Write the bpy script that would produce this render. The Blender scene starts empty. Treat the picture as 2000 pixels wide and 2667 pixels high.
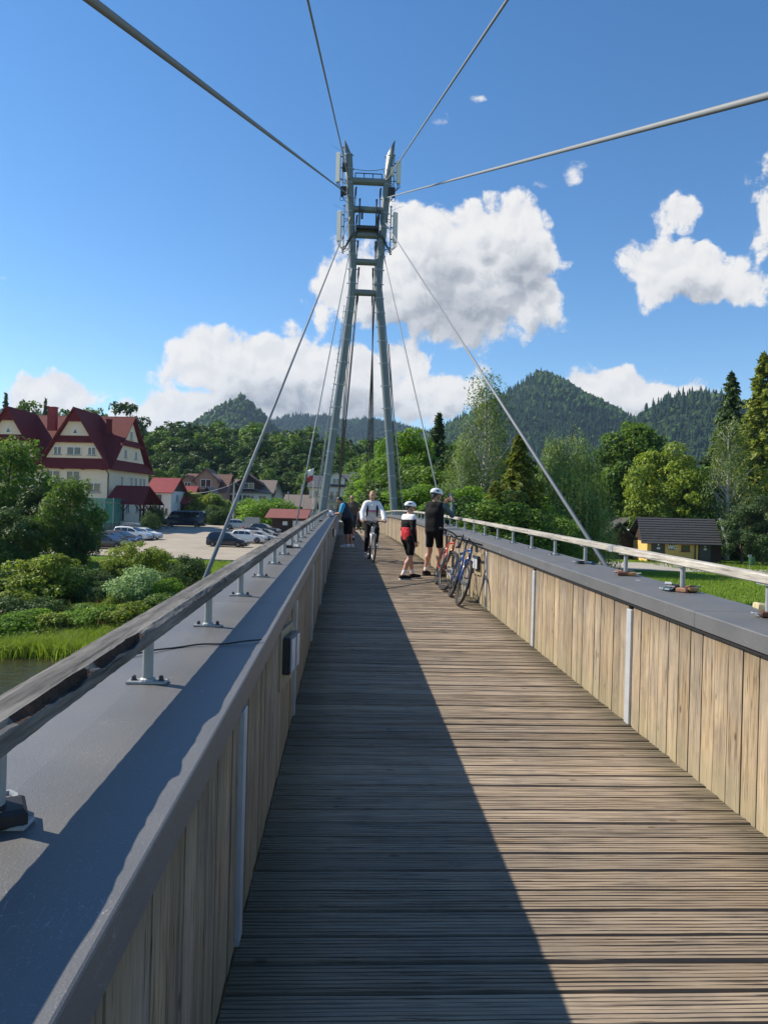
import bpy, bmesh, math, random
import numpy as np
from mathutils import Vector, Matrix

sc = bpy.context.scene
C = sc.collection
R = math.radians
rng = np.random.default_rng(7)
random.seed(7)

# ------------------------------------------------------------------ camera
YAW, PITCH, ROLL = 0.05127, -0.00142, 0.0262
FPX = 1849.0          # focal length in pixels of the 2000 px wide photograph
EYE = Vector((0.0, 0.0, 1.6))
def cam_matrix():
    cy, sy = math.cos(YAW), math.sin(YAW)
    A = Matrix(((cy, -sy, 0), (sy, cy, 0), (0, 0, 1)))
    cp, sp = math.cos(PITCH), math.sin(PITCH)
    B = Matrix(((1, 0, 0), (0, cp, sp), (0, -sp, cp)))
    cr, sr = math.cos(ROLL), math.sin(ROLL)
    Pm = Matrix(((1, 0, 0), (0, 0, -1), (0, 1, 0)))
    Cm = Matrix(((cr, -sr, 0), (sr, cr, 0), (0, 0, 1)))
    return Cm @ Pm @ B @ A
RC = cam_matrix()
cam = bpy.data.cameras.new('camera')
cam.sensor_fit = 'HORIZONTAL'
cam.sensor_width = 36.0
cam.lens = FPX / 2000.0 * 36.0
cam.clip_start = 0.05
cam.clip_end = 12000
camo = bpy.data.objects.new('camera', cam)
C.objects.link(camo)
camo.matrix_world = Matrix.Translation(EYE) @ (RC.transposed() @ Matrix(((1, 0, 0), (0, -1, 0), (0, 0, -1)))).to_4x4()
sc.camera = camo

def ray(u, v):
    return RC.transposed() @ Vector(((u - 1000) / FPX, (v - 1333.5) / FPX, 1.0))
def at_y(u, v, y):
    d = ray(u, v)
    return EYE + d * (y / d.y)
def at_z(u, v, z):
    d = ray(u, v)
    return EYE + d * ((z - EYE.z) / d.z)

# ------------------------------------------------------------------ light
SUN_AZ = R(20)      # sun stands to the left (-X), this far towards +Y
SUN_EL = R(41)
sun_dir = Vector((-math.cos(SUN_EL) * math.cos(SUN_AZ), math.cos(SUN_EL) * math.sin(SUN_AZ), math.sin(SUN_EL)))
sl = bpy.data.lights.new('sun', 'SUN')
sl.energy = 5.0
sl.angle = R(0.5)
sl.color = (1.0, 0.90, 0.75)
so = bpy.data.objects.new('sun', sl)
C.objects.link(so)
so.rotation_euler = sun_dir.to_track_quat('Z', 'Y').to_euler()

vs = sc.view_settings
vs.view_transform = 'Standard'
vs.look = 'None'
vs.exposure = 0.5
vs.gamma = 1.0
vs.use_curve_mapping = False
sc.cycles.max_bounces = 6
sc.cycles.diffuse_bounces = 2
sc.cycles.glossy_bounces = 3
sc.cycles.transmission_bounces = 4
sc.cycles.transparent_max_bounces = 8
sc.cycles.sample_clamp_indirect = 4.0

# ------------------------------------------------------------------ node helpers
class NT:
    def __init__(self, tree):
        self.t = tree
    def n(self, typ, **kw):
        nd = self.t.nodes.new(typ)
        ins = kw.pop('ins', None)
        for k, v in kw.items():
            setattr(nd, k, v)
        if ins:
            for k, v in ins.items():
                self.set(nd, k, v)
        return nd
    def set(self, nd, k, v):
        s = nd.inputs[k]
        if isinstance(v, bpy.types.NodeSocket):
            self.t.links.new(v, s)
        else:
            s.default_value = v
    def math(self, op, a, b=None, c=None, clamp=False):
        nd = self.t.nodes.new('ShaderNodeMath')
        nd.operation = op
        nd.use_clamp = clamp
        self.set(nd, 0, a)
        if b is not None: self.set(nd, 1, b)
        if c is not None: self.set(nd, 2, c)
        return nd.outputs[0]
    def vmath(self, op, a, b=None, s=None):
        nd = self.t.nodes.new('ShaderNodeVectorMath')
        nd.operation = op
        self.set(nd, 0, a)
        if b is not None: self.set(nd, 1, b)
        if s is not None: self.set(nd, 'Scale', s)
        return nd
    def noise(self, vec, scale, detail=4, rough=0.55, w=None, dist=0.0):
        nd = self.t.nodes.new('ShaderNodeTexNoise')
        nd.noise_dimensions = '4D' if w is not None else '3D'
        if vec is not None: self.set(nd, 'Vector', vec)
        nd.inputs['Scale'].default_value = scale
        nd.inputs['Detail'].default_value = detail
        nd.inputs['Roughness'].default_value = rough
        nd.inputs['Distortion'].default_value = dist
        if w is not None: self.set(nd, 'W', w)
        return nd.outputs['Fac']
    def ramp(self, fac, stops, interp='LINEAR'):
        nd = self.t.nodes.new('ShaderNodeValToRGB')
        cr = nd.color_ramp
        cr.interpolation = interp
        while len(cr.elements) < len(stops):
            cr.elements.new(0.5)
        for e, (p, c) in zip(cr.elements, stops):
            e.position = p
            e.color = (c[0], c[1], c[2], 1) if not isinstance(c, (int, float)) else (c, c, c, 1)
        self.set(nd, 'Fac', fac)
        return nd.outputs['Color']
    def mix(self, fac, a, b, mode='MIX'):
        nd = self.t.nodes.new('ShaderNodeMix')
        nd.data_type = 'RGBA'
        nd.blend_type = mode
        self.set(nd, 'Factor', fac)
        for nm, v in (('A', a), ('B', b)):
            s = [i for i in nd.inputs if i.name == nm and i.type == 'RGBA'][0]
            if isinstance(v, bpy.types.NodeSocket): self.t.links.new(v, s)
            else: s.default_value = (v[0], v[1], v[2], 1)
        return [o for o in nd.outputs if o.type == 'RGBA'][0]
    def smooth(self, x, a, b, lo=0.0, hi=1.0):
        nd = self.t.nodes.new('ShaderNodeMapRange')
        nd.interpolation_type = 'SMOOTHSTEP'
        self.set(nd, 'Value', x)
        self.set(nd, 'From Min', a); self.set(nd, 'From Max', b)
        self.set(nd, 'To Min', lo); self.set(nd, 'To Max', hi)
        return nd.outputs[0]
    def link(self, a, b):
        self.t.links.new(a, b)

# ------------------------------------------------------------------ world: Nishita sky with cumulus clouds
world = bpy.data.worlds.new('World')
sc.world = world
world.use_nodes = True
wt = world.node_tree
wt.nodes.clear()
W = NT(wt)
SKY_STRENGTH = 0.12
sky = W.n('ShaderNodeTexSky', sky_type='NISHITA')
sky.sun_disc = False
sky.sun_elevation = SUN_EL
sky.sun_rotation = math.atan2(sun_dir.x, sun_dir.y)
sky.altitude = 450
sky.air_density = 1.0
sky.dust_density = 0.05
sky.ozone_density = 1.6

# clouds: (tan azimuth, tan elevation) of centre, half sizes, tilt; read off the photograph as directions
def skydir(u, v):
    d = ray(u, v)
    return d.x / d.y, d.z / d.y
CLOUDS = [  # pixel centre, half width, half height, strength
    (1150, 735, 255, 140, 1.0), (1330, 640, 115, 130, 0.95), (1120, 630, 140, 90, 0.85), (985, 765, 150, 85, 0.9), (1370, 780, 95, 80, 0.75), (1240, 590, 80, 70, 0.6), (900, 770, 70, 60, 0.5),
    (690, 965, 240, 95, 1.0), (520, 910, 85, 45, 0.6), (900, 1005, 240, 95, 0.95), (1040, 940, 85, 60, 0.7), (1150, 1020, 140, 65, 0.7), (700, 1070, 270, 60, 0.85), (1240, 1000, 70, 45, 0.5),
    (1640, 1020, 150, 62, 0.95), (1530, 1015, 60, 45, 0.7), (1780, 1035, 95, 55, 0.8),
    (1770, 690, 150, 66, 0.75), (1690, 740, 60, 60, 0.45), (1880, 745, 110, 36, 0.45), (1775, 555, 64, 46, 0.55), (1720, 590, 30, 24, 0.22),
    (1990, 560, 30, 90, 0.26), (1905, 610, 22, 36, 0.12), (1400, 480, 42, 38, 0.2), (1490, 445, 42, 58, 0.2), (1165, 320, 60, 34, 0.2), (1250, 253, 42, 20, 0.1),
    (140, 1030, 120, 45, 0.8), (60, 1050, 70, 40, 0.6), (400, 1095, 120, 48, 0.8), (520, 1090, 110, 55, 0.6), (5, 718, 22, 12, 0.2), (1855, 970, 22, 12, 0.18),
]
BIG = [c for c in CLOUDS if c[2] * c[3] > 5500]
WISP = [c for c in CLOUDS if c[2] * c[3] < 2500]
MAIN = [c for c in CLOUDS if c[2] * c[3] >= 2500]
def shape_group(name, blobs, warp):
    """soft union of the cloud outlines"""
    grp = bpy.data.node_groups.new(name, 'ShaderNodeTree')
    grp.interface.new_socket('Vector', in_out='INPUT', socket_type='NodeSocketVector')
    grp.interface.new_socket('Shape', in_out='OUTPUT', socket_type='NodeSocketFloat')
    G = NT(grp)
    gi = G.n('NodeGroupInput'); go = G.n('NodeGroupOutput')
    pv = pv0 = gi.outputs[0]
    acc = None
    for i, (cu, cv, ru, rv, st) in enumerate(blobs):
        a, b = skydir(cu, cv)
        mp = G.n('ShaderNodeMapping', vector_type='POINT')
        su, sv = FPX / ru, FPX / rv
        mp.inputs['Scale'].default_value = (su, sv, 0)
        mp.inputs['Location'].default_value = (-a * su, -b * sv, 0)
        if i % 6 == 5:   # z is ignored by the mapping: this only keeps the evaluation in sequence
            pv = G.vmath('ADD', pv0, G.n('ShaderNodeCombineXYZ', ins={2: acc}).outputs[0]).outputs[0]
        G.link(pv, mp.inputs['Vector'])
        f = G.math('MULTIPLY_ADD', G.vmath('LENGTH', mp.outputs[0]).outputs['Value'], -0.42 if not warp else -st, (0.05 + st * 0.5) if not warp else st * 1.12)
        acc = f if acc is None else (G.math('SMOOTH_MAX', acc, f, 0.14) if ru * rv > 2500 else G.math('MAXIMUM', acc, f))
    G.link(acc, go.inputs['Shape'])
    return grp
tc = W.n('ShaderNodeTexCoord')
sep = W.n('ShaderNodeSeparateXYZ', ins={0: tc.outputs['Generated']})
yy = W.math('MAXIMUM', sep.outputs['Y'], 0.02)
cu = W.math('DIVIDE', sep.outputs['X'], yy)
cv = W.math('DIVIDE', sep.outputs['Z'], yy)
cvec = W.n('ShaderNodeCombineXYZ', ins={0: cu, 1: cv, 2: 0.0}).outputs[0]
wrp = W.n('ShaderNodeTexNoise', noise_dimensions='2D', ins={'Vector': cvec, 'Scale': 9.0, 'Detail': 3.0, 'Roughness': 0.6})
wv = W.vmath('SCALE', W.vmath('SUBTRACT', wrp.outputs['Color'], (0.5, 0.5, 0.5)).outputs[0], s=0.034).outputs[0]
pvec = W.vmath('ADD', cvec, wv).outputs[0]
def fbm(v):
    n1 = W.n('ShaderNodeTexNoise', noise_dimensions='2D', ins={'Vector': v, 'Scale': 13.0, 'Detail': 8.0, 'Roughness': 0.66}).outputs['Fac']
    n2 = W.n('ShaderNodeTexVoronoi', voronoi_dimensions='2D', ins={'Vector': v, 'Scale': 30.0}).outputs['Distance']
    return W.math('ADD', W.math('MULTIPLY', W.math('SUBTRACT', n1, 0.5), 1.35), W.math('MULTIPLY', W.math('SUBTRACT', 0.42, n2), 0.38))
g0 = W.n('ShaderNodeGroup', node_tree=shape_group('cloud_shape', MAIN, True)); W.link(pvec, g0.inputs[0])
b0 = fbm(pvec)
dens = W.math('ADD', g0.outputs[0], b0)
off = W.vmath('ADD', W.vmath('ADD', cvec, W.vmath('SCALE', wv, s=0.6).outputs[0]).outputs[0], (-0.022, 0.045, 0)).outputs[0]
off = W.vmath('ADD', off, W.n('ShaderNodeCombineXYZ', ins={2: dens}).outputs[0]).outputs[0]
g1 = W.n('ShaderNodeGroup', node_tree=shape_group('cloud_shape_big', BIG, True)); W.link(off, g1.inputs[0])
b1 = fbm(W.vmath('ADD', pvec, (-0.007, 0.011, 0)).outputs[0])
front = W.smooth(sep.outputs['Y'], 0.1, 0.3)
g2 = W.n('ShaderNodeGroup', node_tree=shape_group('cloud_wisps', WISP, False))
W.link(W.vmath('ADD', W.vmath('ADD', cvec, W.vmath('SCALE', wv, s=0.7).outputs[0]).outputs[0], W.n('ShaderNodeCombineXYZ', ins={2: g1.outputs[0]}).outputs[0]).outputs[0], g2.inputs[0])
veil = W.smooth(W.math('ADD', g2.outputs[0], W.math('MULTIPLY', b0, 1.05)), 0.0, 0.36, 0.0, 0.92)
alpha = W.math('MULTIPLY', W.math('MAXIMUM', W.smooth(dens, -0.08, 0.17), veil), front)
thick = W.smooth(W.math('ADD', g1.outputs[0], W.math('MULTIPLY', b0, 0.35)), 0.0, 0.95)
relief = W.smooth(W.math('SUBTRACT', b1, b0), -0.20, 0.24)
shade = W.math('ADD', W.math('MULTIPLY', thick, 0.66), W.math('MULTIPLY', relief, 0.36), clamp=True)
ccol = W.ramp(shade, [(0.0, (0.98, 0.97, 0.96)), (0.35, (0.86, 0.87, 0.89)), (0.68, (0.58, 0.61, 0.66)), (1.0, (0.38, 0.42, 0.48))])
ccol = W.vmath('SCALE', ccol, s=0.66 / SKY_STRENGTH).outputs[0]
hs = W.n('ShaderNodeHueSaturation', ins={'Color': sky.outputs[0], 'Hue': 0.501, 'Saturation': 1.27, 'Value': 1.0})
fin = W.mix(alpha, hs.outputs[0], ccol)
bg = W.n('ShaderNodeBackground', ins={'Color': fin, 'Strength': SKY_STRENGTH})
wo = W.n('ShaderNodeOutputWorld')
W.link(bg.outputs[0], wo.inputs['Surface'])
# ------------------------------------------------------------------ object helpers
def tag(o, label=None, cat=None, group=None, kind=None):
    if label: o['label'] = label
    if cat: o['category'] = cat
    if group: o['group'] = group
    if kind: o['kind'] = kind
    return o
def thing(name, label, cat, loc=(0, 0, 0), rotz=0.0, group=None):
    o = bpy.data.objects.new(name, None)
    o.empty_display_size = 0.2
    C.objects.link(o)
    o.location = loc
    o.rotation_euler = (0, 0, rotz)
    return tag(o, label, cat, group)
def mk(name, verts, faces, mat, parent=None, smooth=False, loc=None, rot=None):
    me = bpy.data.meshes.new(name)
    if isinstance(verts, np.ndarray): verts = verts.tolist()
    me.from_pydata(verts, [], faces)
    return mobj(name, me, mat, parent, smooth, loc, rot)
def mobj(name, me, mat, parent=None, smooth=False, loc=None, rot=None):
    if mat is not None and not me.materials:
        for m in (mat if isinstance(mat, (list, tuple)) else [mat]): me.materials.append(m)
    if smooth:
        me.polygons.foreach_set('use_smooth', [True] * len(me.polygons))
    o = bpy.data.objects.new(name, me)
    C.objects.link(o)
    if parent is not None: o.parent = parent
    if loc is not None: o.location = loc
    if rot is not None: o.rotation_euler = rot
    return o
def copy_tree(o, parent=None):
    c = o.copy()
    C.objects.link(c)
    c.parent = parent
    for ch in o.children: copy_tree(ch, c)
    return c
def np_mesh(name, V, F, smooth=False, attrs=None):
    """fast mesh from arrays: V (n,3), F (m,k) all the same size"""
    me = bpy.data.meshes.new(name)
    V = np.asarray(V, np.float32); F = np.asarray(F, np.int32)
    m, k = F.shape
    me.vertices.add(len(V)); me.loops.add(m * k); me.polygons.add(m)
    me.vertices.foreach_set('co', V.ravel())
    me.loops.foreach_set('vertex_index', F.ravel())
    me.polygons.foreach_set('loop_start', np.arange(0, m * k, k, dtype=np.int32))
    if smooth: me.polygons.foreach_set('use_smooth', np.ones(m, bool))
    me.update(calc_edges=True)
    if attrs is not None:
        for nm, a in attrs.items():
            at = me.attributes.new(nm, 'FLOAT', 'FACE')
            at.data.foreach_set('value', np.asarray(a, np.float32))
    return me

class MB:
    def __init__(self): self.v = []; self.f = []
    def add(self, vs, fs, M=None):
        b = len(self.v)
        if M is not None: vs = [tuple(M @ Vector(p)) for p in vs]
        self.v += [tuple(p) for p in vs]
        self.f += [tuple(i + b for i in f) for f in fs]
        return self
    def box(self, c, s, rz=0.0, M=None, bev=0.0):
        x, y, z = s[0] / 2, s[1] / 2, s[2] / 2
        mm = Matrix.Translation(c) @ Matrix.Rotation(rz, 4, 'Z')
        if M is not None: mm = M @ mm
        if bev <= 0:
            vs = [(a, b, d) for d in (-z, z) for a, b in ((-x, -y), (x, -y), (x, y), (-x, y))]
            fs = [(3, 2, 1, 0), (4, 5, 6, 7), (0, 1, 5, 4), (1, 2, 6, 5), (2, 3, 7, 6), (3, 0, 4, 7)]
        else:
            b = bev
            ring = lambda ix, iy, zz: [(-x + ix, -y + iy, zz), (x - ix, -y + iy, zz), (x - ix, y - iy, zz), (-x + ix, y - iy, zz)]
            vs = ring(b, b, -z) + ring(0, 0, -z + b) + ring(0, 0, z - b) + ring(b, b, z)
            fs = [(3, 2, 1, 0), (12, 13, 14, 15)]
            for k in range(3):
                for i in range(4):
                    j = (i + 1) % 4
                    fs.append((k * 4 + i, k * 4 + j, k * 4 + 4 + j, k * 4 + 4 + i))
        return self.add(vs, fs, mm)
    def poly(self, pts, d, M=None):
        """extrude the polygon pts (list of 3-d points) by the vector d"""
        n = len(pts)
        d = Vector(d)
        vs = [tuple(p) for p in pts] + [tuple(Vector(p) + d) for p in pts]
        fs = [tuple(range(n - 1, -1, -1)), tuple(range(n, 2 * n))] + [(i, (i + 1) % n, n + (i + 1) % n, n + i) for i in range(n)]
        return self.add(vs, fs, M)
    def tube(self, pts, r, n=8, cap=True, M=None, closed=False):
        pts = [Vector(p) for p in pts]
        k = len(pts)
        rs = r if isinstance(r, (list, tuple)) else [r] * k
        vs = []; fs = []
        pu = None
        for i, p in enumerate(pts):
            if closed: t = pts[(i + 1) % k] - pts[i - 1]
            else: t = pts[min(i + 1, k - 1)] - pts[max(i - 1, 0)]
            t.normalize()
            if pu is None:
                a = Vector((0, 0, 1)) if abs(t.z) < 0.9 else Vector((1, 0, 0))
                u = t.cross(a).normalized()
            else:
                u = (pu - t * pu.dot(t)).normalized()
            pu = u
            w = t.cross(u)
            for j in range(n):
                a = 2 * math.pi * j / n
                vs.append(tuple(p + (u * math.cos(a) + w * math.sin(a)) * rs[i]))
        for i in range(k if closed else k - 1):
            i2 = (i + 1) % k
            for j in range(n):
                j2 = (j + 1) % n
                fs.append((i * n + j, i * n + j2, i2 * n + j2, i2 * n + j))
        if cap and not closed:
            fs.append(tuple(range(n - 1, -1, -1)))
            fs.append(tuple((k - 1) * n + j for j in range(n)))
        return self.add(vs, fs, M)
    def lathe(self, prof, n=16, M=None):
        """profile [(r,z)] about Z"""
        vs = []; fs = []
        for (r, z) in prof:
            for j in range(n):
                a = 2 * math.pi * j / n
                vs.append((r * math.cos(a), r * math.sin(a), z))
        for i in range(len(prof) - 1):
            for j in range(n):
                j2 = (j + 1) % n
                fs.append((i * n + j, i * n + j2, (i + 1) * n + j2, (i + 1) * n + j))
        fs.append(tuple(range(n - 1, -1, -1)))
        fs.append(tuple((len(prof) - 1) * n + j for j in range(n)))
        return self.add(vs, fs, M)
    def ell(self, c, r, n=12, m=8, M=None):
        vs = [(c[0], c[1], c[2] - r[2])]; fs = []
        for i in range(1, m):
            t = math.pi * i / m - math.pi / 2
            for j in range(n):
                a = 2 * math.pi * j / n
                vs.append((c[0] + r[0] * math.cos(t) * math.cos(a), c[1] + r[1] * math.cos(t) * math.sin(a), c[2] + r[2] * math.sin(t)))
        vs.append((c[0], c[1], c[2] + r[2]))
        for j in range(n): fs.append((0, 1 + (j + 1) % n, 1 + j))
        for i in range(m - 2):
            for j in range(n):
                j2 = (j + 1) % n
                fs.append((1 + i * n + j, 1 + i * n + j2, 1 + (i + 1) * n + j2, 1 + (i + 1) * n + j))
        e = len(vs) - 1; b = 1 + (m - 2) * n
        for j in range(n): fs.append((b + j, b + (j + 1) % n, e))
        return self.add(vs, fs, M)
    def mesh(self, name):
        me = bpy.data.meshes.new(name)
        me.from_pydata(self.v, [], self.f)
        return me
    def build(self, name, mat, parent=None, smooth=False, loc=None, rot=None):
        return mobj(name, self.mesh(name), mat, parent, smooth, loc, rot)
def loft(fn, nu, nv, close_v=False):
    """grid surface from fn(u,v) with u,v in 0..1"""
    vs = [fn(i / nu, j / nv) for i in range(nu + 1) for j in range(nv + 1)]
    fs = [(i * (nv + 1) + j, (i + 1) * (nv + 1) + j, (i + 1) * (nv + 1) + j + 1, i * (nv + 1) + j + 1) for i in range(nu) for j in range(nv)]
    return vs, fs

# ------------------------------------------------------------------ materials
MATS = {}
def newmat(name):
    m = bpy.data.materials.new(name)
    m.use_nodes = True
    t = m.node_tree
    t.nodes.clear()
    T = NT(t)
    out = T.n('ShaderNodeOutputMaterial')
    b = T.n('ShaderNodeBsdfPrincipled')
    T.link(b.outputs[0], out.inputs[0])
    MATS[name] = m
    return m, T, b, out
def scaled(c, k): return tuple(min(1.0, x * k) for x in c)
def pm(name, col, rough=0.6, var=0.15, scale=6.0, metal=0.0, bump=0.0, bscale=None, dirt=None, spec=0.5, rnd=0.0, coat=0.0):
    """plain procedural surface: base colour with noise variation, optional bump, optional wear/dirt colour"""
    m, T, b, out = newmat(name)
    tc = T.n('ShaderNodeTexCoord').outputs['Object']
    n = T.noise(tc, scale, 5, 0.6)
    c = T.ramp(n, [(0.25, scaled(col, 1 - var)), (0.75, scaled(col, 1 + var))])
    if dirt is not None:
        d = T.smooth(T.noise(tc, scale * 0.37, 6, 0.65), 0.5, 0.72)
        c = T.mix(T.math('MULTIPLY', d, dirt[1]), c, dirt[0])
    if rnd:
        oi = T.n('ShaderNodeObjectInfo').outputs['Random']
        c = T.vmath('SCALE', c, s=T.math('ADD', 1 - rnd, T.math('MULTIPLY', oi, 2 * rnd))).outputs[0]
    T.set(b, 'Base Color', c)
    b.inputs['Roughness'].default_value = rough
    b.inputs['Metallic'].default_value = metal
    b.inputs['Specular IOR Level'].default_value = spec
    if coat:
        b.inputs['Coat Weight'].default_value = coat
        b.inputs['Coat Roughness'].default_value = 0.05
    if bump:
        bn = T.noise(tc, bscale or scale * 4, 4, 0.6)
        bp = T.n('ShaderNodeBump', ins={'Strength': bump, 'Distance': 0.02, 'Height': bn})
        T.link(bp.outputs[0], b.inputs['Normal'])
    return m
def wood(name, c_dark, c_mid, c_light, axis, rough=0.85, scale=1.0, knots=True, rnd=0.22, stains=(), grey=0.0, bump=0.6, crk=0.63):
    """weathered board: grain, cracks and knots run along the local axis; every board differs by its random number"""
    m, T, b, out = newmat(name)
    tc = T.n('ShaderNodeTexCoord').outputs['Object']
    oi = T.n('ShaderNodeObjectInfo').outputs['Random']
    w = T.math('MULTIPLY', oi, 57.0)
    pick = lambda l, x: {'X': (l, x, x), 'Y': (x, l, x), 'Z': (x, x, l)}[axis]
    def stretched(l, x, det, rg, dist=0.0):
        mp = T.n('ShaderNodeMapping', ins={'Vector': tc, 'Scale': pick(l * scale, x * scale)})
        return T.noise(mp.outputs[0], 1.0, det, rg, w=w, dist=dist)
    g1 = stretched(1.3, 26, 5, 0.6, 0.4)
    g2 = stretched(5.0, 95, 3, 0.6)
    blot = T.noise(tc, 3.2 * scale, 4, 0.6, w=w)
    g = T.math('ADD', T.math('MULTIPLY', g1, 0.58), T.math('MULTIPLY', g2, 0.42))
    c = T.ramp(g, [(0.36, c_dark), (0.47, c_mid), (0.60, c_light)])
    gr = tuple([0.33 * sum(c_mid) * 0.95] * 3)
    if grey:
        c = T.mix(T.math('MULTIPLY', T.smooth(blot, 0.35, 0.7), grey), c, gr)
        c = T.mix(T.math('MULTIPLY', T.math('FRACT', T.math('MULTIPLY', oi, 7.31)), grey * 0.7), c, gr)
    c = T.mix(T.smooth(blot, 0.50, 0.78, 0.0, 0.6), c, scaled(c_mid, 0.55))
    crack = stretched(4.2, 120, 2, 0.5)
    ck = T.smooth(crack, crk, crk + 0.07, 0.0, 0.85)
    c = T.mix(ck, c, scaled(c_dark, 0.35))
    if knots:
        km = T.n('ShaderNodeMapping', ins={'Vector': T.vmath('ADD', tc, T.n('ShaderNodeCombineXYZ', ins={0: w, 1: w, 2: w}).outputs[0]).outputs[0], 'Scale': pick(4.5, 10)})
        vo = T.n('ShaderNodeTexVoronoi', ins={'Vector': km.outputs[0], 'Scale': 1.0})
        has = T.math('GREATER_THAN', T.n('ShaderNodeSeparateXYZ', ins={0: vo.outputs['Color']}).outputs[0], 0.62)
        kn = T.math('MULTIPLY', T.smooth(vo.outputs['Distance'], 0.05, 0.15, 0.7, 0.0), has)
        c = T.mix(kn, c, scaled(c_dark, 0.45))
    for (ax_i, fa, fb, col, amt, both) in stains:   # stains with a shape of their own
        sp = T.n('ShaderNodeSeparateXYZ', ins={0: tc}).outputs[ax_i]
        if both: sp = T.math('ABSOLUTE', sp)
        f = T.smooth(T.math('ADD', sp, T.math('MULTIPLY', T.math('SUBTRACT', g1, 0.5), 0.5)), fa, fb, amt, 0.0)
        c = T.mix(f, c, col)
    c = T.vmath('SCALE', c, s=T.math('ADD', 1 - rnd, T.math('MULTIPLY', oi, 2 * rnd))).outputs[0]
    T.set(b, 'Base Color', c)
    b.inputs['Roughness'].default_value = rough
    b.inputs['Specular IOR Level'].default_value = 0.2
    bp = T.n('ShaderNodeBump', ins={'Strength': bump, 'Distance': 0.008, 'Height': T.math('SUBTRACT', g, T.math('MULTIPLY', ck, 0.4))})
    T.link(bp.outputs[0], b.inputs['Normal'])
    return m
def leafmat(name, c1, c2, c3, trans=0.35, rough=0.55, spec=0.25):
    """foliage: per-leaf and per-plant variation, some light passing through"""
    m = bpy.data.materials.new(name)
    m.use_nodes = True
    t = m.node_tree; t.nodes.clear(); T = NT(t)
    out = T.n('ShaderNodeOutputMaterial')
    at = T.n('ShaderNodeAttribute', attribute_name='rnd').outputs['Fac']
    oi = T.n('ShaderNodeObjectInfo').outputs['Random']
    tc = T.n('ShaderNodeTexCoord').outputs['Object']
    n = T.noise(tc, 0.55, 3, 0.6)
    f = T.math('ADD', T.math('MULTIPLY', at, 0.62), T.math('MULTIPLY', n, 0.5))
    c = T.ramp(f, [(0.18, c1), (0.5, c2), (0.9, c3)])
    c = T.vmath('SCALE', c, s=T.math('ADD', 0.78, T.math('MULTIPLY', oi, 0.44))).outputs[0]
    b = T.n('ShaderNodeBsdfPrincipled', ins={'Base Color': c, 'Roughness': rough, 'Specular IOR Level': spec})
    tr = T.n('ShaderNodeBsdfTranslucent', ins={'Color': T.mix(0.5, c, (c3[0] * 1.1, c3[1] * 1.15, c3[2] * 0.6))})
    mx = T.n('ShaderNodeMixShader', ins={0: trans, 1: b.outputs[0], 2: tr.outputs[0]})
    T.link(mx.outputs[0], out.inputs[0])
    MATS[name] = m
    return m
def glass(name, col=(0.02, 0.025, 0.03), rough=0.06):
    return pm(name, col, rough, 0.2, 2.0, spec=0.9)

M = MATS
pm('steel', (0.42, 0.43, 0.43), 0.42, 0.12, 9, 0.75, bump=0.05)
pm('galv', (0.30, 0.32, 0.335), 0.5, 0.16, 14, 0.25, bump=0.05)
pm('dark_metal', (0.03, 0.032, 0.036), 0.45, 0.2, 10)
pm('black_rubber', (0.016, 0.016, 0.017), 0.75, 0.2, 12)
pm('black_plastic', (0.02, 0.02, 0.022), 0.4, 0.2, 10)
pm('white_paint', (0.78, 0.78, 0.76), 0.4, 0.05, 5)
pm('rope_steel', (0.22, 0.235, 0.25), 0.6, 0.06, 2, 0.0, spec=0.3)
pm('dark_cable', (0.018, 0.019, 0.022), 0.6, 0.2, 20)
pm('pylon_paint', (0.150, 0.185, 0.192), 0.40, 0.06, 2.5, spec=0.5, dirt=((0.12, 0.13, 0.12), 0.25))
pm('band_metal', (0.27, 0.30, 0.31), 0.4, 0.1, 5, 0.4)
pm('antenna', (0.62, 0.63, 0.60), 0.5, 0.05, 3, dirt=((0.4, 0.38, 0.33), 0.3))
glass('glass')
glass('window_glass', (0.035, 0.042, 0.048), 0.1)
# ------------------------------------------------------------------ bridge geometry
XL, XR = -0.356, 2.073          # inner faces of the two parapets
HF, HC = 0.881, 0.976           # underside and top of the sheet cap above the deck
BC = -0.0001                    # slight plan curve
Y0, Y1 = -3.0, 82.0
ZA, ZB, ZE = 0.0205587, 3.57345e-05, -7.84247e-06
def zdeck(y):
    if y < 44.0: return ZA * y + ZB * y * y + ZE * y ** 3
    return ZA * 44 + ZB * 44 ** 2 + ZE * 44 ** 3 + (ZA + 88 * ZB + 3 * ZE * 44 ** 2) * (y - 44)
def xoff(y): return BC * y * y
def slope(y): return (zdeck(y + 0.05) - zdeck(y - 0.05)) / 0.1

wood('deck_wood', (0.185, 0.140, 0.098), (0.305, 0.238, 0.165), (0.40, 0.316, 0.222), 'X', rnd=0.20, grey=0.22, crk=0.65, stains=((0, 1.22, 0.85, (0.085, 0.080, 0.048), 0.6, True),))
wood('board_wood', (0.080, 0.056, 0.035), (0.315, 0.234, 0.138), (0.47, 0.365, 0.232), 'Z', rnd=0.17, grey=0.36,
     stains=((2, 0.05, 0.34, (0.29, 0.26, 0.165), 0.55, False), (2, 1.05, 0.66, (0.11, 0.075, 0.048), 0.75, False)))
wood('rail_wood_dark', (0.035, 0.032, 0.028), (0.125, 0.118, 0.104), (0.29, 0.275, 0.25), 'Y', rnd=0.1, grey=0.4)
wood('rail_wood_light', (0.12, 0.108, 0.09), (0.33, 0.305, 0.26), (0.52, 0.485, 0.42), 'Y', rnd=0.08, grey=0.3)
pm('rotten_wood', (0.045, 0.024, 0.014), 0.95, 0.7, 30, bump=0.8, bscale=90, dirt=((0.20, 0.075, 0.03), 0.6))
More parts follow.
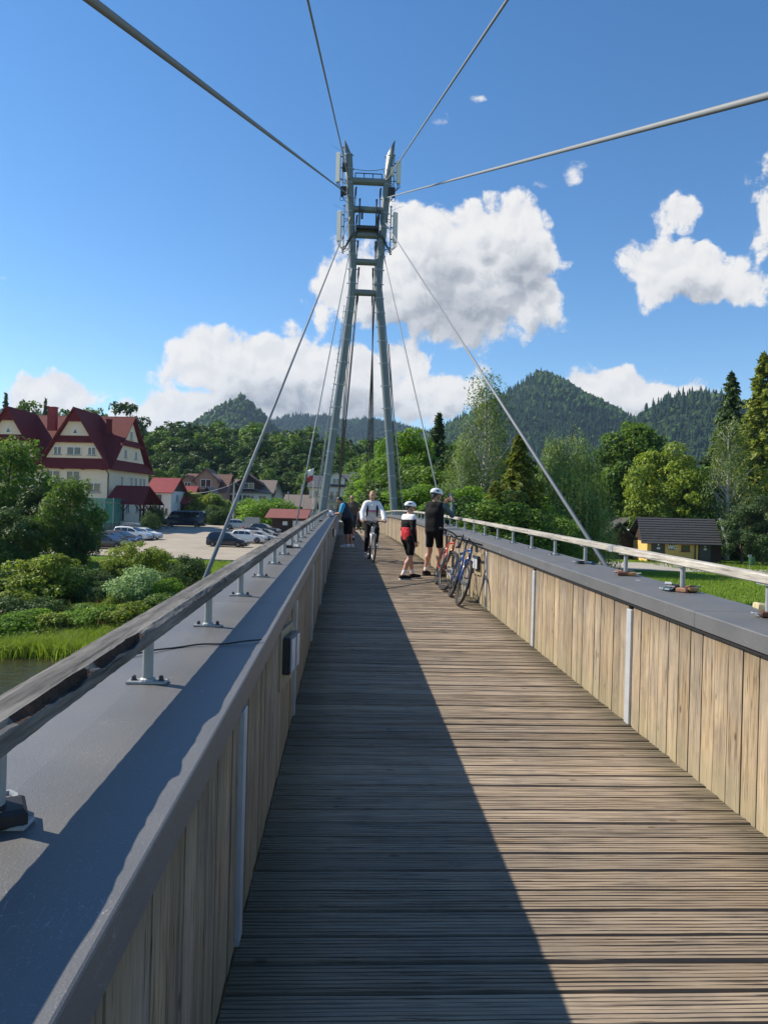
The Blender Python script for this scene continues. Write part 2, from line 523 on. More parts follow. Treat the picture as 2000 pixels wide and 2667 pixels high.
# sheet-metal cap: slightly glossy dark grey, fine speckle and scratches
def cap_mat():
    m, T, b, out = newmat('cap_sheet')
    tc = T.n('ShaderNodeTexCoord').outputs['Object']
    n = T.noise(tc, 2.0, 5, 0.6)
    c = T.ramp(n, [(0.3, (0.092, 0.094, 0.097)), (0.7, (0.120, 0.122, 0.125))])
    sp = T.noise(tc, 210.0, 2, 0.5)
    c = T.mix(T.smooth(sp, 0.60, 0.74, 0.0, 0.45), c, (0.26, 0.265, 0.27))
    mp = T.n('ShaderNodeMapping', ins={'Vector': tc, 'Scale': (6, 2.2, 9), 'Rotation': (0, 0, 0.35)})
    sc_ = T.noise(mp.outputs[0], 3.0, 3, 0.55, dist=2.0)
    line = T.math('ABSOLUTE', T.math('SUBTRACT', sc_, 0.5))
    msk = T.smooth(T.noise(tc, 5.0, 3, 0.6), 0.55, 0.68)
    c = T.mix(T.math('MULTIPLY', T.smooth(line, 0.0, 0.006, 0.55, 0.0), msk), c, (0.45, 0.46, 0.46))
    dv = T.n('ShaderNodeTexVoronoi', ins={'Vector': tc, 'Scale': 3.3})
    dr = T.math('MULTIPLY', T.smooth(dv.outputs['Distance'], 0.05, 0.09, 0.7, 0.0), T.math('GREATER_THAN', T.n('ShaderNodeSeparateXYZ', ins={0: dv.outputs['Color']}).outputs[0], 0.8))
    c = T.mix(dr, c, (0.5, 0.5, 0.46))
    st = T.smooth(T.noise(tc, 4.0, 7, 0.72), 0.52, 0.75, 0, 0.5)
    c = T.mix(st, c, (0.125, 0.12, 0.11))
    T.set(b, 'Base Color', c)
    T.set(b, 'Roughness', T.math('ADD', 0.42, T.math('MULTIPLY', n, 0.2)))
    b.inputs['Specular IOR Level'].default_value = 0.75
    bp = T.n('ShaderNodeBump', ins={'Strength': 0.10, 'Distance': 0.01, 'Height': T.noise(tc, 240, 2, 0.5)})
    bp2 = T.n('ShaderNodeBump', ins={'Strength': 0.12, 'Distance': 0.05, 'Height': T.noise(tc, 1.6, 2, 0.5), 'Normal': bp.outputs[0]})
    T.link(bp2.outputs[0], b.inputs['Normal'])
cap_mat()
pm('cap_edge_worn', (0.42, 0.44, 0.45), 0.45, 0.3, 40, 0.3)
pm('gap_black', (0.012, 0.012, 0.013), 0.7)
pm('bridge_steel', (0.16, 0.19, 0.20), 0.5, 0.1, 2)
pm('strip_metal', (0.50, 0.53, 0.56), 0.42, 0.12, 9, 0.25, dirt=((0.3, 0.31, 0.31), 0.5))

# deck: grooved planks, one object each
deck = tag(bpy.data.objects.new('bridge_deck', None), 'grooved brown timber deck of the footbridge', None, kind='structure')
C.objects.link(deck)
def plank_profile(wd, nr, depth, r):
    pts = []
    h = wd / 2
    rw = wd / nr
    for i in range(nr):
        a = -h + i * rw
        dz = r.uniform(-0.0012, 0.0012)
        pts += [(a + rw * 0.17, dz), (a + rw * 0.83, dz)]
        if i < nr - 1: pts += [(a + rw * 0.92, -depth), (a + rw * 1.08, -depth)]
    pts = [(-h, -0.016), (-h + 0.003, -0.004)] + pts + [(h - 0.003, -0.004), (h, -0.016)]
    return pts
plank_meshes = []
r_ = random.Random(3)
PW = XR - XL - 0.012
for k in range(6):
    prof = plank_profile(0.1415, 7, 0.0042, r_)
    n = len(prof)
    ring = prof + [(0.0707, -0.04), (-0.0707, -0.04)]
    vs = []; fs = []
    segs = 14
    for s in range(segs + 1):
        x = -PW / 2 + PW * s / segs
        for (yy_, zz_) in ring:
            vs.append((x + (r_.uniform(-0.008, 0.002) if s in (0,) else 0), yy_ + r_.uniform(-0.0012, 0.0012), zz_ + (r_.uniform(-0.0016, 0.0012))))
    m_ = len(ring)
    for s in range(segs):
        for j in range(m_):
            j2 = (j + 1) % m_
            fs.append((s * m_ + j, s * m_ + j2, (s + 1) * m_ + j2, (s + 1) * m_ + j))
    fs.append(tuple(range(m_ - 1, -1, -1))); fs.append(tuple(segs * m_ + j for j in range(m_)))
    me = bpy.data.meshes.new('plank')
    me.from_pydata(vs, [], [f[::-1] for f in fs])
    me.materials.append(M['deck_wood'])
    plank_meshes.append(me)
XC = (XL + XR) / 2
yk = 1.0
pk = 0
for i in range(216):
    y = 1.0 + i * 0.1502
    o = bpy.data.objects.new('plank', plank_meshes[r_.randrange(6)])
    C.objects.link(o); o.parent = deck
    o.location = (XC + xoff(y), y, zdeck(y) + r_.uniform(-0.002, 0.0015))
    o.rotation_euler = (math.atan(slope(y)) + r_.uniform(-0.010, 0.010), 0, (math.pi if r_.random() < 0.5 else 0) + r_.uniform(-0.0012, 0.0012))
    pk = y
mb = MB()
for y in list(np.arange(Y0, 0.95, 0.1502)) + list(np.arange(pk + 0.1502, Y1, 0.1502)):
    mb.box((XC + xoff(y), y, zdeck(y) - 0.02), (PW, 0.142, 0.04))
tag(mb.build('far_planks', M['deck_wood'], deck), kind='stuff')
# steel girder below the deck
mb = MB()
ys = list(np.arange(Y0, Y1 + 0.1, 2.0))
for sx, w_ in ((XL - 0.28, 0.26), (XR + 0.28, 0.26), (XC, 0.5)):
    prev = None
    for a, b in zip(ys[:-1], ys[1:]):
        p = [(sx - w_ + xoff(a), a, zdeck(a) - 0.06), (sx + w_ + xoff(a), a, zdeck(a) - 0.06), (sx + w_ + xoff(a), a, zdeck(a) - 0.75), (sx - w_ + xoff(a), a, zdeck(a) - 0.75)]
        q = [(sx - w_ + xoff(b), b, zdeck(b) - 0.06), (sx + w_ + xoff(b), b, zdeck(b) - 0.06), (sx + w_ + xoff(b), b, zdeck(b) - 0.75), (sx - w_ + xoff(b), b, zdeck(b) - 0.75)]
        mb.add(p + q, [(0, 1, 5, 4), (1, 2, 6, 5), (2, 3, 7, 6), (3, 0, 4, 7)])
mb.build('girder', M['bridge_steel'], deck)

for y in (10.0, 27.0, 42.5, -7.5, -24.0, 60.0, 74.0):
    for sx in (-1, 1):
        mb = MB(); mb.box((XC + sx * 2.1 + xoff(y), y, zdeck(y) - 0.42), (1.7, 0.28, 0.32))
        mb.build('outrigger', M['bridge_steel'], deck)
def board_mesh(k, h):
    r = random.Random(50 + k)
    mb = MB()
    mb.box((0, 0, h / 2), (0.022, 0.1318, h), bev=0.004)
    me = mb.mesh('board')
    for v in me.vertices:
        v.co.y += r.uniform(-0.001, 0.001); v.co.z += r.uniform(-0.006, 0.0) if v.co.z > 0.5 else 0
    me.materials.append(M['board_wood'])
    return me
BOARD = [board_mesh(k, HF - 0.006 + 0.03) for k in range(5)]

def parapet(side, label):
    s = -1 if side == 'L' else 1
    xi = XL if side == 'L' else XR
    root = thing('parapet_wall', label, 'parapet', (xi, 0, 0), 0, 'parapets of the footbridge')
    r = random.Random(11 + s)
    strips = [2.55 + 2.62 * k for k in range(-1, 17)] if side == 'L' else [2.41 + 2.64 * k for k in range(0, 16)]
    # boards, fitted evenly between the strips
    count = 0
    rest = MB()
    y_start = 0.85 if side == 'L' else 2.45
    edges = [q for q in strips if q > y_start] + [Y1]
    q0 = y_start - 0.045
    for q1 in edges:
        a_, b_ = q0 + 0.043, q1 - 0.043
        nb = max(1, round((b_ - a_) / 0.1395))
        pt_ = (b_ - a_) / nb
        for k in range(nb):
            y = a_ + (k + 0.5) * pt_
            if count < 298:
                o = bpy.data.objects.new('board', BOARD[r.randrange(5)])
                C.objects.link(o); o.parent = root
                o.location = (s * (0.011 + r.uniform(0, 0.004)) + xoff(y), y, zdeck(y) - 0.03)
                o.rotation_euler = (r.uniform(-0.002, 0.002), 0, (math.pi if r.random() < 0.5 else 0) + r.uniform(-0.012, 0.012))
                o.scale = (1, pt_ / 0.1395, 1)
                count += 1
            else:
                rest.box((s * 0.011 + xoff(y), y, zdeck(y) + 0.42), (0.022, pt_ - 0.005, 0.88))
        q0 = q1
    tag(rest.build('far_boards', M['board_wood'], root), kind='stuff')
    # upright metal strips
    for q in strips:
        mb = MB()
        mb.box((-s * 0.004, 0, 0.415), (0.022, 0.082, 0.83), bev=0.004)
        mb.build('metal_strip', M['strip_metal'], root, loc=(xoff(q), q, zdeck(q)))
    # core behind the boards
    mb = MB()
    ys = np.arange(Y0, Y1 + 0.01, 1.0)
    for a, b in zip(ys[:-1], ys[1:]):
        ring = [(0.026, -0.3), (0.026, HF + 0.04), (0.44, HF + 0.04), (0.44, -0.3)]
        p = [(s * x + xoff(a), a, zdeck(a) + z) for x, z in ring]
        q = [(s * x + xoff(b), b, zdeck(b) + z) for x, z in ring]
        f = [(0, 1, 5, 4), (1, 2, 6, 5), (2, 3, 7, 6), (3, 0, 4, 7)]
        mb.add(p + q, f if s > 0 else [t[::-1] for t in f])
    mb.build('core', M['gap_black'], root)
    # sheet cap in lengths, lapped with a thin joint
    ci = -0.030          # the cap overhangs the boards
    ring = [(ci + 0.004, HF), (ci, HF + 0.004), (ci, HC - 0.006), (ci + 0.002, HC - 0.002), (ci + 0.006, HC), (0.17, HC + 0.006), (0.30, HC + 0.007), (0.466, HC + 0.002), (0.47, HC - 0.004), (0.47, HC - 0.11)]
    L = 3.4
    y = 4.05 - 3.4 * 3
    k = 0
    while y < Y1:
        a, b = y + 0.0015, min(y + L, Y1) - 0.0015
        st = 8
        vs = []; fs = []
        for i in range(st + 1):
            t = a + (b - a) * i / st
            lift = 0.0
            for (x, z) in ring:
                vs.append((s * x + xoff(t), t - (a + b) / 2, zdeck(t) + z + lift - zdeck((a + b) / 2)))
        m_ = len(ring)
        for i in range(st):
            for j in range(m_ - 1):
                f = (i * m_ + j, i * m_ + j + 1, (i + 1) * m_ + j + 1, (i + 1) * m_ + j)
                fs.append(f[::-1] if s < 0 else f)
        o = mk('cap_sheet', vs, fs, M['cap_sheet'], root, loc=(0, (a + b) / 2, zdeck((a + b) / 2)))
        sm = o.modifiers.new('t', 'SOLIDIFY'); sm.thickness = 0.0015; sm.offset = -1
        y += L; k += 1
    # near-black strip: shade of the gap under the fascia, put in as colour
    mb = MB()
    for a, b in zip(ys[:-1], ys[1:]):
        ringl = [(ci + 0.012, HF - 0.018), (ci + 0.012, HF + 0.01), (0.03, HF + 0.01), (0.03, HF - 0.018)]
        p = [(s * x + xoff(a), a, zdeck(a) + z) for x, z in ringl]
        q = [(s * x + xoff(b), b, zdeck(b) + z) for x, z in ringl]
        f = [(0, 1, 5, 4), (1, 2, 6, 5), (2, 3, 7, 6), (3, 0, 4, 7)]
        mb.add(p + q, f)
    mb.build('shadow_gap_strip', M['gap_black'], root)
    return root
parapet('L', 'left parapet in shade, upright boards under a wide grey sheet metal cap')
parapet('R', 'right parapet in sun, pale upright boards under a wide grey sheet metal cap')

# handrails: timber beams on short steel posts
RAIL_T = 1.218
def sstep0(x, a, b):
    t = np.clip((np.asarray(x, float) - a) / (b - a), 0, 1)
    return t * t * (3 - 2 * t)
def beam(name, xa, ya, yb, mat, rough, crack, root, seed, wd=0.086, th=0.054, rt=RAIL_T):
    r = np.random.default_rng(seed)
    n = max(8, int((yb - ya) / (0.03 if crack else 0.12)))
    hw = wd / 2
    c = 0.007
    ring = [(-hw, -th + c), (-hw, -th * 0.45), (-hw, -c), (-hw + c, 0), (-hw * 0.5, 0.001), (-hw * 0.05, 0), (hw * 0.35, 0), (hw * 0.66, 0.0), (hw * 0.86, 0), (hw, -c), (hw, -th * 0.33), (hw, -th * 0.66), (hw, -th + c), (hw - c, -th), (0, -th), (-hw + c, -th)]
    if xa > 1: ring = [(-x, z) for x, z in ring][::-1]
    m_ = len(ring)
    ym = (ya + yb) / 2
    vs = []; fs = []
    ph = r.uniform(0, 6, 8)
    yy0 = ya + (yb - ya) * np.arange(n + 1) / n
    crk_prof = np.clip(sstep0(yy0, 1.15, 1.4) * (1 - sstep0(yy0, 1.95, 2.12)) * (0.8 + 0.5 * np.convolve(r.normal(size=n + 1), np.ones(3) / 3, 'same')) + 0.22 * sstep0(yy0, 2.1, 2.25) * (1 - sstep0(yy0, 2.9, 3.3)), 0, 1.2)
    for i in range(n + 1):
        y = ya + (yb - ya) * i / n
        wob = rough * (math.sin(y * 3.1 + ph[0]) * 0.5 + math.sin(y * 9.7 + ph[1]) * 0.3 + math.sin(y * 23 + ph[2]) * 0.2)
        for j, (x, z) in enumerate(ring):
            jx = rough * r.normal() * 0.16; jz = rough * r.normal() * 0.16
            xx, zz = x + jx, z + jz
            if j in (8, 9, 10) : xx -= abs(wob) * 0.45 * (1 if xa < 1 else -1); zz -= abs(wob) * 0.35
            if crack:   # rotted-out hollow along the inner upper edge
                k = crk_prof[i]
                if j == 7: xx -= hw * 0.16 * k; zz -= 0.002 * k
                if j == 8: xx -= hw * 0.24 * k; zz -= 0.030 * k
                if j == 9: xx -= hw * 0.10 * k; zz -= 0.021 * k
                if j == 10: zz -= 0.008 * k
            vs.append((xa + xx + xoff(y), y - ym, zdeck(y) + rt + zz - zdeck(ym)))
    for i in range(n):
        for j in range(m_):
            j2 = (j + 1) % m_
            fs.append((i * m_ + j, i * m_ + j2, (i + 1) * m_ + j2, (i + 1) * m_ + j))
    fs.append(tuple(range(m_))); fs.append(tuple(n * m_ + j for j in range(m_ - 1, -1, -1)))
    o = mk(name, vs, [f[::-1] for f in fs], [mat, M['rotten_wood']], root, loc=(0, ym, zdeck(ym)))
    if crack:
        for i in range(n):
            if crk_prof[i] > 0.3:
                for j in (7, 8): o.data.polygons[i * m_ + j].material_index = 1
    return o
# one post mesh set, shared
post_mes = {}
for k_, rt_ in (('L', 1.19), ('R', RAIL_T)):
    pmb = MB(); pmb.tube([(0, 0, 0.004), (0, 0, rt_ - 0.058 - HC)], 0.0175, 12)
    post_mes[k_] = pmb.mesh('post'); post_mes[k_].materials.append(M['galv'])
pmb = MB(); pmb.box((0, 0, 0.004), (0.125, 0.045, 0.009), bev=0.002); pmb.lathe([(0.026, 0.008), (0.024, 0.014), (0.018, 0.018)], 12)
plate_me = pmb.mesh('base_plate'); plate_me.materials.append(M['galv'])
pmb = MB(); pmb.lathe([(0.011, 0.008), (0.011, 0.011), (0.0075, 0.011), (0.0075, 0.021), (0.004, 0.024)], 6)
bolt_me = pmb.mesh('bolt'); bolt_me.materials.append(M['dark_metal'])
pmb = MB(); pmb.box((0, 0, 0), (0.07, 0.14, 0.006))
tplate_me = pmb.mesh('top_plate'); tplate_me.materials.append(M['galv'])
def handrail(side, label):
    s = -1 if side == 'L' else 1
    xp = -0.624 if side == 'L' else 2.392
    rt = 1.19 if side == 'L' else RAIL_T
    root = thing('handrail', label, 'handrail', (0, 0, 0), 0, 'handrails of the footbridge')
    ya, sp = (0.335, 0.985) if side == 'L' else (2.865, 1.032)
    k = 0
    ends = [-0.9, 6.55, 9.9, 13.2, 16.5, 19.8, 23.1, 26.4, 29.7, 33, 36.3, 39.6, 43, 46, 49, 52, 55, 58, 61, 64, 67, 70, 73, 76, 79, 82] if side == 'L' else [0.9, 6.2, 13.05, 16.4, 19.7, 23, 26.3, 29.6, 32.9, 36.2, 39.5, 43, 46, 49, 52, 55, 58, 61, 64, 67, 70, 73, 76, 79, 82]
    for i, (a, b) in enumerate(zip(ends[:-1], ends[1:])):
        near = i == 0
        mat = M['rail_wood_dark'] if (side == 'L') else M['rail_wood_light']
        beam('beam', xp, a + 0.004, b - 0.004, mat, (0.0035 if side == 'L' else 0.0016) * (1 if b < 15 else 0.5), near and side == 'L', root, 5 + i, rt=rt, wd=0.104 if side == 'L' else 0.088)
    for e in ends[1:-1]:
        if e < 40:
            mb = MB(); mb.box((0, 0, 0), (0.096, 0.09, 0.058), bev=0.004)
            mb.build('joint_sleeve', M['dark_metal'] if side == 'L' else M['galv'], root, loc=(xp + xoff(e), e, zdeck(e) + rt - 0.027))
    y = ya
    while y < Y1:
        z = zdeck(y) + HC + 0.007
        p = bpy.data.objects.new('post', post_mes[side]); C.objects.link(p); p.parent = root
        p.location = (xp + xoff(y), y, z)
        b = bpy.data.objects.new('base_plate', plate_me); C.objects.link(b); b.parent = p
        if y < 14:
            for sx in (-0.043, 0.043):
                q = bpy.data.objects.new('bolt', bolt_me); C.objects.link(q); q.parent = p
                q.location = (sx, 0, 0)
        t = bpy.data.objects.new('top_plate', tplate_me); C.objects.link(t); t.parent = p
        t.location = (0, 0, rt - 0.0575 - HC - 0.007)
        p.scale = (1, 1, 1)
        y += sp
    return root
handrail('L', 'dark cracked weathered timber handrail on steel posts along the left parapet')
handrail('R', 'pale grey timber handrail on steel posts along the right parapet')
# ------------------------------------------------------------------ pylon (leaning legs, cross beams) and stay cables
TY = 45.0
GZ = -3.0
def zcap(y): return zdeck(y) + HC
pyl = thing('cable_stay_pylon', 'tall grey steel pylon of two leaning tube legs joined by five cross beams', 'pylon', (0.65, TY, GZ))
def pl(u, v): return at_y(u, v, TY) - Vector((0.65, TY, GZ))
legL = [(910.5, 474), (915.6, 614.4), (918.6, 687.6), (917.0, 751), (913.7, 791), (894, 941), (871.7, 1102.6), (842.6, 1308)]
legR = [(1009, 474), (996, 614), (988.4, 687.6), (985.2, 751), (988, 791), (1001, 955.7), (1011, 1102.6), (1025.3, 1308)]
LEGR = 0.245
legs = {}
for nm, pts, s in (('L', legL, -1), ('R', legR, 1)):
    P = [pl(*p) for p in pts]
    top = P[0] + (P[0] - P[1]).normalized() * 2.45
    d = (P[-1] - P[-2]).normalized()
    bot = P[-1] + d * ((P[-1].z + 0.3) / -d.z)
    path = [bot] + P[::-1] + [top]
    legs[nm] = path
    mb = MB()
    n = 24
    mb.tube(path, LEGR, n, cap=False)
    # slanted cut at the top: raise the outer side
    base = (len(path) - 1) * n
    for j in range(n):
        v = Vector(mb.v[base + j])
        k = (v.x - top.x) / LEGR * s
        mb.v[base + j] = tuple(v + (P[0] - P[1]).normalized() * (k * 0.62 - 0.35))
    mb.f.append(tuple(base + j for j in range(n)))
    leg = mb.build('leg', M['pylon_paint'], pyl, smooth=True)
    for p in leg.data.polygons:
        if len(p.vertices) > 4: p.use_smooth = False
    # clamping bands
    def along(z, path=path):
        for a, b in zip(path[:-1], path[1:]):
            if a.z <= z <= b.z:
                t = (z - a.z) / (b.z - a.z)
                return a.lerp(b, t), (b - a).normalized()
        return path[-1], (path[-1] - path[-2]).normalized()
    zz = 4.0
    while zz < path[-1].z - 0.6:
        c, t = along(zz)
        mb = MB(); mb.tube([c - t * 0.035, c + t * 0.035], LEGR + 0.010, 20)
        mb.box((c.x + s * 0 + (LEGR + 0.05) * -1, c.y, c.z), (0.08, 0.05, 0.05))
        mb.box((c.x + (LEGR + 0.05), c.y, c.z), (0.08, 0.05, 0.05))
        mb.build('clamp_band', M['band_metal'], leg, smooth=False)
        zz += 1.42 if zz < 15 else 0.9
    legs[nm + 'along'] = along
    # concrete foot
    mb = MB(); mb.lathe([(0.75, -0.3), (0.75, 0.25), (0.6, 0.35)], 20, Matrix.Translation((bot.x, bot.y, 0.0)))
    mb.build('footing', pm('footing_concrete', (0.36, 0.35, 0.32), 0.9, 0.15, 4, bump=0.3), pyl)
def leg_at(nm, z): return legs[nm + 'along'](z)[0]
beams = []
for i, vpx in enumerate((472, 545, 612, 682, 762)):
    zb = pl(950, vpx).z
    a, b = leg_at('L', zb), leg_at('R', zb)
    beams.append((zb, a, b))
    mb = MB(); mb.tube([a, b], 0.225 if i == 0 else 0.205, 18, cap=False)
    bm_ = mb.build('cross_beam', M['pylon_paint'], pyl, smooth=True)
# railing on top beam and small masts on the second platform
zb, a, b = beams[0]
mb = MB()
y_ = a.y
mb.tube([(a.x + 0.36, y_, zb + 0.52), (b.x - 0.36, y_, zb + 0.52)], 0.03, 6)
for t in (0.0, 0.33, 0.66, 1.0):
    x = a.x + 0.36 + (b.x - a.x - 0.72) * t
    mb.tube([(x, y_, zb + 0.18), (x, y_, zb + 0.52)], 0.035, 6)
mb.build('service_rail', M['dark_metal'], pyl)
zb, a, b = beams[2]
mb = MB()
mb.box(((a.x + b.x) / 2, a.y - 0.05, zb + 0.33), (b.x - a.x - 0.5, 0.75, 0.09))
mb.box(((a.x + b.x) / 2, a.y - 0.35, zb + 0.43), (b.x - a.x - 0.55, 0.05, 0.12))
mb.build('platform', M['dark_metal'], pyl)
for t in (0.24, 0.78):
    x = a.x + (b.x - a.x) * t
    mb = MB(); mb.tube([(x, a.y - 0.3, zb + 0.3), (x, a.y - 0.3, zb + 2.15)], 0.05, 8)
    mb.box((x + 0.16, a.y - 0.33, zb + 1.2), (0.14, 0.16, 0.6), bev=0.02)
    mb.box((x, a.y - 0.3, zb + 2.12), (0.12, 0.12, 0.1))
    mb.build('mast', M['dark_metal'], pyl)
# rung ladder up the left leg
mb = MB()
zz = 4.2
pts = []
while zz < 17.6:
    c, t = legs['Lalong'](zz)
    p = c + Vector((-LEGR - 0.14, -0.05, 0))
    pts.append(p)
    mb.tube([p + Vector((-0.11, 0, 0)), p + Vector((0.11, 0, 0))], 0.012, 5)
    zz += 0.38
mb.tube(pts, 0.02, 6)
mb.build('ladder', M['band_metal'], pyl)
mb = MB()
for dy in (0.0, 0.09):
    pts = []
    zz = 2.2
    while zz < 16.0:
        c, t = legs['Ralong'](zz)
        pts.append(c + Vector((LEGR + 0.05 + dy, -0.04 - dy * 0.5, 0))); zz += 1.0
    mb.tube(pts, 0.03, 6)
mb.build('conduit', M['dark_cable'], pyl)
mb = MB()
c1 = leg_at('L', legs['L'][-1].z - 1.5); c2 = leg_at('R', legs['R'][-1].z - 1.5)
pts = []
for i in range(13):
    t = i / 12
    p = c1.lerp(c2, t); p.z -= 0.35 * 4 * t * (1 - t) * 0.6; pts.append(p)
mb.tube(pts, 0.018, 5)
mb.build('slack_wire', M['dark_cable'], pyl)
mb = MB()
zb, a, b = beams[2]
for sx, A in ((-1, a), (1, b)):
    pts = [Vector((A.x - sx * 0.5, A.y - 0.2, zb + 0.35)), Vector((A.x - sx * 0.3, A.y - 0.35, zb - 0.1)), Vector((A.x, A.y - 0.36, zb - 0.25)), Vector((A.x + sx * 0.35, A.y - 0.2, zb - 0.9)), Vector((A.x + sx * 0.6, A.y - 0.1, zb - 1.2))]
    mb.tube(pts, 0.035, 6)
    mb.tube([p + Vector((0, -0.03, 0.12)) for p in pts], 0.025, 6)
mb.build('cable_bundle', M['dark_cable'], pyl)

# antennas: panel on a pole mast, remote units, cables
def antenna(label, pu, pv0, pv1, side, unit, tilt=0.0):
    """panel between the pixels (pu,pv0) and (pu,pv1) in the pylon's plane"""
    top = at_y(pu, pv0, TY - 0.25); bot = at_y(pu, pv1, TY - 0.25)
    h = (top - bot).length
    root = thing('panel_antenna', label, 'antenna', bot, 0, 'antennas on the pylon')
    mb = MB(); mb.box((0, 0, h / 2), (0.28, 0.15, h), rz=side * 0.5, bev=0.035)
    mb.build('panel', M['antenna'], root)
    px = -side * 0.28
    mb = MB(); mb.tube([(px, 0.05, -0.75 if not unit else -0.2), (px, 0.05, h + 0.3)], 0.04, 8)
    mb.ell((px, 0.05, h + 0.36), (0.09, 0.09, 0.05), 8, 4)
    mb.tube([(px, 0.05, h + 0.1), (px + side * 0.75, -0.1, h + 0.38)], 0.008, 4)
    mb.build('mast_tube', M['galv'], root)
    mb = MB()
    for z in (h * 0.12, h * 0.5, h * 0.88):
        mb.box((px / 2, 0.03, z), (abs(px), 0.05, 0.06))
    for z in ((h * 0.1, h * 0.8) if unit else (-0.45, h * 0.75)):
        mb.tube([(px, 0.05, z), (px - side * 0.42, 0.2, z + 0.1)], 0.022, 6)
        mb.tube([(px, 0.05, z - 0.2), (px - side * 0.42, 0.2, z + 0.1)], 0.018, 6)
    mb.build('bracket', M['dark_metal'], root)
    if unit:
        for k, (dx, dz, w, hh) in enumerate(((px, -0.55, 0.2, 0.62), (px - side * 0.18, -0.5, 0.19, 0.55), (px - side * 0.1, h * 0.52, 0.26, 0.55))):
            mb = MB(); mb.box((dx, 0.02, dz), (w, 0.16, hh), bev=0.02)
            for q in range(4): mb.box((dx, -0.07, dz - hh * 0.4 + q * hh * 0.26), (w * 0.9, 0.02, 0.03))
            mb.build('remote_unit', M['dark_metal'] if k == 1 else M['antenna'] if (side > 0 and k == 2) else M['dark_metal'], root)
    mb = MB()
    for k in range(4):
        x0 = (k - 1.5) * 0.05
        pts = [(x0, 0, 0.02), (x0 + 0.02 * k, 0.03, -0.2), (px * (0.4 + 0.15 * k), 0.04, -0.38 - 0.05 * k), (px - side * 0.1, 0.06, -0.25)]
        mb.tube(pts, 0.016, 5)
    if unit:
        loop = [(px + 0.13 * math.cos(a), 0.03, -1.0 + 0.13 * math.sin(a)) for a in np.linspace(0, 6.28, 14)]
        mb.tube(loop, 0.016, 5)
        mb.tube([(px, 0.02, -0.85), (px - side * 0.2, 0.1, -1.1), (px - side * 0.5, 0.2, -1.15)], 0.018, 5)
    mb.build('feeder_cable', M['dark_cable'], root)
antenna('upper left white panel antenna with dark remote units on the pylon', 880, 396, 474, -1, True)
antenna('upper right white panel antenna with a pale box beside the pylon tip', 1037, 418, 478, 1, True)
antenna('lower left slim white panel antenna on the pylon', 882.5, 548, 628, -1, False)
antenna('lower right slim white panel antenna in front of the big cloud', 1028, 552, 632, 1, False)

# stay cables: each from the pylon down to the outer edge of a parapet
XOL, XOR = XC - 2.83, XC + 2.83
def stay(label, au, av, bu, bv, side, rr=0.03, dark=False, fix=None):
    A = at_y(au, av, TY - LEGR)
    nrm = (A - EYE).cross(ray(bu, bv))
    X = XOL if side == 'L' else XOR
    best = None
    ys = np.arange(-40, 44.2, 0.02)
    pts = np.stack([X + BC * ys * ys, ys, np.array([zdeck(y) - 0.25 for y in ys])], -1) - np.array(EYE)
    d = pts @ np.array(nrm)
    # the crossing nearest to the wanted pixel or, when hidden, the first one
    idx = np.where(np.sign(d[:-1]) != np.sign(d[1:]))[0]
    y = float(ys[idx[-1]]) if len(idx) else -8.0
    if fix is not None: y = fix
    return stay3(label, A, Vector((X + xoff(y), y, zdeck(y) - 0.25)), side, rr, dark)
def stay3(label, A, B, side, rr, dark=False):
    root = thing('stay_cable', label, 'cable', B, 0, 'stay cables of the footbridge')
    d = A - B
    u = d.normalized()
    mb = MB(); mb.tube([u * 0.0, d * 0.33, d * 0.66, d - u * 0.25], rr, 10)
    mb.build('strand', M['dark_cable'] if dark else M['rope_steel'], root, smooth=True)
    mb = MB(); mb.tube([u * -0.05, u * 0.28], rr * 1.7, 12); mb.tube([u * 0.27, u * 0.5], [rr * 1.7, rr * 1.15], 12)
    mb.build('lower_socket', M['galv'], root, smooth=True)
    mb = MB(); mb.tube([d - u * 0.75, d - u * 0.45, d - u * 0.15, d], [rr * 1.1, rr * 2.1, rr * 1.9, rr * 2.4], 10)
    mb.build('upper_socket', M['dark_metal'] if dark else M['galv'], root, smooth=True)
    return root, B
stay('upper left stay cable running almost straight up from the pylon tip', 907.5, 463, 801.7, 0, 'L', 0.03)
stay('upper right stay cable running steeply up from the pylon tip', 1008, 467, 1320, 0, 'R', 0.03)
stay('thick stay cable crossing the upper left sky', 911, 509, 237, 0, 'L')
stay('thick stay cable crossing the right sky almost level', 1006, 514, 2000, 248, 'R')
stay('stay cable anchored outside the left parapet in front of the car park', 912, 566, 536.5, 1500, 'L')
stay('stay cable anchored outside the right parapet near the toilet building', 1000, 574, 1573, 1467, 'R')
stay('thin stay cable ending behind the left handrail beside the red roofed kiosk', 913, 641, 777, 1337, 'L')
stay('thin stay cable passing behind the man holding up a phone', 999, 662, 1137, 1270, 'R')
stay('thinnest stay cable close beside the ladder of the left pylon leg', 917, 700, 827, 1329, 'L', fix=42.3)
stay('thinnest stay cable close beside the right pylon leg', 991, 715, 1063.5, 1334, 'R', fix=42.3)
far = [(472, 76), (545, 70), (612, 64), (682, 58), (750, 53)]
ord_ = ['top', 'second', 'third', 'fourth', 'lowest']
for i, (v, y) in enumerate(far):
    zb = pl(950, v).z
    for nm, s, X, sd in (('L', 1, XOL, 'left'), ('R', -1, XOR, 'right')):
        c = leg_at(nm, zb - 0.3) + Vector((0.65, TY, GZ)) + Vector((s * 0.40, LEGR * 0.6, 0))
        stay3(f'dark far side stay cable from the {ord_[i]} cross beam, inside the {sd} pylon leg', c, Vector((XC - s * 1.42 + xoff(y), y, zdeck(y) - 0.2)), nm, 0.03, True)
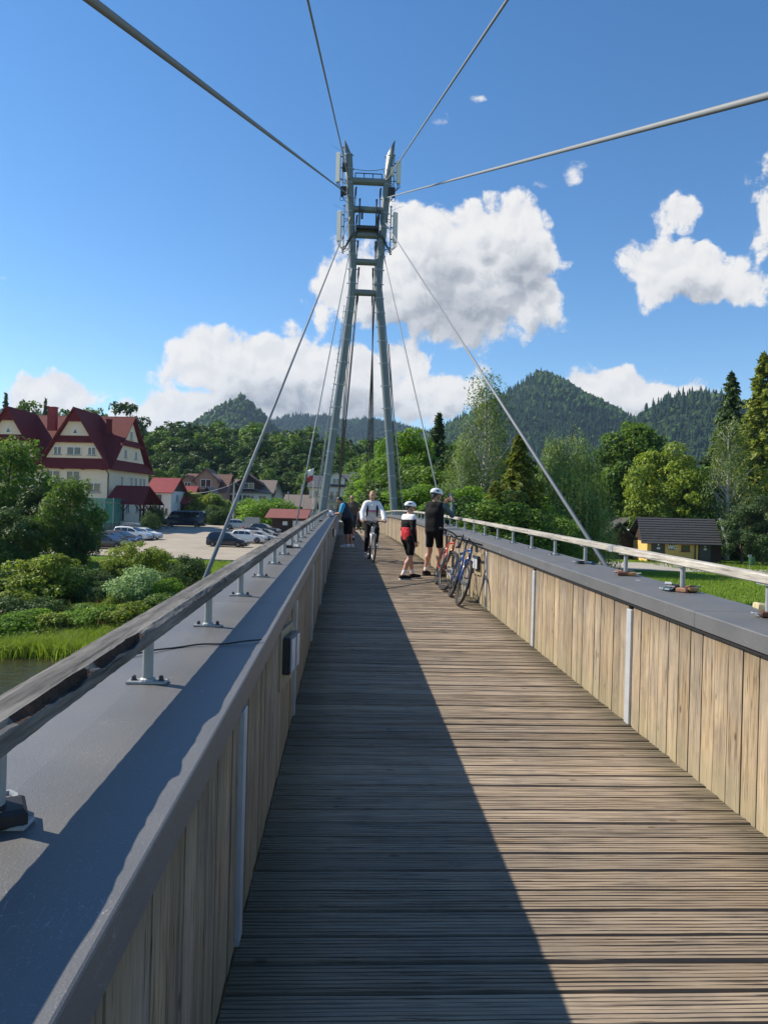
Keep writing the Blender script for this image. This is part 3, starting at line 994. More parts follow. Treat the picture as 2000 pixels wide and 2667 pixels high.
# ------------------------------------------------------------------ terrain, water, car park, paths
def vnoise(x, y, s, seed=0):
    """smooth value noise in numpy"""
    x = np.asarray(x, float) / s + seed * 17.13; y = np.asarray(y, float) / s + seed * 5.71
    xi, yi = np.floor(x), np.floor(y)
    fx, fy = x - xi, y - yi
    fx = fx * fx * (3 - 2 * fx); fy = fy * fy * (3 - 2 * fy)
    h = lambda a, b: np.modf(np.abs(np.sin(a * 127.1 + b * 311.7) * 43758.5453))[0]
    return (h(xi, yi) * (1 - fx) + h(xi + 1, yi) * fx) * (1 - fy) + (h(xi, yi + 1) * (1 - fx) + h(xi + 1, yi + 1) * fx) * fy
def sstep(x, a, b):
    t = np.clip((np.asarray(x, float) - a) / (b - a), 0, 1)
    return t * t * (3 - 2 * t)
def bank_y(x):
    x = np.asarray(x, float)
    return 33.0 + 1.5 * np.sin(x * 0.21) + 0.9 * np.sin(x * 0.53 + 1) - 3.0 * sstep(x, 0, 15)
def hgt(x, y):
    x = np.asarray(x, float); y = np.asarray(y, float)
    z = np.full(np.broadcast(x, y).shape, -3.0)
    z = z + 1.1 * sstep(y, 80, 128) + 0.9 * sstep(y, 128, 180)
    # river channel
    by = bank_y(x)
    wdt = 21 - 13 * sstep(x, -3, 6)
    t = sstep(y, by - 1.2 - (wdt - 8) * 0.12, by + wdt)
    nb = 1 - sstep(y, -16, -8)
    z = np.where(y < 60, -5.7 + (z + 5.7) * np.maximum(t, nb), z)
    z = z + 0.18 * (vnoise(x, y, 5, 3) - 0.5) * sstep(y, 30, 34) * (1 - sstep(y, 54, 58))
    # wooded slope behind the village (left)
    sl_ = (1 - sstep(x, 40, 130))
    z = z + sl_ * 22 * sstep(y, 178, 380) * (0.9 + 0.2 * vnoise(x, y, 90, 5))
    z = z + 10 * sstep(y, 260, 620) * sstep(x, -20, 150)
    # mountains
    def peak(cx, cy, h, s, p, ex=1.0):
        r = np.hypot((x - cx) / ex, y - cy)
        return h * np.exp(-(r / s) ** p)
    nz = (vnoise(x, y, 160, 1) - 0.5) * 0.12 + (vnoise(x, y, 60, 2) - 0.5) * 0.05
    mt = np.maximum.reduce([peak(404, 1500, 300, 325, 1.22), peak(590, 1200, 206, 190, 2.2, 1.1), peak(-231, 1500, 212, 180, 1.2), peak(-60, 2500, 292, 520, 2, 2.0), peak(700, 2300, 250, 500, 2, 1.6), peak(330, 980, 66, 220, 2, 1.3), peak(800, 1050, 120, 260, 2), peak(-700, 1500, 150, 500, 2)])
    edge = sstep(y, 420, 800)
    return z + mt * (1 + nz * np.minimum(1, mt / 60)) * edge
def gz(x, y): return float(hgt(x, y))

def ground_mat():
    m, T, b, out = newmat('ground_grass')
    tc = T.n('ShaderNodeTexCoord').outputs['Object']
    sp = T.n('ShaderNodeSeparateXYZ', ins={0: tc})
    n1 = T.noise(tc, 0.22, 6, 0.6); n2 = T.noise(tc, 3.0, 6, 0.7)
    f = T.math('ADD', T.math('MULTIPLY', n1, 0.5), T.math('MULTIPLY', n2, 0.5))
    gr = T.ramp(f, [(0.32, (0.045, 0.085, 0.010)), (0.5, (0.105, 0.185, 0.018)), (0.68, (0.185, 0.27, 0.030))])
    n3 = T.noise(tc, 0.008, 5, 0.6)
    fo = T.ramp(T.math('ADD', T.math('MULTIPLY', n3, 0.6), T.math('MULTIPLY', T.noise(tc, 0.06, 5, 0.7), 0.4)), [(0.35, (0.018, 0.036, 0.012)), (0.6, (0.035, 0.062, 0.018)), (0.78, (0.10, 0.135, 0.04))])
    c = T.mix(T.smooth(sp.outputs['Y'], 170, 230), gr, fo)
    soil = T.ramp(n2, [(0.3, (0.03, 0.022, 0.014)), (0.7, (0.10, 0.08, 0.05))])
    c = T.mix(T.smooth(sp.outputs['Z'], -4.9, -4.2), soil, c)
    T.set(b, 'Base Color', c)
    b.inputs['Roughness'].default_value = 0.95
    b.inputs['Specular IOR Level'].default_value = 0.1
    bp = T.n('ShaderNodeBump', ins={'Strength': 0.8, 'Distance': 0.12, 'Height': T.noise(tc, 6.0, 6, 0.75)})
    T.link(bp.outputs[0], b.inputs['Normal'])
ground_mat()
ys = [-160, -90, -50, -30, -20, -16, -13, -10, -7, -3, 2, 8, 14, 20, 24, 27]
y = 28.0
while y < 62: ys.append(y); y += 0.8
while y < 3450: ys.append(y); y += max(1.5, y * 0.022)
ys = np.array(ys)
s_ = np.linspace(-1, 1, 241)
s_ = np.sign(s_) * np.abs(s_) ** 1.25
YY = np.repeat(ys, len(s_)); SS = np.tile(s_, len(ys))
XX = SS * (130 + 0.95 * np.maximum(YY, 0))
ZZ = hgt(XX, YY)
nx = len(s_)
ii, jj = np.meshgrid(np.arange(len(ys) - 1), np.arange(nx - 1), indexing='ij')
q0 = (ii * nx + jj).ravel()
F = np.stack([q0, q0 + 1, q0 + nx + 1, q0 + nx], -1)
g = mobj('ground', np_mesh('ground', np.stack([XX, YY, ZZ], -1), F, smooth=True), M['ground_grass'])
tag(g, 'grassy ground with the river banks, valley floor and wooded mountains', kind='structure')

# river
def water_mat():
    m, T, b, out = newmat('river_water')
    tc = T.n('ShaderNodeTexCoord').outputs['Object']
    c = T.ramp(T.noise(tc, 0.5, 4, 0.6), [(0.3, (0.022, 0.022, 0.008)), (0.7, (0.05, 0.046, 0.018))])
    T.set(b, 'Base Color', c)
    b.inputs['Roughness'].default_value = 0.08
    b.inputs['IOR'].default_value = 1.33
    mp = T.n('ShaderNodeMapping', ins={'Vector': tc, 'Scale': (0.7, 1.6, 1)})
    bp = T.n('ShaderNodeBump', ins={'Strength': 0.5, 'Distance': 0.08, 'Height': T.noise(mp.outputs[0], 2.2, 5, 0.6, dist=0.6)})
    T.link(bp.outputs[0], b.inputs['Normal'])
water_mat()
o = mk('river', [(-160, -14, -5), (160, -14, -5), (160, 44, -5), (-160, 44, -5)], [(0, 1, 2, 3)], M['river_water'])
tag(o, 'brown green shallow river under the footbridge', kind='structure')

def sheet(name, outline, lift, mat, label, step=1.5):
    """a thin sheet following the ground, cut from a grid by an outline (list of xy)"""
    bm = bmesh.new()
    vs = [bm.verts.new((p[0], p[1], 0)) for p in outline]
    bm.faces.new(vs)
    xs = [p[0] for p in outline]; ys_ = [p[1] for p in outline]
    for axis, lo, hi in ((0, min(xs), max(xs)), (1, min(ys_), max(ys_))):
        t = math.ceil(lo / step) * step
        while t < hi:
            co = (t, 0, 0) if axis == 0 else (0, t, 0)
            no = (1, 0, 0) if axis == 0 else (0, 1, 0)
            bmesh.ops.bisect_plane(bm, geom=bm.verts[:] + bm.edges[:] + bm.faces[:], plane_co=co, plane_no=no)
            t += step
    for v in bm.verts: v.co.z = gz(v.co.x, v.co.y) + lift
    bmesh.ops.recalc_face_normals(bm, faces=bm.faces[:])
    me = bpy.data.meshes.new(name); bm.to_mesh(me); bm.free()
    if me.polygons[0].normal.z < 0: me.flip_normals()
    return tag(mobj(name, me, mat, smooth=True), label, kind='structure')
def gravel(name, c1, c2, c3):
    m, T, b, out = newmat(name)
    tc = T.n('ShaderNodeTexCoord').outputs['Object']
    n = T.math('ADD', T.math('MULTIPLY', T.noise(tc, 0.35, 6, 0.65), 0.6), T.math('MULTIPLY', T.noise(tc, 9.0, 4, 0.7), 0.4))
    mp = T.n('ShaderNodeMapping', ins={'Vector': tc, 'Scale': (0.08, 0.9, 1), 'Rotation': (0, 0, -0.12)})
    st = T.noise(mp.outputs[0], 1.0, 5, 0.65)
    c = T.ramp(T.math('ADD', T.math('MULTIPLY', n, 0.6), T.math('MULTIPLY', st, 0.4)), [(0.34, c1), (0.5, c2), (0.66, c3)])
    T.set(b, 'Base Color', c)
    b.inputs['Roughness'].default_value = 0.9
    bp = T.n('ShaderNodeBump', ins={'Strength': 0.4, 'Distance': 0.02, 'Height': T.noise(tc, 30, 3, 0.6)})
    T.link(bp.outputs[0], b.inputs['Normal'])
    return m
gravel('lot_gravel', (0.17, 0.145, 0.115), (0.335, 0.29, 0.225), (0.42, 0.37, 0.295))
gravel('path_paving', (0.22, 0.20, 0.17), (0.36, 0.335, 0.285), (0.45, 0.42, 0.36))
sheet('parking_lot', [(-75, 71), (-40, 66.5), (-20, 63), (-8, 60.5), (-2, 61), (-2, 126), (-30, 132), (-75, 135)], 0.03, M['lot_gravel'], 'sunlit beige gravel car park left of the bridge')
sheet('path', [(12, 62), (22, 61.5), (40, 58.5), (70, 57), (70, 61), (42, 63), (33, 66.5), (36, 71), (24, 71), (12, 66)], 0.03, M['path_paving'], 'pale paved path in front of the toilet building')
sheet('road', [(-60, 132), (-30, 129), (-2, 125), (30, 124), (30, 130), (-2, 132), (-30, 136), (-60, 139)], 0.035, M['path_paving'], 'street running past the houses behind the car park')
# kerb along the car park
mb = MB()
kp = [(-40, 66.3), (-20, 62.8), (-8, 60.3), (-2, 60.8)]
for a, b in zip(kp[:-1], kp[1:]):
    n_ = 12
    for i in range(n_):
        p = Vector(a).lerp(Vector(b), (i + 0.5) / n_); d = Vector(b) - Vector(a)
        mb.box((p.x, p.y, gz(p.x, p.y) + 0.03), (d.length / n_ - 0.03, 0.16, 0.18), math.atan2(d.y, d.x))
tag(mb.build('kerb', pm('kerb_stone', (0.36, 0.34, 0.30), 0.9, 0.15, 3)), 'low stone kerb between grass strip and car park', kind='structure')
# abutment carrying the far end of the bridge
mb = MB()
mb.box((XC + xoff(80), 84, -1.2), (4.6, 9, 2.9))
tag(mb.build('abutment', M['footing_concrete']), 'concrete abutment under the far end of the bridge', 'abutment')
# ------------------------------------------------------------------ vegetation
leafmat('leaf_mid', (0.028, 0.074, 0.012), (0.080, 0.162, 0.022), (0.200, 0.308, 0.039))
leafmat('leaf_dark', (0.014, 0.039, 0.011), (0.042, 0.092, 0.020), (0.105, 0.182, 0.035), 0.25)
leafmat('leaf_bright', (0.051, 0.125, 0.015), (0.140, 0.272, 0.026), (0.294, 0.470, 0.051), 0.4)
leafmat('leaf_yellow', (0.064, 0.106, 0.016), (0.169, 0.241, 0.032), (0.354, 0.435, 0.056), 0.4)
leafmat('leaf_willow', (0.045, 0.085, 0.022), (0.120, 0.190, 0.048), (0.26, 0.34, 0.10), 0.35)
leafmat('leaf_pale', (0.084, 0.154, 0.063), (0.196, 0.308, 0.126), (0.392, 0.518, 0.238), 0.35)
leafmat('needle', (0.017, 0.042, 0.017), (0.048, 0.092, 0.031), (0.119, 0.175, 0.049), 0.2)
leafmat('needle_light', (0.055, 0.085, 0.015), (0.150, 0.195, 0.030), (0.29, 0.33, 0.05), 0.35)
leafmat('grass_blade', (0.06, 0.115, 0.012), (0.14, 0.235, 0.022), (0.28, 0.36, 0.045), 0.45)
leafmat('grass_dry', (0.10, 0.075, 0.03), (0.20, 0.16, 0.06), (0.34, 0.27, 0.12), 0.4)
leafmat('far_conifer', (0.014, 0.034, 0.022), (0.022, 0.050, 0.028), (0.042, 0.078, 0.034), 0.1, 0.9, 0.03)
leafmat('far_broadleaf', (0.026, 0.056, 0.020), (0.045, 0.088, 0.026), (0.075, 0.125, 0.034), 0.15, 0.9, 0.03)
pm('bark', (0.085, 0.065, 0.048), 0.95, 0.35, 7, bump=0.6)
pm('bark_birch', (0.50, 0.48, 0.44), 0.9, 0.25, 5, dirt=((0.05, 0.045, 0.04), 0.9))

def unit(v): return v / np.maximum(1e-6, np.linalg.norm(v, axis=-1, keepdims=True))
def leaf_arrays(P, N, size, aspect, g, jit=0.9, hang=None):
    n = len(P)
    N = unit(N + g.normal(size=(n, 3)) * jit)
    A = g.normal(size=(n, 3)) if hang is None else np.tile(np.array([0, 0, -1.0]), (n, 1)) + g.normal(size=(n, 3)) * hang
    T = unit(A - N * (A * N).sum(1, keepdims=True))
    B = np.cross(N, T)
    s = np.asarray(size).reshape(-1, 1)
    V = np.stack([P - T * s, P + B * s * aspect, P + T * s, P - B * s * aspect], 1).reshape(-1, 3)
    F = np.arange(4 * n).reshape(n, 4)
    return V, F
def crown_obj(parts, mat, parent, name='crown'):
    Vs, Fs, Rs = [], [], []
    b = 0
    for V, F, r in parts:
        Vs.append(V); Fs.append(F + b); Rs.append(r); b += len(V)
    me = np_mesh(name, np.concatenate(Vs), np.concatenate(Fs), attrs={'rnd': np.concatenate(Rs)})
    return mobj(name, me, mat, parent)
def limb_path(a, b, g, n=4, wob=0.08):
    a, b = np.array(a, float), np.array(b, float)
    L = np.linalg.norm(b - a)
    return [tuple(a + (b - a) * t + (g.normal(size=3) * L * wob * math.sin(math.pi * t) if 0 < t < 1 else 0)) for t in np.linspace(0, 1, n)]
def broadleaf(name, seed, H, Rx, zc, ncl, nleaf, ls, mat, rcl=0.22, shape=1.0, bark='bark', stems=1, hang=None):
    """trunk, limbs and a crown of leaf clumps with gaps; crown spans zc*H..H, half width Rx"""
    g = np.random.default_rng(seed)
    root = bpy.data.objects.new(name, None); C.objects.link(root)
    root['H'] = H
    z0, z1 = zc * H, H
    cz, rz = (z0 + z1) / 2, (z1 - z0) / 2
    d = unit(g.normal(size=(ncl, 3)))
    rad = 0.35 + 0.65 * g.random(ncl) ** 0.45
    prof = lambda t: np.clip((1 - np.abs(t) ** 2.2), 0.02, 1) ** 0.5 * (1 - 0.18 * shape * t)
    tz = d[:, 2] * rad
    az = np.arctan2(d[:, 1], d[:, 0])
    lob = 1 + 0.22 * np.sin(az * 3 + seed) + 0.12 * np.sin(az * 5 + seed * 2 + tz * 3)
    hr = np.hypot(d[:, 0], d[:, 1]) * rad * lob
    Cc = np.stack([np.cos(az) * hr * Rx * prof(tz) ** 0.3, np.sin(az) * hr * Rx * prof(tz) ** 0.3, cz + tz * rz], -1)
    rc = Rx * rcl * (0.65 + 0.7 * g.random(ncl))
    per = np.maximum(8, (nleaf * rc ** 2 / (rc ** 2).sum()).astype(int))
    idx = np.repeat(np.arange(ncl), per)
    n = len(idx)
    dd = unit(g.normal(size=(n, 3)) + np.array([0, 0, 0.25]))
    P = Cc[idx] + dd * (rc[idx] * (0.35 + 0.65 * g.random(n) ** 0.5))[:, None] * np.array([1.15, 1.15, 0.8])
    outw = unit(P - np.array([0, 0, cz * 0.9]))
    V, F = leaf_arrays(P, dd * 0.6 + outw * 0.5 + np.array([0, 0, 0.35]), ls * (0.6 + 0.8 * g.random(n)), 0.62, g, 0.7, hang)
    cr = g.random(ncl)[idx] * 0.45 + g.random(n) * 0.55
    crown_obj([(V, F, cr)], mat, root)
    mb = MB()
    r0 = 0.022 * H
    for st in range(stems):
        bx = (0, 0, 0) if stems == 1 else tuple(g.normal(size=2) * 0.12 * Rx) + (0,)
        tip = (g.normal() * 0.12 * Rx + bx[0] * 2, g.normal() * 0.12 * Rx + bx[1] * 2, H * 0.9)
        path = limb_path((bx[0], bx[1], -0.25), tip, g, 7, 0.012)
        mb.tube(path, [r0 / stems ** 0.5 * (1.15 - 1.05 * t) for t in np.linspace(0, 1, 7)], 7)
    sel = np.argsort(-rc)[:min(26, ncl)]
    for k in sel:
        zb = max(z0 * 0.75, Cc[k][2] - 0.35 * Rx - 0.2 * H * g.random())
        t = zb / H
        mb.tube(limb_path((0, 0, zb), Cc[k], g, 4, 0.06), [r0 * 0.42 * (1 - t * 0.6), r0 * 0.3, r0 * 0.18, r0 * 0.06], 5)
    mb.build('trunk', M[bark], root, smooth=True)
    return root
def weeping(name, seed, H, Rx, nstr, ls, mat, bark, zc=0.12, slim=False, per=16, slen=0.3):
    """hanging leafy strings from an inner framework of rising limbs"""
    g = np.random.default_rng(seed)
    root = bpy.data.objects.new(name, None); C.objects.link(root); root['H'] = H
    P, r = [], []
    mb = MB()
    r0 = 0.02 * H
    mb.tube(limb_path((0, 0, -0.25), (0.1, 0, H * 0.95), g, 8, 0.01), [r0 * (1.1 - 1.0 * t) for t in np.linspace(0, 1, 8)], 7)
    ntip = 46 if slim else 34
    tips = []
    for k in range(ntip):
        t = ((k + g.random()) / ntip) ** (0.85 if slim else 0.7)
        zt = H * (zc + 0.12 + (0.88 - zc) * t)
        env = Rx * (math.sin(math.pi * min(1, (1.06 - t) * 0.62 + 0.06)) if not slim else (1.04 - t) ** 0.62)
        a = k * 2.39996 + g.normal() * 0.5
        tips.append((t, zt, env * (0.35 + 0.65 * g.random() ** 0.6) * (1 + 0.25 * math.sin(3 * a + seed + 4 * t)), a, g.random()))
    for k in range(nstr):
        t, zt, rr, a, shade = tips[g.integers(ntip)]
        x = rr * math.cos(a) + g.normal() * 0.13 * Rx; y = rr * math.sin(a) + g.normal() * 0.13 * Rx
        zt = zt + g.normal() * 0.035 * H
        a = math.atan2(y, x); rr = math.hypot(x, y)
        if k % 14 == 0:
            mb.tube(limb_path((0, 0, max(0.1, zt - rr * 1.2)), (x, y, zt), g, 4, 0.05), [r0 * 0.4 * (1.1 - t), r0 * 0.3 * (1.1 - t), r0 * 0.15, 0.01], 4)
        L = H * slen * (0.35 + 0.9 * g.random()) * (1.1 - 0.75 * t if slim else 1.0)
        L = min(L, zt - 0.25)
        m = max(4, int(per * L / (H * slen)))
        u = np.linspace(0, 1, m)
        arch = 0.28 * L if slim else 0.2 * L
        px = x + np.cos(a) * arch * (1 - (1 - u) ** 2) * 0.6 + g.normal(size=m) * 0.05 * Rx * 0.4
        py = y + np.sin(a) * arch * (1 - (1 - u) ** 2) * 0.6 + g.normal(size=m) * 0.05 * Rx * 0.4
        pz = zt - L * u ** 1.25 + g.normal(size=m) * 0.05
        P.append(np.stack([px, py, pz], -1)); r.append(np.full(m, shade * 0.55 + g.random() * 0.25) + g.random(m) * 0.3)
    P = np.concatenate(P); r = np.concatenate(r)
    N = unit(P * np.array([1, 1, 0.15]) + np.array([0, 0, 0.5]))
    V, F = leaf_arrays(P, N, ls * (0.6 + 0.8 * g.random(len(P))), 0.42, g, 0.55, hang=0.5)
    crown_obj([(V, F, r)], mat, root)
    mb.build('trunk', M[bark], root, smooth=True)
    return root
def conifer(name, seed, H, Rx, nbr, ls, mat, droop=0.35, zc=0.08, open_=0.0, per=26):
    g = np.random.default_rng(seed)
    root = bpy.data.objects.new(name, None); C.objects.link(root); root['H'] = H
    mb = MB()
    r0 = 0.016 * H
    mb.tube([(0, 0, -0.25), (0, 0, H * 0.5), (0, 0, H)], [r0, r0 * 0.55, 0.015], 7)
    P, N, r = [], [], []
    for k in range(nbr):
        t = (k + g.random()) / nbr
        z = H * (zc + (0.985 - zc) * t)
        L = Rx * ((1 - t) ** 0.82 + 0.03) * (0.6 + 0.55 * g.random()) * (0.75 + 0.25 * math.sin(k * 2.4))
        a = k * 2.39996 + g.normal() * 0.25
        m = max(5, int(per * (0.35 + L / Rx)))
        u = ((np.arange(m) + g.random(m)) / m) ** 0.62
        rise = 0.12 * L * (t - 0.25)
        zz = z + rise * u - droop * L * u ** 1.6 + 0.12 * L * np.maximum(0, u - 0.75)
        px, py = np.cos(a) * L * u, np.sin(a) * L * u
        side = g.normal(size=m) * L * 0.15 * (1.05 - u)
        px = px - np.sin(a) * side; py = py + np.cos(a) * side
        hangz = -np.abs(g.normal(size=m)) * 0.10 * L * (1 - t * 0.5) - 0.02
        P.append(np.stack([px, py, zz + hangz], -1))
        N.append(np.tile([math.cos(a) * 0.35, math.sin(a) * 0.35, 0.8], (m, 1)))
        r.append(np.full(m, g.random() * 0.45) + g.random(m) * 0.3 + 0.25 * u)
        if k % 2 == 0:
            mb.tube([(0, 0, z), (math.cos(a) * L * 0.5, math.sin(a) * L * 0.5, z + rise * 0.5 - droop * L * 0.33), (math.cos(a) * L * 0.95, math.sin(a) * L * 0.95, z + rise - droop * L * 0.9)], [r0 * 0.22 * (1.1 - t), r0 * 0.14 * (1.1 - t), 0.006], 4)
    P, N, r = np.concatenate(P), np.concatenate(N), np.concatenate(r)
    V, F = leaf_arrays(P, N, ls * (0.55 + 0.9 * g.random(len(P))), 0.42, g, 0.5, hang=1.1)
    crown_obj([(V, F, r)], mat, root)
    mb.build('trunk', M['bark'], root, smooth=True)
    return root
_used = set()
def plant(proto, u, vtop, dist, label, cat='tree', group=None, sx=1.0, rot=None, name=None, sink=0.0):
    """stand a plant at the foot of the direction u, dist metres out, as tall as its top at vtop needs"""
    o = proto if proto.name not in _used else copy_tree(proto)
    _used.add(proto.name)
    b = at_y(u, 1333, dist)
    z = gz(b.x, b.y) - sink
    top = at_y(u, vtop, dist).z
    k = max(0.1, (top - z) / proto['H'])
    o.location = (b.x, b.y, z)
    o.scale = (k * sx, k * sx, k)
    o.rotation_euler = (0, 0, random.uniform(0, 6.28) if rot is None else rot)
    tag(o, label, cat, group)
    return o

# near and middle trees -------------------------------------------------------
p_mid = broadleaf('broadleaf_tree', 1, 11, 4.2, 0.10, 120, 19000, 0.16, M['leaf_mid'], 0.25)
p_mid2 = broadleaf('broadleaf_tree', 2, 12, 4.4, 0.14, 110, 19000, 0.17, M['leaf_dark'], 0.24)
p_bri = broadleaf('broadleaf_tree', 3, 12, 4.6, 0.05, 130, 20000, 0.17, M['leaf_bright'], 0.22)
p_map = broadleaf('maple_tree', 4, 14, 5.0, 0.16, 90, 17000, 0.22, M['leaf_mid'], 0.22)
p_map2 = broadleaf('maple_tree', 5, 13, 4.6, 0.14, 90, 17000, 0.20, M['leaf_yellow'], 0.24)
p_bir = weeping('birch_tree', 6, 15, 3.6, 1500, 0.12, M['leaf_willow'], 'bark_birch', 0.08, True, 15, 0.2)
p_wil = weeping('weeping_willow', 7, 11, 3.7, 1500, 0.13, M['leaf_willow'], 'bark', 0.02, False, 20, 0.42)
p_lar = conifer('larch_tree', 8, 22, 8.6, 330, 0.36, M['needle_light'], 0.42, 0.06, per=42)
p_lar2 = conifer('larch_tree', 9, 22, 7.2, 300, 0.34, M['needle'], 0.42, 0.06, per=40)
p_cyp = conifer('yellow_conifer', 10, 10, 4.4, 300, 0.20, M['needle_light'], 0.55, 0.02, per=44)
p_spr = conifer('spruce_tree', 11, 14, 4.2, 240, 0.28, M['needle'], 0.35, 0.05, per=34)
p_pin = broadleaf('pine_tree', 12, 10, 3.6, 0.15, 70, 15000, 0.12, M['needle'], 0.22)
p_bsh = broadleaf('shrub', 13, 3, 2.0, 0.0, 60, 9000, 0.085, M['leaf_mid'], 0.3, stems=3)
p_bsd = broadleaf('shrub', 14, 3, 2.1, 0.0, 60, 9000, 0.085, M['leaf_dark'], 0.3, stems=3)
p_bsb = broadleaf('shrub', 15, 3, 1.9, 0.0, 60, 8000, 0.09, M['leaf_bright'], 0.3, stems=3)
p_bsp = broadleaf('shrub', 16, 3, 1.9, 0.0, 60, 9000, 0.08, M['leaf_pale'], 0.3, stems=3)
p_bsy = broadleaf('shrub', 17, 3, 1.8, 0.0, 56, 8000, 0.09, M['leaf_yellow'], 0.28, stems=3)
p_wib = broadleaf('willow_shrub', 18, 3.5, 2.3, 0.0, 90, 15000, 0.075, M['leaf_yellow'], 0.2, stems=5, hang=2.5)

# left bank
plant(p_mid, 18, 1135, 56, 'tall leafy tree at the left edge in front of the hotel', sx=0.85)
plant(p_mid2, 98, 1275, 53, 'dark leafy tree between the tall edge tree and the lighter tree', sx=0.95)
plant(p_mid, 178, 1240, 51, 'light green rounded tree in front of the hotel and green net', sx=0.80, rot=2.0)
plant(p_mid2, 30, 1330, 47, 'dark low tree at the left edge above the river bank', sx=1.1, rot=1.0)
plant(p_mid2, 205, 1360, 49, 'dark low tree under the light green tree beside the dark cars', sx=0.8, rot=4.0)
plant(p_bsy, 138, 1452, 42, 'yellow green loose shrub on the left bank', 'shrub', sx=1.28)
plant(p_bsy, 78, 1500, 41, 'small yellow green shrub near the left edge of the bank', 'shrub', sx=1.22, rot=2.2)
plant(p_bsd, 205, 1480, 43.5, 'dark shrub behind the yellow green shrub on the left bank', 'shrub', sx=1.35)
plant(p_wib, 362, 1408, 47, 'wide feathery willow shrub in front of the car park', 'shrub', sx=1.08)
plant(p_bsp, 375, 1480, 41, 'pale green shrub in front of the feathery willow shrub', 'shrub', sx=1.05)
plant(p_bsb, 440, 1510, 41.5, 'light green shrub beside the pale shrub near the handrail', 'shrub', sx=0.94)
plant(p_bsd, 492, 1452, 46, 'dark rounded shrub beside the thick stay cable', 'shrub', sx=0.94, rot=1.2)
plant(p_bsy, 300, 1560, 39.5, 'small loose shrub above the grass by the water', 'shrub', sx=0.81, rot=5)
plant(p_bsd, 285, 1500, 44, 'dark low shrub under the willow shrub', 'shrub', sx=1.62, rot=3)
xs = [(40, 1560, 37.5, p_bsd), (120, 1560, 38.5, p_bsd), (230, 1570, 39, p_bsh), (255, 1520, 42, p_bsd), (330, 1545, 40.5, p_bsh), (425, 1545, 39.5, p_bsh), (10, 1480, 43, p_bsd), (160, 1500, 44, p_bsh), (300, 1470, 46, p_bsd), (450, 1490, 44, p_bsd)]
for i, (u, v, d, pr) in enumerate(xs):
    plant(pr, u, v, d, 'low dark green shrub in the tangle on the left river bank', 'shrub', 'low shrubs on the left river bank', sx=1.25)
# right bank and park
for i, (u, v, d, pr) in enumerate(((30, 1605, 35.0, p_bsb), (95, 1592, 36.0, p_bsb), (150, 1602, 35.5, p_bsy), (215, 1592, 36.5, p_bsb), (275, 1580, 37.0, p_bsb), (350, 1575, 37.0, p_bsy))):
    plant(pr, u, v, d, 'leafy weed clump among the tall grass by the water', 'shrub', 'weed clumps by the water', sx=1.55)
plant(p_bri, 1010, 1150, 84, 'bright green leafy tree behind the right pylon leg', sx=0.62)
plant(p_bri, 1075, 1128, 74, 'wide bright green tree right of the right pylon leg', sx=0.9, rot=2)
plant(p_spr, 1138, 1070, 92, 'dark pointed conifer behind the bright green tree', sx=1.0)
plant(p_mid2, 1165, 1190, 72, 'dark leafy tree between bright tree and birch', sx=0.8)
plant(p_bir, 1262, 988, 60, 'tall drooping birch behind the man with the phone', sx=1.0)
plant(p_bir, 1205, 1150, 57, 'smaller drooping birch beside the tall birch', sx=0.9, rot=1.5)
plant(p_cyp, 1345, 1128, 47, 'yellow green drooping conifer right of the birch', sx=1.15)
plant(p_cyp, 1290, 1250, 44, 'low yellow green conifer behind the right handrail', sx=1.3, rot=2)
plant(p_wil, 1478, 1140, 60, 'weeping willow left of the market huts', sx=0.85)
plant(p_wil, 1540, 1270, 62, 'smaller weeping willow right beside the market hut', sx=0.75, rot=2)
plant(p_map, 1655, 1112, 92, 'tall dark maple behind the market huts', sx=0.85)
plant(p_map2, 1738, 1165, 84, 'yellowish round tree behind the toilet building', sx=0.9)
plant(p_map, 1795, 1230, 88, 'dark leafy tree behind the right end of the toilet roof', sx=0.8, rot=3)
plant(p_lar2, 1897, 962, 92, 'slender larch with open crown left of the tallest larch', sx=0.95)
plant(p_lar, 1978, 912, 84, 'tallest larch at the right edge of the picture', sx=1.0)
plant(p_lar, 1935, 1080, 96, 'broad light green larch between the two tall larches', sx=1.3, rot=1)
plant(p_bir, 1895, 1102, 80, 'birch with pale trunk in front of the larches', sx=1.0, rot=3)
plant(p_bir, 1945, 1190, 84, 'second birch right of the toilet building', sx=0.95, rot=4.4)
plant(p_mid, 1990, 1235, 88, 'full leafy tree at the right edge below the tallest larch', sx=1.2, rot=1.7)
plant(p_map2, 1880, 1230, 94, 'full leafy tree between the birch and the toilet roof', sx=0.9, rot=0.7)
plant(p_pin, 1935, 1318, 72, 'low dark pine right of the toilet building', sx=1.0)
plant(p_pin, 1990, 1290, 70, 'dark pine at the right edge', sx=0.9, rot=2)
plant(p_mid2, 1990, 1180, 100, 'dark tree behind the pines at the right edge', sx=0.9, rot=2.4)
plant(p_spr, 1610, 1165, 150, 'distant spruce above the orange roofed house', sx=1.2)
plant(p_spr, 1560, 1195, 155, 'distant spruce behind the weeping willow', sx=1.2, rot=1)
plant(p_mid2, 1520, 1210, 140, 'distant dark tree left of the distant spruces', sx=1.2, rot=0.4)
plant(p_bsb, 1590, 1245, 130, 'small round bright tree above the orange roof', sx=0.9)
plant(p_bsb, 1800, 1330, 82, 'green bush beside the toilet roof', 'shrub', sx=1.0, rot=2)
plant(p_bsd, 1745, 1325, 84, 'dark bush above the toilet roof', 'shrub', sx=1.2, rot=1)
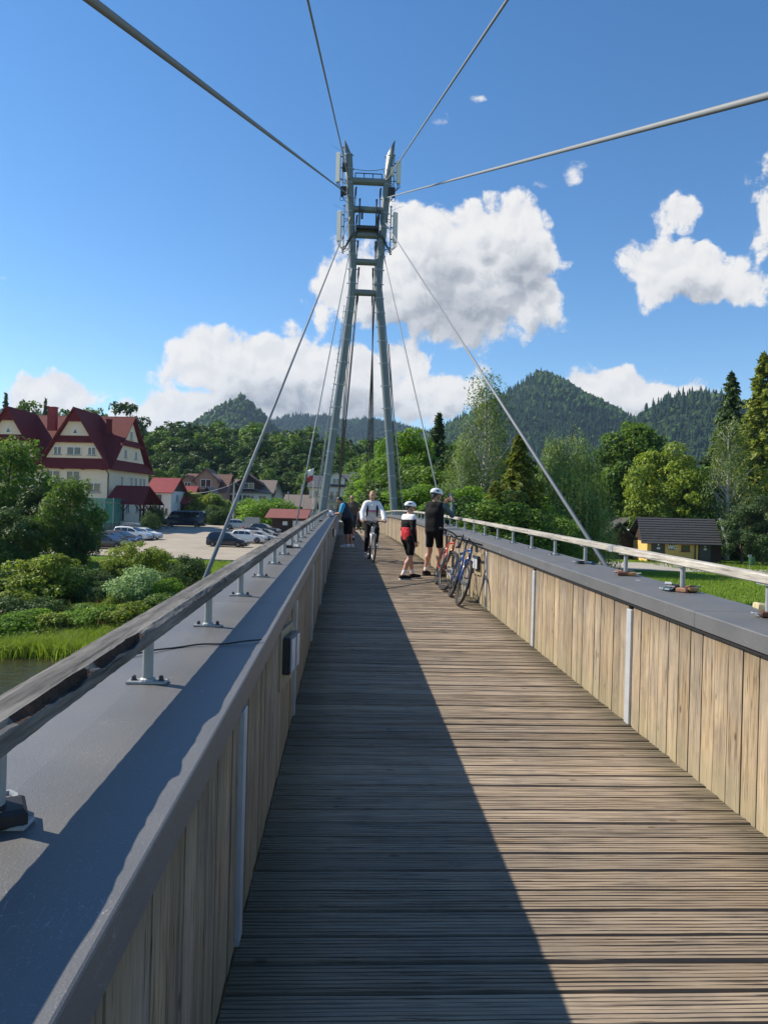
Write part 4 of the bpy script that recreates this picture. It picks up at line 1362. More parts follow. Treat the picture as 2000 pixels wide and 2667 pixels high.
for (u, v, d, pr, lb) in ((1425, 1215, 105, p_mid2, 'dark tree filling the gap left of the weeping willow'), (1500, 1235, 112, p_mid, 'green tree behind the smaller weeping willow'), (1570, 1235, 108, p_mid2, 'dark tree behind the market huts'), (1710, 1200, 110, p_mid2, 'dark tree between the two maples'), (1830, 1205, 108, p_mid, 'green tree behind the right maple'), (1855, 1262, 90, p_mid2, 'dark tree right above the toilet building'), (1160, 1150, 95, p_mid, 'green tree between the dark conifer and the birch'), (1320, 1180, 88, p_mid2, 'dark tree behind the yellow green conifer'), (985, 1185, 105, p_mid, 'green tree seen between the pylon legs')):
    plant(pr, u, v, d, lb, sx=1.05)
hs = [(1040, 1262, 58), (1090, 1270, 55), (1135, 1262, 60), (1180, 1290, 50), (1235, 1275, 52), (1290, 1300, 42), (1330, 1290, 46), (1395, 1300, 50), (1430, 1330, 46), (1060, 1225, 70), (1010, 1240, 74), (1120, 1215, 66), (1200, 1240, 62)]
for i, (u, v, d) in enumerate(hs):
    plant([p_mid2, p_bri, p_mid][i % 3], u, v, d, 'green shrub in the thicket behind the right handrail', 'shrub', 'shrubs behind the right handrail', sx=1.3)
# far trees behind the hotel and beyond the village
f_a = broadleaf('wood_tree', 21, 16, 4.6, 0.05, 75, 5200, 0.36, M['leaf_dark'], 0.27)
f_b = broadleaf('wood_tree', 22, 17, 4.8, 0.05, 80, 5200, 0.36, M['leaf_mid'], 0.25)
f_c = broadleaf('wood_tree', 23, 15, 4.0, 0.05, 60, 4600, 0.36, M['leaf_dark'], 0.28)
f_d = conifer('wood_spruce', 24, 19, 3.2, 140, 0.42, M['needle'], 0.3, 0.05, per=22)
fr = random.Random(4)
LBL = 'leafy tree of the dense wood on the slope behind the village'
tops = [(300, 1100), (350, 1085), (430, 1098), (470, 1085), (520, 1096), (560, 1094), (610, 1104), (660, 1100), (700, 1118), (760, 1108), (800, 1112), (850, 1120), (900, 1135), (950, 1140), (1000, 1125)]
def wood_tree(u, d, vtop, pr):
    p = at_y(u, 1333, d)
    plant(pr, u, vtop, d, LBL, 'tree', 'trees of the wood behind the village', sx=fr.uniform(0.9, 1.25))
for u, v in tops:
    wood_tree(u + fr.uniform(-8, 8), 265 + fr.uniform(-15, 15), v + fr.uniform(-5, 6), fr.choice([f_a, f_b, f_a, f_c]))
for row, (d, vt) in enumerate(((240, 1138), (224, 1172), (208, 1205), (196, 1232))):
    u = 318 + 17 * (row % 2)
    while u < 1000:
        wood_tree(u, d + fr.uniform(-6, 6), vt + fr.uniform(-16, 14) + (u - 600) * 0.02, fr.choice([f_a, f_b, f_c, f_a]))
        u += fr.uniform(34, 50)
for (u, v, d, pr, lb) in ((8, 1020, 190, f_d, 'dark tree at the top left corner of the hotel roofs'), (60, 1042, 185, f_b, 'round tree above the left hotel roof'), (112, 1036, 190, f_d, 'dark spruce between the two hotel gables'), (150, 1052, 185, f_a, 'dark tree left of the front hotel gable'), (245, 1062, 200, f_b, 'tree above the right end of the hotel roof'), (300, 1058, 210, f_c, 'thin tree standing right of the hotel ridge'), (330, 1060, 210, f_c, 'thin twin tree right of the hotel ridge'), (190, 1070, 190, f_a, 'tree just behind the hotel chimney')):
    plant(pr, u, v, d, lb, sx=0.75)
# garden greenery between car park and houses
gd = [(500, 1285, 143, p_bsy, 'yellow green round bush behind the black van', 1.1), (555, 1290, 141, p_bsy, 'second yellow green bush in front of the brown house', 1.0), (562, 1318, 134, p_bsd, 'dark clipped round bush beside the black van', 1.0), (596, 1305, 138, p_spr, 'narrow dark cypress beside the utility pole', 1.3), (642, 1302, 138, p_bsb, 'bright round tree behind the silver car', 1.1), (660, 1318, 136, p_bsd, 'dark bush right of the bright round tree', 1.0), (705, 1302, 130, p_bsb, 'flat topped bright bush behind the kiosk', 1.5), (403, 1318, 112, p_bsd, 'dark bush beside the hotel porch', 0.6), (390, 1335, 104, p_bsd, 'ivy covered bush at the end of the hotel porch', 0.6), (690, 1330, 143, p_bsd, 'dark hedge plant left of the kiosk', 1.0), (800, 1215, 190, f_b, 'light tree above the flag', 0.7), (905, 1212, 175, f_b, 'light green tree above the white gable behind the pylon', 0.7), (940, 1225, 172, f_b, 'small light tree right of the white gable', 0.6)]
for (u, v, d, pr, lb, sx) in gd:
    plant(pr, u, v, d, lb, 'tree' if pr in (f_b, p_spr) else 'bush', sx=sx)

# tall grass on the left bank, dry stems, lawn blades: uncountable
def blades(name, n, sampler, hfun, wid, mat, label, seed, bend=0.5):
    g = np.random.default_rng(seed)
    xy = sampler(g, n)
    z = hgt(xy[:, 0], xy[:, 1])
    h = hfun(g, xy)
    a = g.random(len(xy)) * 6.283
    d = np.stack([np.cos(a), np.sin(a)], -1)
    b = g.random(len(xy)) * 6.283
    L = np.stack([np.cos(b), np.sin(b)], -1) * (h * bend * g.random(len(xy)))[:, None]
    w = wid * (0.6 + 0.8 * g.random(len(xy)))
    base = np.stack([xy[:, 0], xy[:, 1], np.maximum(z, -5.02)], -1)
    def pt(t, sgn, ww):
        q = base.copy()
        q[:, :2] += L * t ** 2 + d * (sgn * ww)[:, None]
        q[:, 2] += h * (t - 0.25 * t * t)
        return q
    V = np.stack([pt(0, -1, w), pt(0, 1, w), pt(0.55, 1, w * 0.8), pt(0.55, -1, w * 0.8), pt(1.0, 1, w * 0.12), pt(1.0, -1, w * 0.12)], 1).reshape(-1, 3)
    k = np.arange(len(xy))[:, None] * 6
    F = np.concatenate([k + np.array([[0, 1, 2, 3]]), k + np.array([[3, 2, 4, 5]])], 0)
    r = np.tile(g.random(len(xy)), 2)
    o = mobj(name, np_mesh(name, V, F, attrs={'rnd': r}), mat)
    return tag(o, label, 'grass', kind='stuff')
def clumps(cs):
    def f(g, n):
        ws = np.array([c[2] * c[3] for c in cs]); ws = ws / ws.sum()
        k = g.choice(len(cs), n, p=ws)
        q = np.array(cs)[k]
        return q[:, :2] + g.normal(size=(n, 2)) * q[:, 2:4] * 0.5
    return f
cl = []
for (u, v, rx, ry) in ((85, 1668, 1.6, 1.2), (35, 1672, 1.0, 1.0), (140, 1665, 1.2, 1.1), (230, 1650, 1.8, 1.4), (310, 1630, 1.8, 1.4), (190, 1690, 1.3, 1.0), (270, 1690, 1.4, 1.0), (130, 1740, 1.0, 0.7), (180, 1725, 1.2, 0.7), (360, 1600, 1.5, 1.3)):
    p = at_z(u, v, -4.5); cl.append((p.x, max(p.y, 31.6), rx, ry))
blades('tall_grass', 16000, clumps(cl), lambda g, xy: 0.45 + 0.55 * g.random(len(xy)), 0.016, M['grass_blade'], 'tall bright green grass leaning over the left river bank', 31, 0.9)
blades('dry_grass', 2600, clumps([(at_z(u, v, -4.2).x, at_z(u, v, -4.2).y, 2.0, 1.2) for u, v in ((20, 1600), (60, 1590), (200, 1612), (300, 1590), (420, 1570))]), lambda g, xy: 1.0 + 0.6 * g.random(len(xy)), 0.012, M['grass_dry'], 'dry reddish grass stems between the bank shrubs', 32, 0.4)
def boxs(x0, x1, y0, y1): return lambda g, n: np.stack([g.uniform(x0, x1, n), g.uniform(y0, y1, n)], -1)
blades('bank_grass', 16000, boxs(-42, -3, 38, 48), lambda g, xy: (0.2 + 0.4 * g.random(len(xy))), 0.016, M['grass_blade'], 'rough meadow grass on the left bank', 33, 0.8)
blades('strip_grass', 12000, boxs(-34, -3, 47, 61), lambda g, xy: (0.10 + 0.14 * g.random(len(xy))), 0.02, M['grass_blade'], 'short mown grass strip before the car park', 34, 0.8)
blades('lawn_grass', 26000, boxs(10, 52, 34, 58), lambda g, xy: (0.10 + 0.16 * g.random(len(xy))), 0.02, M['grass_blade'], 'short bright lawn grass right of the bridge', 35, 0.8)
blades('park_grass', 7000, boxs(30, 60, 60, 74), lambda g, xy: (0.15 + 0.25 * g.random(len(xy))), 0.025, M['grass_blade'], 'rough grass under the pines right of the toilet building', 36, 0.8)

# the forests on the mountains: one mass
def forest(name, label, mat, n, seed, kind, keep):
    g = np.random.default_rng(seed)
    y = 430 + 2150 * g.random(n * 4) ** 1.05
    ang = g.uniform(-0.62, 0.66, n * 4)
    x = y * np.tan(ang)
    e = 12.0
    h = hgt(x, y)
    dzy = (hgt(x, y + e) - hgt(x, y - e)) / (2 * e)
    vis = (h - 1.6) / y
    front = dzy > vis - 0.06          # slopes turned to the valley, and the crest line
    clear = vnoise(x, y, 120, 9)
    ok = front & keep(x, y, h, clear, g)
    x, y, h = x[ok][:n], y[ok][:n], h[ok][:n]
    m = len(x)
    ht = (9 + 8 * g.random(m)) * np.where(y > 1900, 1.3, 1.0) if kind == 'c' else 7 + 6 * g.random(m)
    V, F = [], []
    if kind == 'c':
        k = 6
        a = np.arange(k) * 2 * math.pi / k
        tiers = [(0.0, 0.21, 0.5), (0.3, 0.155, 0.78), (0.58, 0.10, 1.0)]
        base = []
        faces = []
        for (zb, r, zt) in tiers:
            b = len(base)
            base += [(math.cos(t) * r * (1.12 if j % 2 else 0.82), math.sin(t) * r * (1.12 if j % 2 else 0.82), zb) for j, t in enumerate(a)] + [(0, 0, zt)]
            faces += [(b + j, b + (j + 1) % k, b + k) for j in range(k)]
    else:
        base = []; faces = []
        k = 6
        for i, (z, r) in enumerate(((0.05, 0.25), (0.38, 0.46), (0.72, 0.34))):
            base += [(math.cos(j * 2 * math.pi / k + i * 0.5) * r, math.sin(j * 2 * math.pi / k + i * 0.5) * r, z) for j in range(k)]
        base.append((0, 0, 0.98))
        for i in range(2):
            for j in range(k):
                j2 = (j + 1) % k
                faces += [(i * k + j, i * k + j2, (i + 1) * k + j), (i * k + j2, (i + 1) * k + j2, (i + 1) * k + j)]
        faces += [(2 * k + j, 2 * k + (j + 1) % k, 3 * k) for j in range(k)]
    base = np.array(base); faces = np.array(faces)
    rot = g.random(m) * 6.28
    c, s = np.cos(rot)[:, None], np.sin(rot)[:, None]
    jit = 1 + 0.22 * g.normal(size=(m, len(base), 3)) * (1.0 if kind == 'b' else 0.5)
    B = base[None] * jit
    P = np.stack([B[..., 0] * c - B[..., 1] * s, B[..., 0] * s + B[..., 1] * c, B[..., 2]], -1) * ht[:, None, None]
    P += np.stack([x, y, h - 0.5], -1)[:, None]
    Fa = (faces[None] + (np.arange(m) * len(base))[:, None, None]).reshape(-1, 3)
    r = np.repeat(np.clip(0.25 * g.random(m) + 0.85 * vnoise(x, y, 140, 4), 0, 1), len(faces))
    o = mobj(name, np_mesh(name, P.reshape(-1, 3), Fa, attrs={'rnd': r}), mat)
    tag(o, label, 'forest', kind='stuff')
con = lambda x, y, h, cl, g: (g.random(len(x)) < np.where(cl > 0.62, 0.25, 0.92)) & ~((np.hypot((x - 470) / 62, (y - 965) / 24) < 1) | (np.hypot((x - 610) / 40, (y - 1060) / 40) < 1) | (np.hypot((x - 330) / 50, (y - 830) / 50) < 1))
bro = lambda x, y, h, cl, g: (g.random(len(x)) < np.where(cl > 0.55, 0.95, 0.12)) & ~((np.hypot((x - 470) / 62, (y - 965) / 24) < 1) | (np.hypot((x - 330) / 50, (y - 830) / 50) < 1))
forest('mountain_conifer_forest', 'dark conifer forest covering the mountains', M['far_conifer'], 42000, 41, 'c', con)
forest('mountain_broadleaf_forest', 'lighter broadleaf woodland patches on the mountain slopes', M['far_broadleaf'], 22000, 42, 'b', bro)
# ------------------------------------------------------------------ buildings
def roofmat(name, col, rough=0.5, pitch=4.0, var=0.12, depth=0.03, axis=0):
    m, T, b, out = newmat(name)
    tc = T.n('ShaderNodeTexCoord').outputs['Object']
    n = T.noise(tc, 1.2, 5, 0.65)
    c = T.ramp(n, [(0.3, scaled(col, 1 - var)), (0.7, scaled(col, 1 + var))])
    T.set(b, 'Base Color', c)
    b.inputs['Roughness'].default_value = rough
    b.inputs['Specular IOR Level'].default_value = 0.2
    wv = T.n('ShaderNodeTexWave', wave_type='BANDS', bands_direction='XYZ'[axis], ins={'Vector': tc, 'Scale': pitch, 'Distortion': 0.0})
    bp = T.n('ShaderNodeBump', ins={'Strength': 0.6, 'Distance': depth, 'Height': wv.outputs['Fac']})
    T.link(bp.outputs[0], b.inputs['Normal'])
    return m
roofmat('roof_darkred', (0.135, 0.018, 0.020), 0.75, 1.1)
roofmat('roof_darkred_y', (0.135, 0.018, 0.020), 0.75, 1.1, axis=1)
roofmat('roof_red', (0.27, 0.045, 0.045), 0.5, 1.3)
roofmat('roof_brown', (0.16, 0.088, 0.068), 0.7, 1.0)
roofmat('roof_greybrown', (0.20, 0.165, 0.14), 0.8, 1.0)
roofmat('roof_slate', (0.10, 0.105, 0.115), 0.6, 1.2)
roofmat('roof_orange', (0.33, 0.10, 0.04), 0.8, 1.0)
roofmat('roof_kiosk', (0.23, 0.085, 0.07), 0.7, 1.3)
pm('render_cream', (0.74, 0.63, 0.47), 0.9, 0.05, 0.8, bump=0.1, bscale=30, dirt=((0.5, 0.42, 0.32), 0.25))
pm('render_white', (0.68, 0.67, 0.63), 0.9, 0.06, 1.0, dirt=((0.45, 0.43, 0.38), 0.3))
pm('render_grey', (0.46, 0.44, 0.40), 0.9, 0.06, 1.0, dirt=((0.3, 0.28, 0.25), 0.3))
pm('render_pink', (0.38, 0.22, 0.18), 0.9, 0.1, 1.0)
pm('render_yellow', (0.72, 0.47, 0.15), 0.9, 0.06, 1.4, dirt=((0.4, 0.27, 0.12), 0.3))
pm('timber_dark', (0.040, 0.022, 0.015), 0.8, 0.3, 3)
pm('timber_brown', (0.12, 0.060, 0.032), 0.8, 0.25, 4)
pm('log_grey', (0.20, 0.165, 0.125), 0.9, 0.3, 2.5, bump=0.4)
pm('frame_white', (0.74, 0.74, 0.72), 0.5, 0.04, 3)
pm('pipe_brown', (0.05, 0.028, 0.020), 0.5, 0.1, 3)
pm('canvas_white', (0.72, 0.72, 0.72), 0.8, 0.05, 3)
pm('shingle', (0.060, 0.058, 0.058), 0.85, 0.35, 6, bump=0.5, bscale=16, rnd=0.12)

def window(root, Mx, w, h, mull=1, frame='frame_white', sill=True, gl='window_glass'):
    """window in the plane of Mx (x right, z up, -y outwards), centred at its origin"""
    mb = MB(); t = 0.09
    mb.box((0, -0.03, h / 2 - t / 2), (w, 0.07, t), M=Mx); mb.box((0, -0.03, -h / 2 + t / 2), (w, 0.07, t), M=Mx)
    for sx in (-1, 1): mb.box((sx * (w / 2 - t / 2), -0.03, 0), (t, 0.07, h - 2 * t), M=Mx)
    for k in range(mull):
        mb.box((-w / 2 + w * (k + 1) / (mull + 1), -0.03, 0), (0.12, 0.07, h - 2 * t), M=Mx)
    o = mb.build('window', M[frame], root)
    mb = MB(); mb.box((0, -0.005, 0), (w - 2 * t + 0.01, 0.03, h - 2 * t + 0.01), M=Mx); mb.build('pane', M[gl], o)
    if sill:
        mb = MB(); mb.box((0, -0.09, -h / 2 - 0.03), (w + 0.16, 0.2, 0.06), M=Mx); mb.build('sill', M['pipe_brown'], o)
    return o
def face(x, y, z, ang): return Matrix.Translation((x, y, z)) @ Matrix.Rotation(ang, 4, 'Z')
def slab(mb, a, b, c, d, t=0.14):
    """roof slab through four corners, thickened downwards along its normal"""
    a, b, c, d = map(Vector, (a, b, c, d))
    n = (b - a).cross(d - a).normalized()
    if n.z < 0: n = -n
    mb.poly([a - n * t, b - n * t, c - n * t, d - n * t] if (b - a).cross(d - a).z > 0 else [d - n * t, c - n * t, b - n * t, a - n * t], n * t)

# the hotel with two front gables
HP = at_y(281, 1370, 111)
hz0 = gz(HP.x, HP.y)
hotel = thing('hotel', 'large cream hotel with dark red metal roofs and two tall front gables', 'hotel', (HP.x, HP.y, hz0), R(-7))
wt_ = MB(); wt_.box((-13, 7.5, 4.7), (26, 15, 10.4))
wt_.build('wall', M['render_cream'], hotel)
EAV, APX = 9.55, 18.55
for gx in (-5.55, -16.3):
    mb = MB(); mb.poly([(gx - 5.3, -0.01, EAV), (gx + 5.3, -0.01, EAV), (gx + 0.35, -0.01, 17.6), (gx - 0.35, -0.01, 17.6)], (0, 0.3, 0))
    mb.build('gable_wall', M['render_cream'], hotel)
    mb = MB()
    for s in (-1, 1):
        slab(mb, (gx, -0.85, APX), (gx, 7.5, APX - 0.1), (gx + s * 5.95, 7.5, EAV - 0.35), (gx + s * 5.95, -0.85, EAV - 0.35), 0.16)
    mb.build('gable_roof', M['roof_darkred_y'], hotel)
    for (z0, z1, out_, nm) in ((9.15, 10.75, 0.95, 'skirt_roof'), (13.2, 14.2, 0.7, 'skirt_roof')):
        hw0 = (APX - z0) * 0.642; hw1 = (APX - z1) * 0.642
        mb = MB(); mb.poly([(gx - hw0, -out_, z0), (gx + hw0, -out_, z0), (gx + hw1, -0.02, z1), (gx - hw1, -0.02, z1)], (0, 0.12, -0.12))
        mb.build(nm, M['roof_darkred'], hotel)
    mb = MB(); mb.poly([(gx - 1.35, -0.5, 16.35), (gx + 1.35, -0.5, 16.35), (gx, -0.5, 18.4)], (0, 0.1, 0))
    mb.build('gable_board', M['roof_darkred'], hotel)
    for dx, w in ((-2.73, 1.25), (-0.1, 2.3), (2.72, 1.25)):
        window(hotel, face(gx + dx, -0.02, 11.85, 0), w, 1.25, 1)
    mb = MB(); mb.poly([(gx - 0.55, -0.06, 14.45), (gx + 0.55, -0.06, 14.45), (gx, -0.06, 15.5)], (0, 0.06, 0))
    w_ = mb.build('window', M['frame_white'], hotel)
    mb = MB(); mb.poly([(gx - 0.36, -0.075, 14.55), (gx + 0.36, -0.075, 14.55), (gx, -0.075, 15.25)], (0, 0.02, 0)); mb.build('pane', M['window_glass'], w_)
for x, z, w in ((-8.93, 8.0, 2.3), (-5.7, 8.0, 2.2), (-2.4, 6.25, 2.25), (-14.5, 8.0, 2.3), (-18, 8.0, 2.3), (-14.5, 4.8, 2.3), (-8.9, 4.8, 2.3), (-5.7, 4.8, 2.2)):
    window(hotel, face(x, -0.01, z, 0), w, 1.5, 1)
mb = MB()
slab(mb, (-26.5, 7.5, 18.2), (0.7, 7.5, 18.2), (0.7, -0.6, EAV - 0.3), (-26.5, -0.6, EAV - 0.3), 0.16)
slab(mb, (-26.5, 7.5, 18.2), (0.7, 7.5, 18.2), (0.7, 15.6, EAV - 0.3), (-26.5, 15.6, EAV - 0.3), 0.16)
mb.build('main_roof', M['roof_darkred'], hotel)
mb = MB(); mb.poly([(0.02, 1.2, EAV), (0.02, 13.8, EAV), (0.02, 7.9, 17.4), (0.02, 7.1, 17.4)], (-0.3, 0, 0))
mb.build('gable_wall', M['render_cream'], hotel)
for (z0, z1, out_) in ((9.15, 10.75, 0.95), (13.3, 14.2, 0.6)):
    hw0 = (18.2 - z0) * 0.93; hw1 = (18.2 - z1) * 0.93
    mb = MB(); mb.poly([(out_, 7.5 - min(hw0, 8.4), z0), (out_, 7.5 + min(hw0, 8.4), z0), (0.03, 7.5 + hw1, z1), (0.03, 7.5 - hw1, z1)], (-0.12, 0, -0.12))
    mb.build('skirt_roof', M['roof_darkred_y'], hotel)
for y, z, w, h in ((5.5, 12, 0.9, 1.3), (9.5, 12, 0.9, 1.3), (7.5, 15.1, 0.9, 1.4)):
    window(hotel, face(0.04, y, z, R(90)), w, h, 1)
for y in (4.4, 8.0, 9.8, 11.6, 13.2):
    window(hotel, face(0.01, y, 7.3, R(90)), 0.95, 2.0, 1, sill=False)
for y in (3.2, 6.8, 10.5): window(hotel, face(0.01, y, 3.2, R(90)), 1.2, 1.5, 1)
for (x, y, w, h, top) in ((-11.2, 3.5, 1.3, 3.6, 18.9), (-2.2, 4.2, 0.6, 2.2, 17.2)):
    mb = MB(); mb.box((x, y, top - h / 2), (w, 0.8, h)); mb.box((x, y, top + 0.05), (w + 0.2, 1.0, 0.16))
    mb.build('chimney', M['roof_red'] if w > 1 else M['roof_darkred'], hotel)
mb = MB(); mb.tube([(-0.35, -0.55, 9.1), (-0.1, -0.12, 8.5), (-0.1, -0.12, 0)], 0.09, 8)
mb.build('drainpipe', M['pipe_brown'], hotel)
mb = MB()
for x in (-11, -7.3, -4, -0.9): mb.box((x, -0.5, 9.05), (0.25, 0.9, 0.18))
mb.build('eaves_bracket', M['timber_dark'], hotel)
# porch canopy with braced posts
mb = MB()
slab(mb, (0.9, 0.6, 6.7), (6.2, 0.6, 6.7), (7.0, -3.6, 3.9), (0.9, -3.6, 3.9), 0.14)
slab(mb, (0.9, 0.6, 6.7), (6.2, 0.6, 6.7), (7.0, 4.6, 3.9), (0.9, 4.6, 3.9), 0.14)
mb.build('porch_roof', M['roof_darkred'], hotel)
for x, y in ((1.2, -3.2), (3.8, -3.2), (6.4, -3.2), (6.4, 0.5), (6.4, 4.2), (3.8, 4.2)):
    mb = MB(); mb.box((x, y, 1.95), (0.2, 0.2, 3.9))
    mb.tube([(x, y, 2.7), (x + 0.8, y, 3.75)], 0.07, 4); mb.tube([(x, y, 2.7), (x - 0.8, y, 3.75)], 0.07, 4)
    mb.build('porch_post', M['timber_dark'], hotel)
mb = MB(); mb.box((3.9, -3.35, 0.65), (5.2, 0.18, 1.3)); mb.build('porch_parapet', M['render_grey'], hotel)

# generic houses read from the photograph: left/right edge, ridge and eaves rows, distance
def house(name, label, uL, uR, v_ridge, v_eave, d, depth, axis, wall, roof, wins=(), rot=0.0, dorm=(), cat='house', over=0.5, chim=None, timber=None):
    a = at_y(uL, v_eave, d); b = at_y(uR, v_eave, d)
    z0 = min(gz(a.x, a.y), gz(b.x, b.y)) - 0.3
    w = b.x - a.x
    he = (a.z + b.z) / 2 - z0
    hr = at_y((uL + uR) / 2, v_ridge, d + (depth / 2 if axis == 'x' else 0)).z - z0
    root = thing(name, label, cat, (a.x, d, z0), rot)
    mb = MB(); mb.box((w / 2, depth / 2, he / 2), (w, depth, he)); mb.build('wall', M[wall], root)
    mb = MB()
    if axis == 'x':
        ye = over; zc = (hr - he) / (depth / 2) * over
        slab(mb, (-over, depth / 2, hr), (w + over, depth / 2, hr), (w + over, -ye, he - zc), (-over, -ye, he - zc))
        slab(mb, (-over, depth / 2, hr), (w + over, depth / 2, hr), (w + over, depth + ye, he - zc), (-over, depth + ye, he - zc))
        gs = [([(x, 0, he), (x, depth, he), (x, depth / 2, hr - 0.15)], (0.2, 0, 0)) for x in (0.0, w - 0.2)]
    else:
        zc = (hr - he) / (w / 2) * over
        for s in (-1, 1):
            slab(mb, (w / 2, -over, hr), (w / 2, depth + over, hr), (w / 2 + s * (w / 2 + over), depth + over, he - zc), (w / 2 + s * (w / 2 + over), -over, he - zc))
        gs = [([(0, y, he), (w, y, he), (w / 2, y, hr - 0.15)], (0, 0.2, 0)) for y in (0.0, depth - 0.2)]
    rf = mb.build('roof', M[roof], root)
    for g_ in gs: MB().poly(*g_).build('gable', M[timber or wall], root)
    for (f, fx, fz, ww, hh, mu) in wins:
        if f == 'f': window(root, face(w * fx, -0.02, fz if fz > 0 else he + fz, 0), ww, hh, mu)
        else: window(root, face(w + 0.02, depth * fx, fz if fz > 0 else he + fz, R(90)), ww, hh, mu)
    for (fx, dw, dz, col, dwall) in dorm:
        x = w * fx; zb = he + 0.2
        y0 = -0.1
        m2 = MB(); m2.poly([(x - dw / 2, y0, zb), (x + dw / 2, y0, zb), (x + dw / 2, y0, zb + dz * 0.55), (x, y0, zb + dz), (x - dw / 2, y0, zb + dz * 0.55)], (0, depth * 0.45, 0))
        dn = m2.build('dormer', M[dwall], root)
        m2 = MB()
        for s in (-1, 1): slab(m2, (x, y0 - 0.5, zb + dz + 0.15), (x, depth * 0.45, zb + dz + 0.15), (x + s * (dw / 2 + 0.6), depth * 0.45, zb + dz * 0.38), (x + s * (dw / 2 + 0.6), y0 - 0.5, zb + dz * 0.38), 0.12)
        m2.build('dormer_roof', M[col], dn)
        if dw > 2: window(root, face(x, y0 - 0.02, zb + dz * 0.3, 0), dw * 0.45, dz * 0.38, 1)
    if chim:
        m2 = MB(); m2.box((w * chim, depth * 0.55, hr), (0.9, 0.7, 1.6)); m2.box((w * chim, depth * 0.55, hr + 0.85), (1.1, 0.9, 0.15)); m2.build('chimney', M['render_grey'], rf)
    return root, w, he, hr
house('village_house', 'white house with pinkish red roof beside the hotel', 383, 448, 1244, 1278, 136, 8, 'x', 'render_white', 'roof_red', [('f', 0.4, -1.4, 2.2, 1.5, 1), ('f', 0.75, -3.9, 1.4, 1.4, 1), ('r', 0.4, -1.3, 1.2, 1.4, 1), ('r', 0.5, -4.0, 1.2, 1.4, 1)], R(-6), timber='timber_dark')
house('annexe_house', 'low annexe with a plain faded red roof right of the white house', 452, 495, 1265, 1306, 141, 8, 'x', 'timber_dark', 'roof_red', [], R(-4))
house('village_house', 'brown roofed pink house with two dormers', 474, 586, 1234, 1277, 160, 12, 'x', 'render_pink', 'roof_brown', [('f', 0.3, -2, 2, 1.4, 1)], R(-3), [(0.13, 3.0, 3.0, 'roof_brown', 'render_pink'), (0.56, 5.2, 4.6, 'roof_brown', 'render_pink')], chim=0.5)
house('garage_house', 'small grey gabled house in front of the pink house', 507, 572, 1268, 1302, 146, 6, 'y', 'timber_dark', 'roof_greybrown', [], R(-3))
house('village_house', 'wide white house with grey brown roof and dark central gable', 587, 709, 1249, 1280, 165, 10, 'x', 'render_white', 'roof_greybrown', [('f', 0.16, -1.6, 1.8, 1.6, 1), ('f', 0.3, -1.6, 1.2, 1.6, 1), ('f', 0.5, -1.6, 2.6, 1.6, 2), ('f', 0.8, -1.6, 1.8, 1.6, 1), ('f', 0.2, -5, 1.8, 1.6, 1), ('f', 0.8, -5, 1.8, 1.6, 1)], R(-3), [(0.5, 5.5, 3.6, 'roof_brown', 'timber_dark')])
house('village_house', 'narrow grey gabled house right of the wide white house', 714, 737, 1263, 1290, 160, 9, 'y', 'render_grey', 'roof_slate', [('f', 0.5, -1.5, 0.9, 1.4, 0)], R(4))
house('log_barn', 'weathered log barn with grey shingle roof behind the kiosk', 740, 795, 1288, 1316, 142, 9, 'x', 'log_grey', 'roof_greybrown', [], R(-3), timber='log_grey')
house('log_barn', 'small log shed with grey roof beside the flagpole', 795, 815, 1297, 1322, 138, 7, 'x', 'log_grey', 'roof_greybrown', [], R(-3), timber='log_grey')
house('village_house', 'grey house with slate roof half hidden by the left pylon leg', 806, 856, 1238, 1266, 158, 9, 'x', 'render_grey', 'roof_slate', [('f', 0.4, -1.5, 1.2, 1.4, 1), ('f', 0.8, -1.5, 1.2, 1.4, 1)], R(-3))
# guest house behind the pylon, two wings with balconies
gh, gw, ghe, ghr = house('guest_house', 'pale guest house with slate roof, white gable and balconies behind the pylon', 846, 912, 1234, 1264, 150, 11, 'x', 'render_white', 'roof_slate', [('f', 0.28, -2.2, 0.95, 2.0, 0), ('f', 0.52, -2.2, 0.95, 2.0, 0), ('f', 0.82, -1.9, 1.3, 1.3, 1), ('f', 0.28, -5.0, 0.95, 2.0, 0), ('f', 0.52, -5.0, 0.95, 2.0, 0), ('f', 0.82, -4.7, 1.3, 1.3, 1)], 0.0, [(0.45, 3.6, 2.6, 'roof_slate', 'render_white')])
def balcony(root, x0, x1, z):
    mb = MB(); mb.box(((x0 + x1) / 2, -0.65, z), (x1 - x0, 1.3, 0.16))
    o = mb.build('balcony', M['render_grey'], root)
    mb = MB(); mb.tube([(x0, -1.25, z + 1.05), (x1, -1.25, z + 1.05)], 0.035, 5)
    n = int((x1 - x0) / 0.22)
    for k in range(n + 1): mb.box((x0 + (x1 - x0) * k / n, -1.25, z + 0.55), (0.05, 0.04, 1.0))
    mb.build('railing', M['dark_metal'], o)
balcony(gh, gw * 0.12, gw * 0.72, ghe - 3.3); balcony(gh, gw * 0.08, gw * 0.72, ghe - 6.1)
g2, gw2, ghe2, ghr2 = house('guest_house', 'taller grey wing of the guest house with slate roof left of the bright green tree', 918, 984, 1231, 1262, 147, 12, 'x', 'render_grey', 'roof_slate', [('f', 0.4, -1.9, 2.4, 1.7, 2), ('f', 0.4, -4.7, 2.4, 1.7, 2)], 0.0)
balcony(g2, gw2 * 0.1, gw2 * 0.75, ghe2 - 3.0); balcony(g2, gw2 * 0.1, gw2 * 0.75, ghe2 - 5.8)
house('village_house', 'white house with bright red roof behind the yellow green conifer', 1388, 1432, 1250, 1276, 170, 10, 'x', 'render_white', 'roof_red', [('f', 0.6, -1.5, 1.4, 1.5, 1)], R(4))
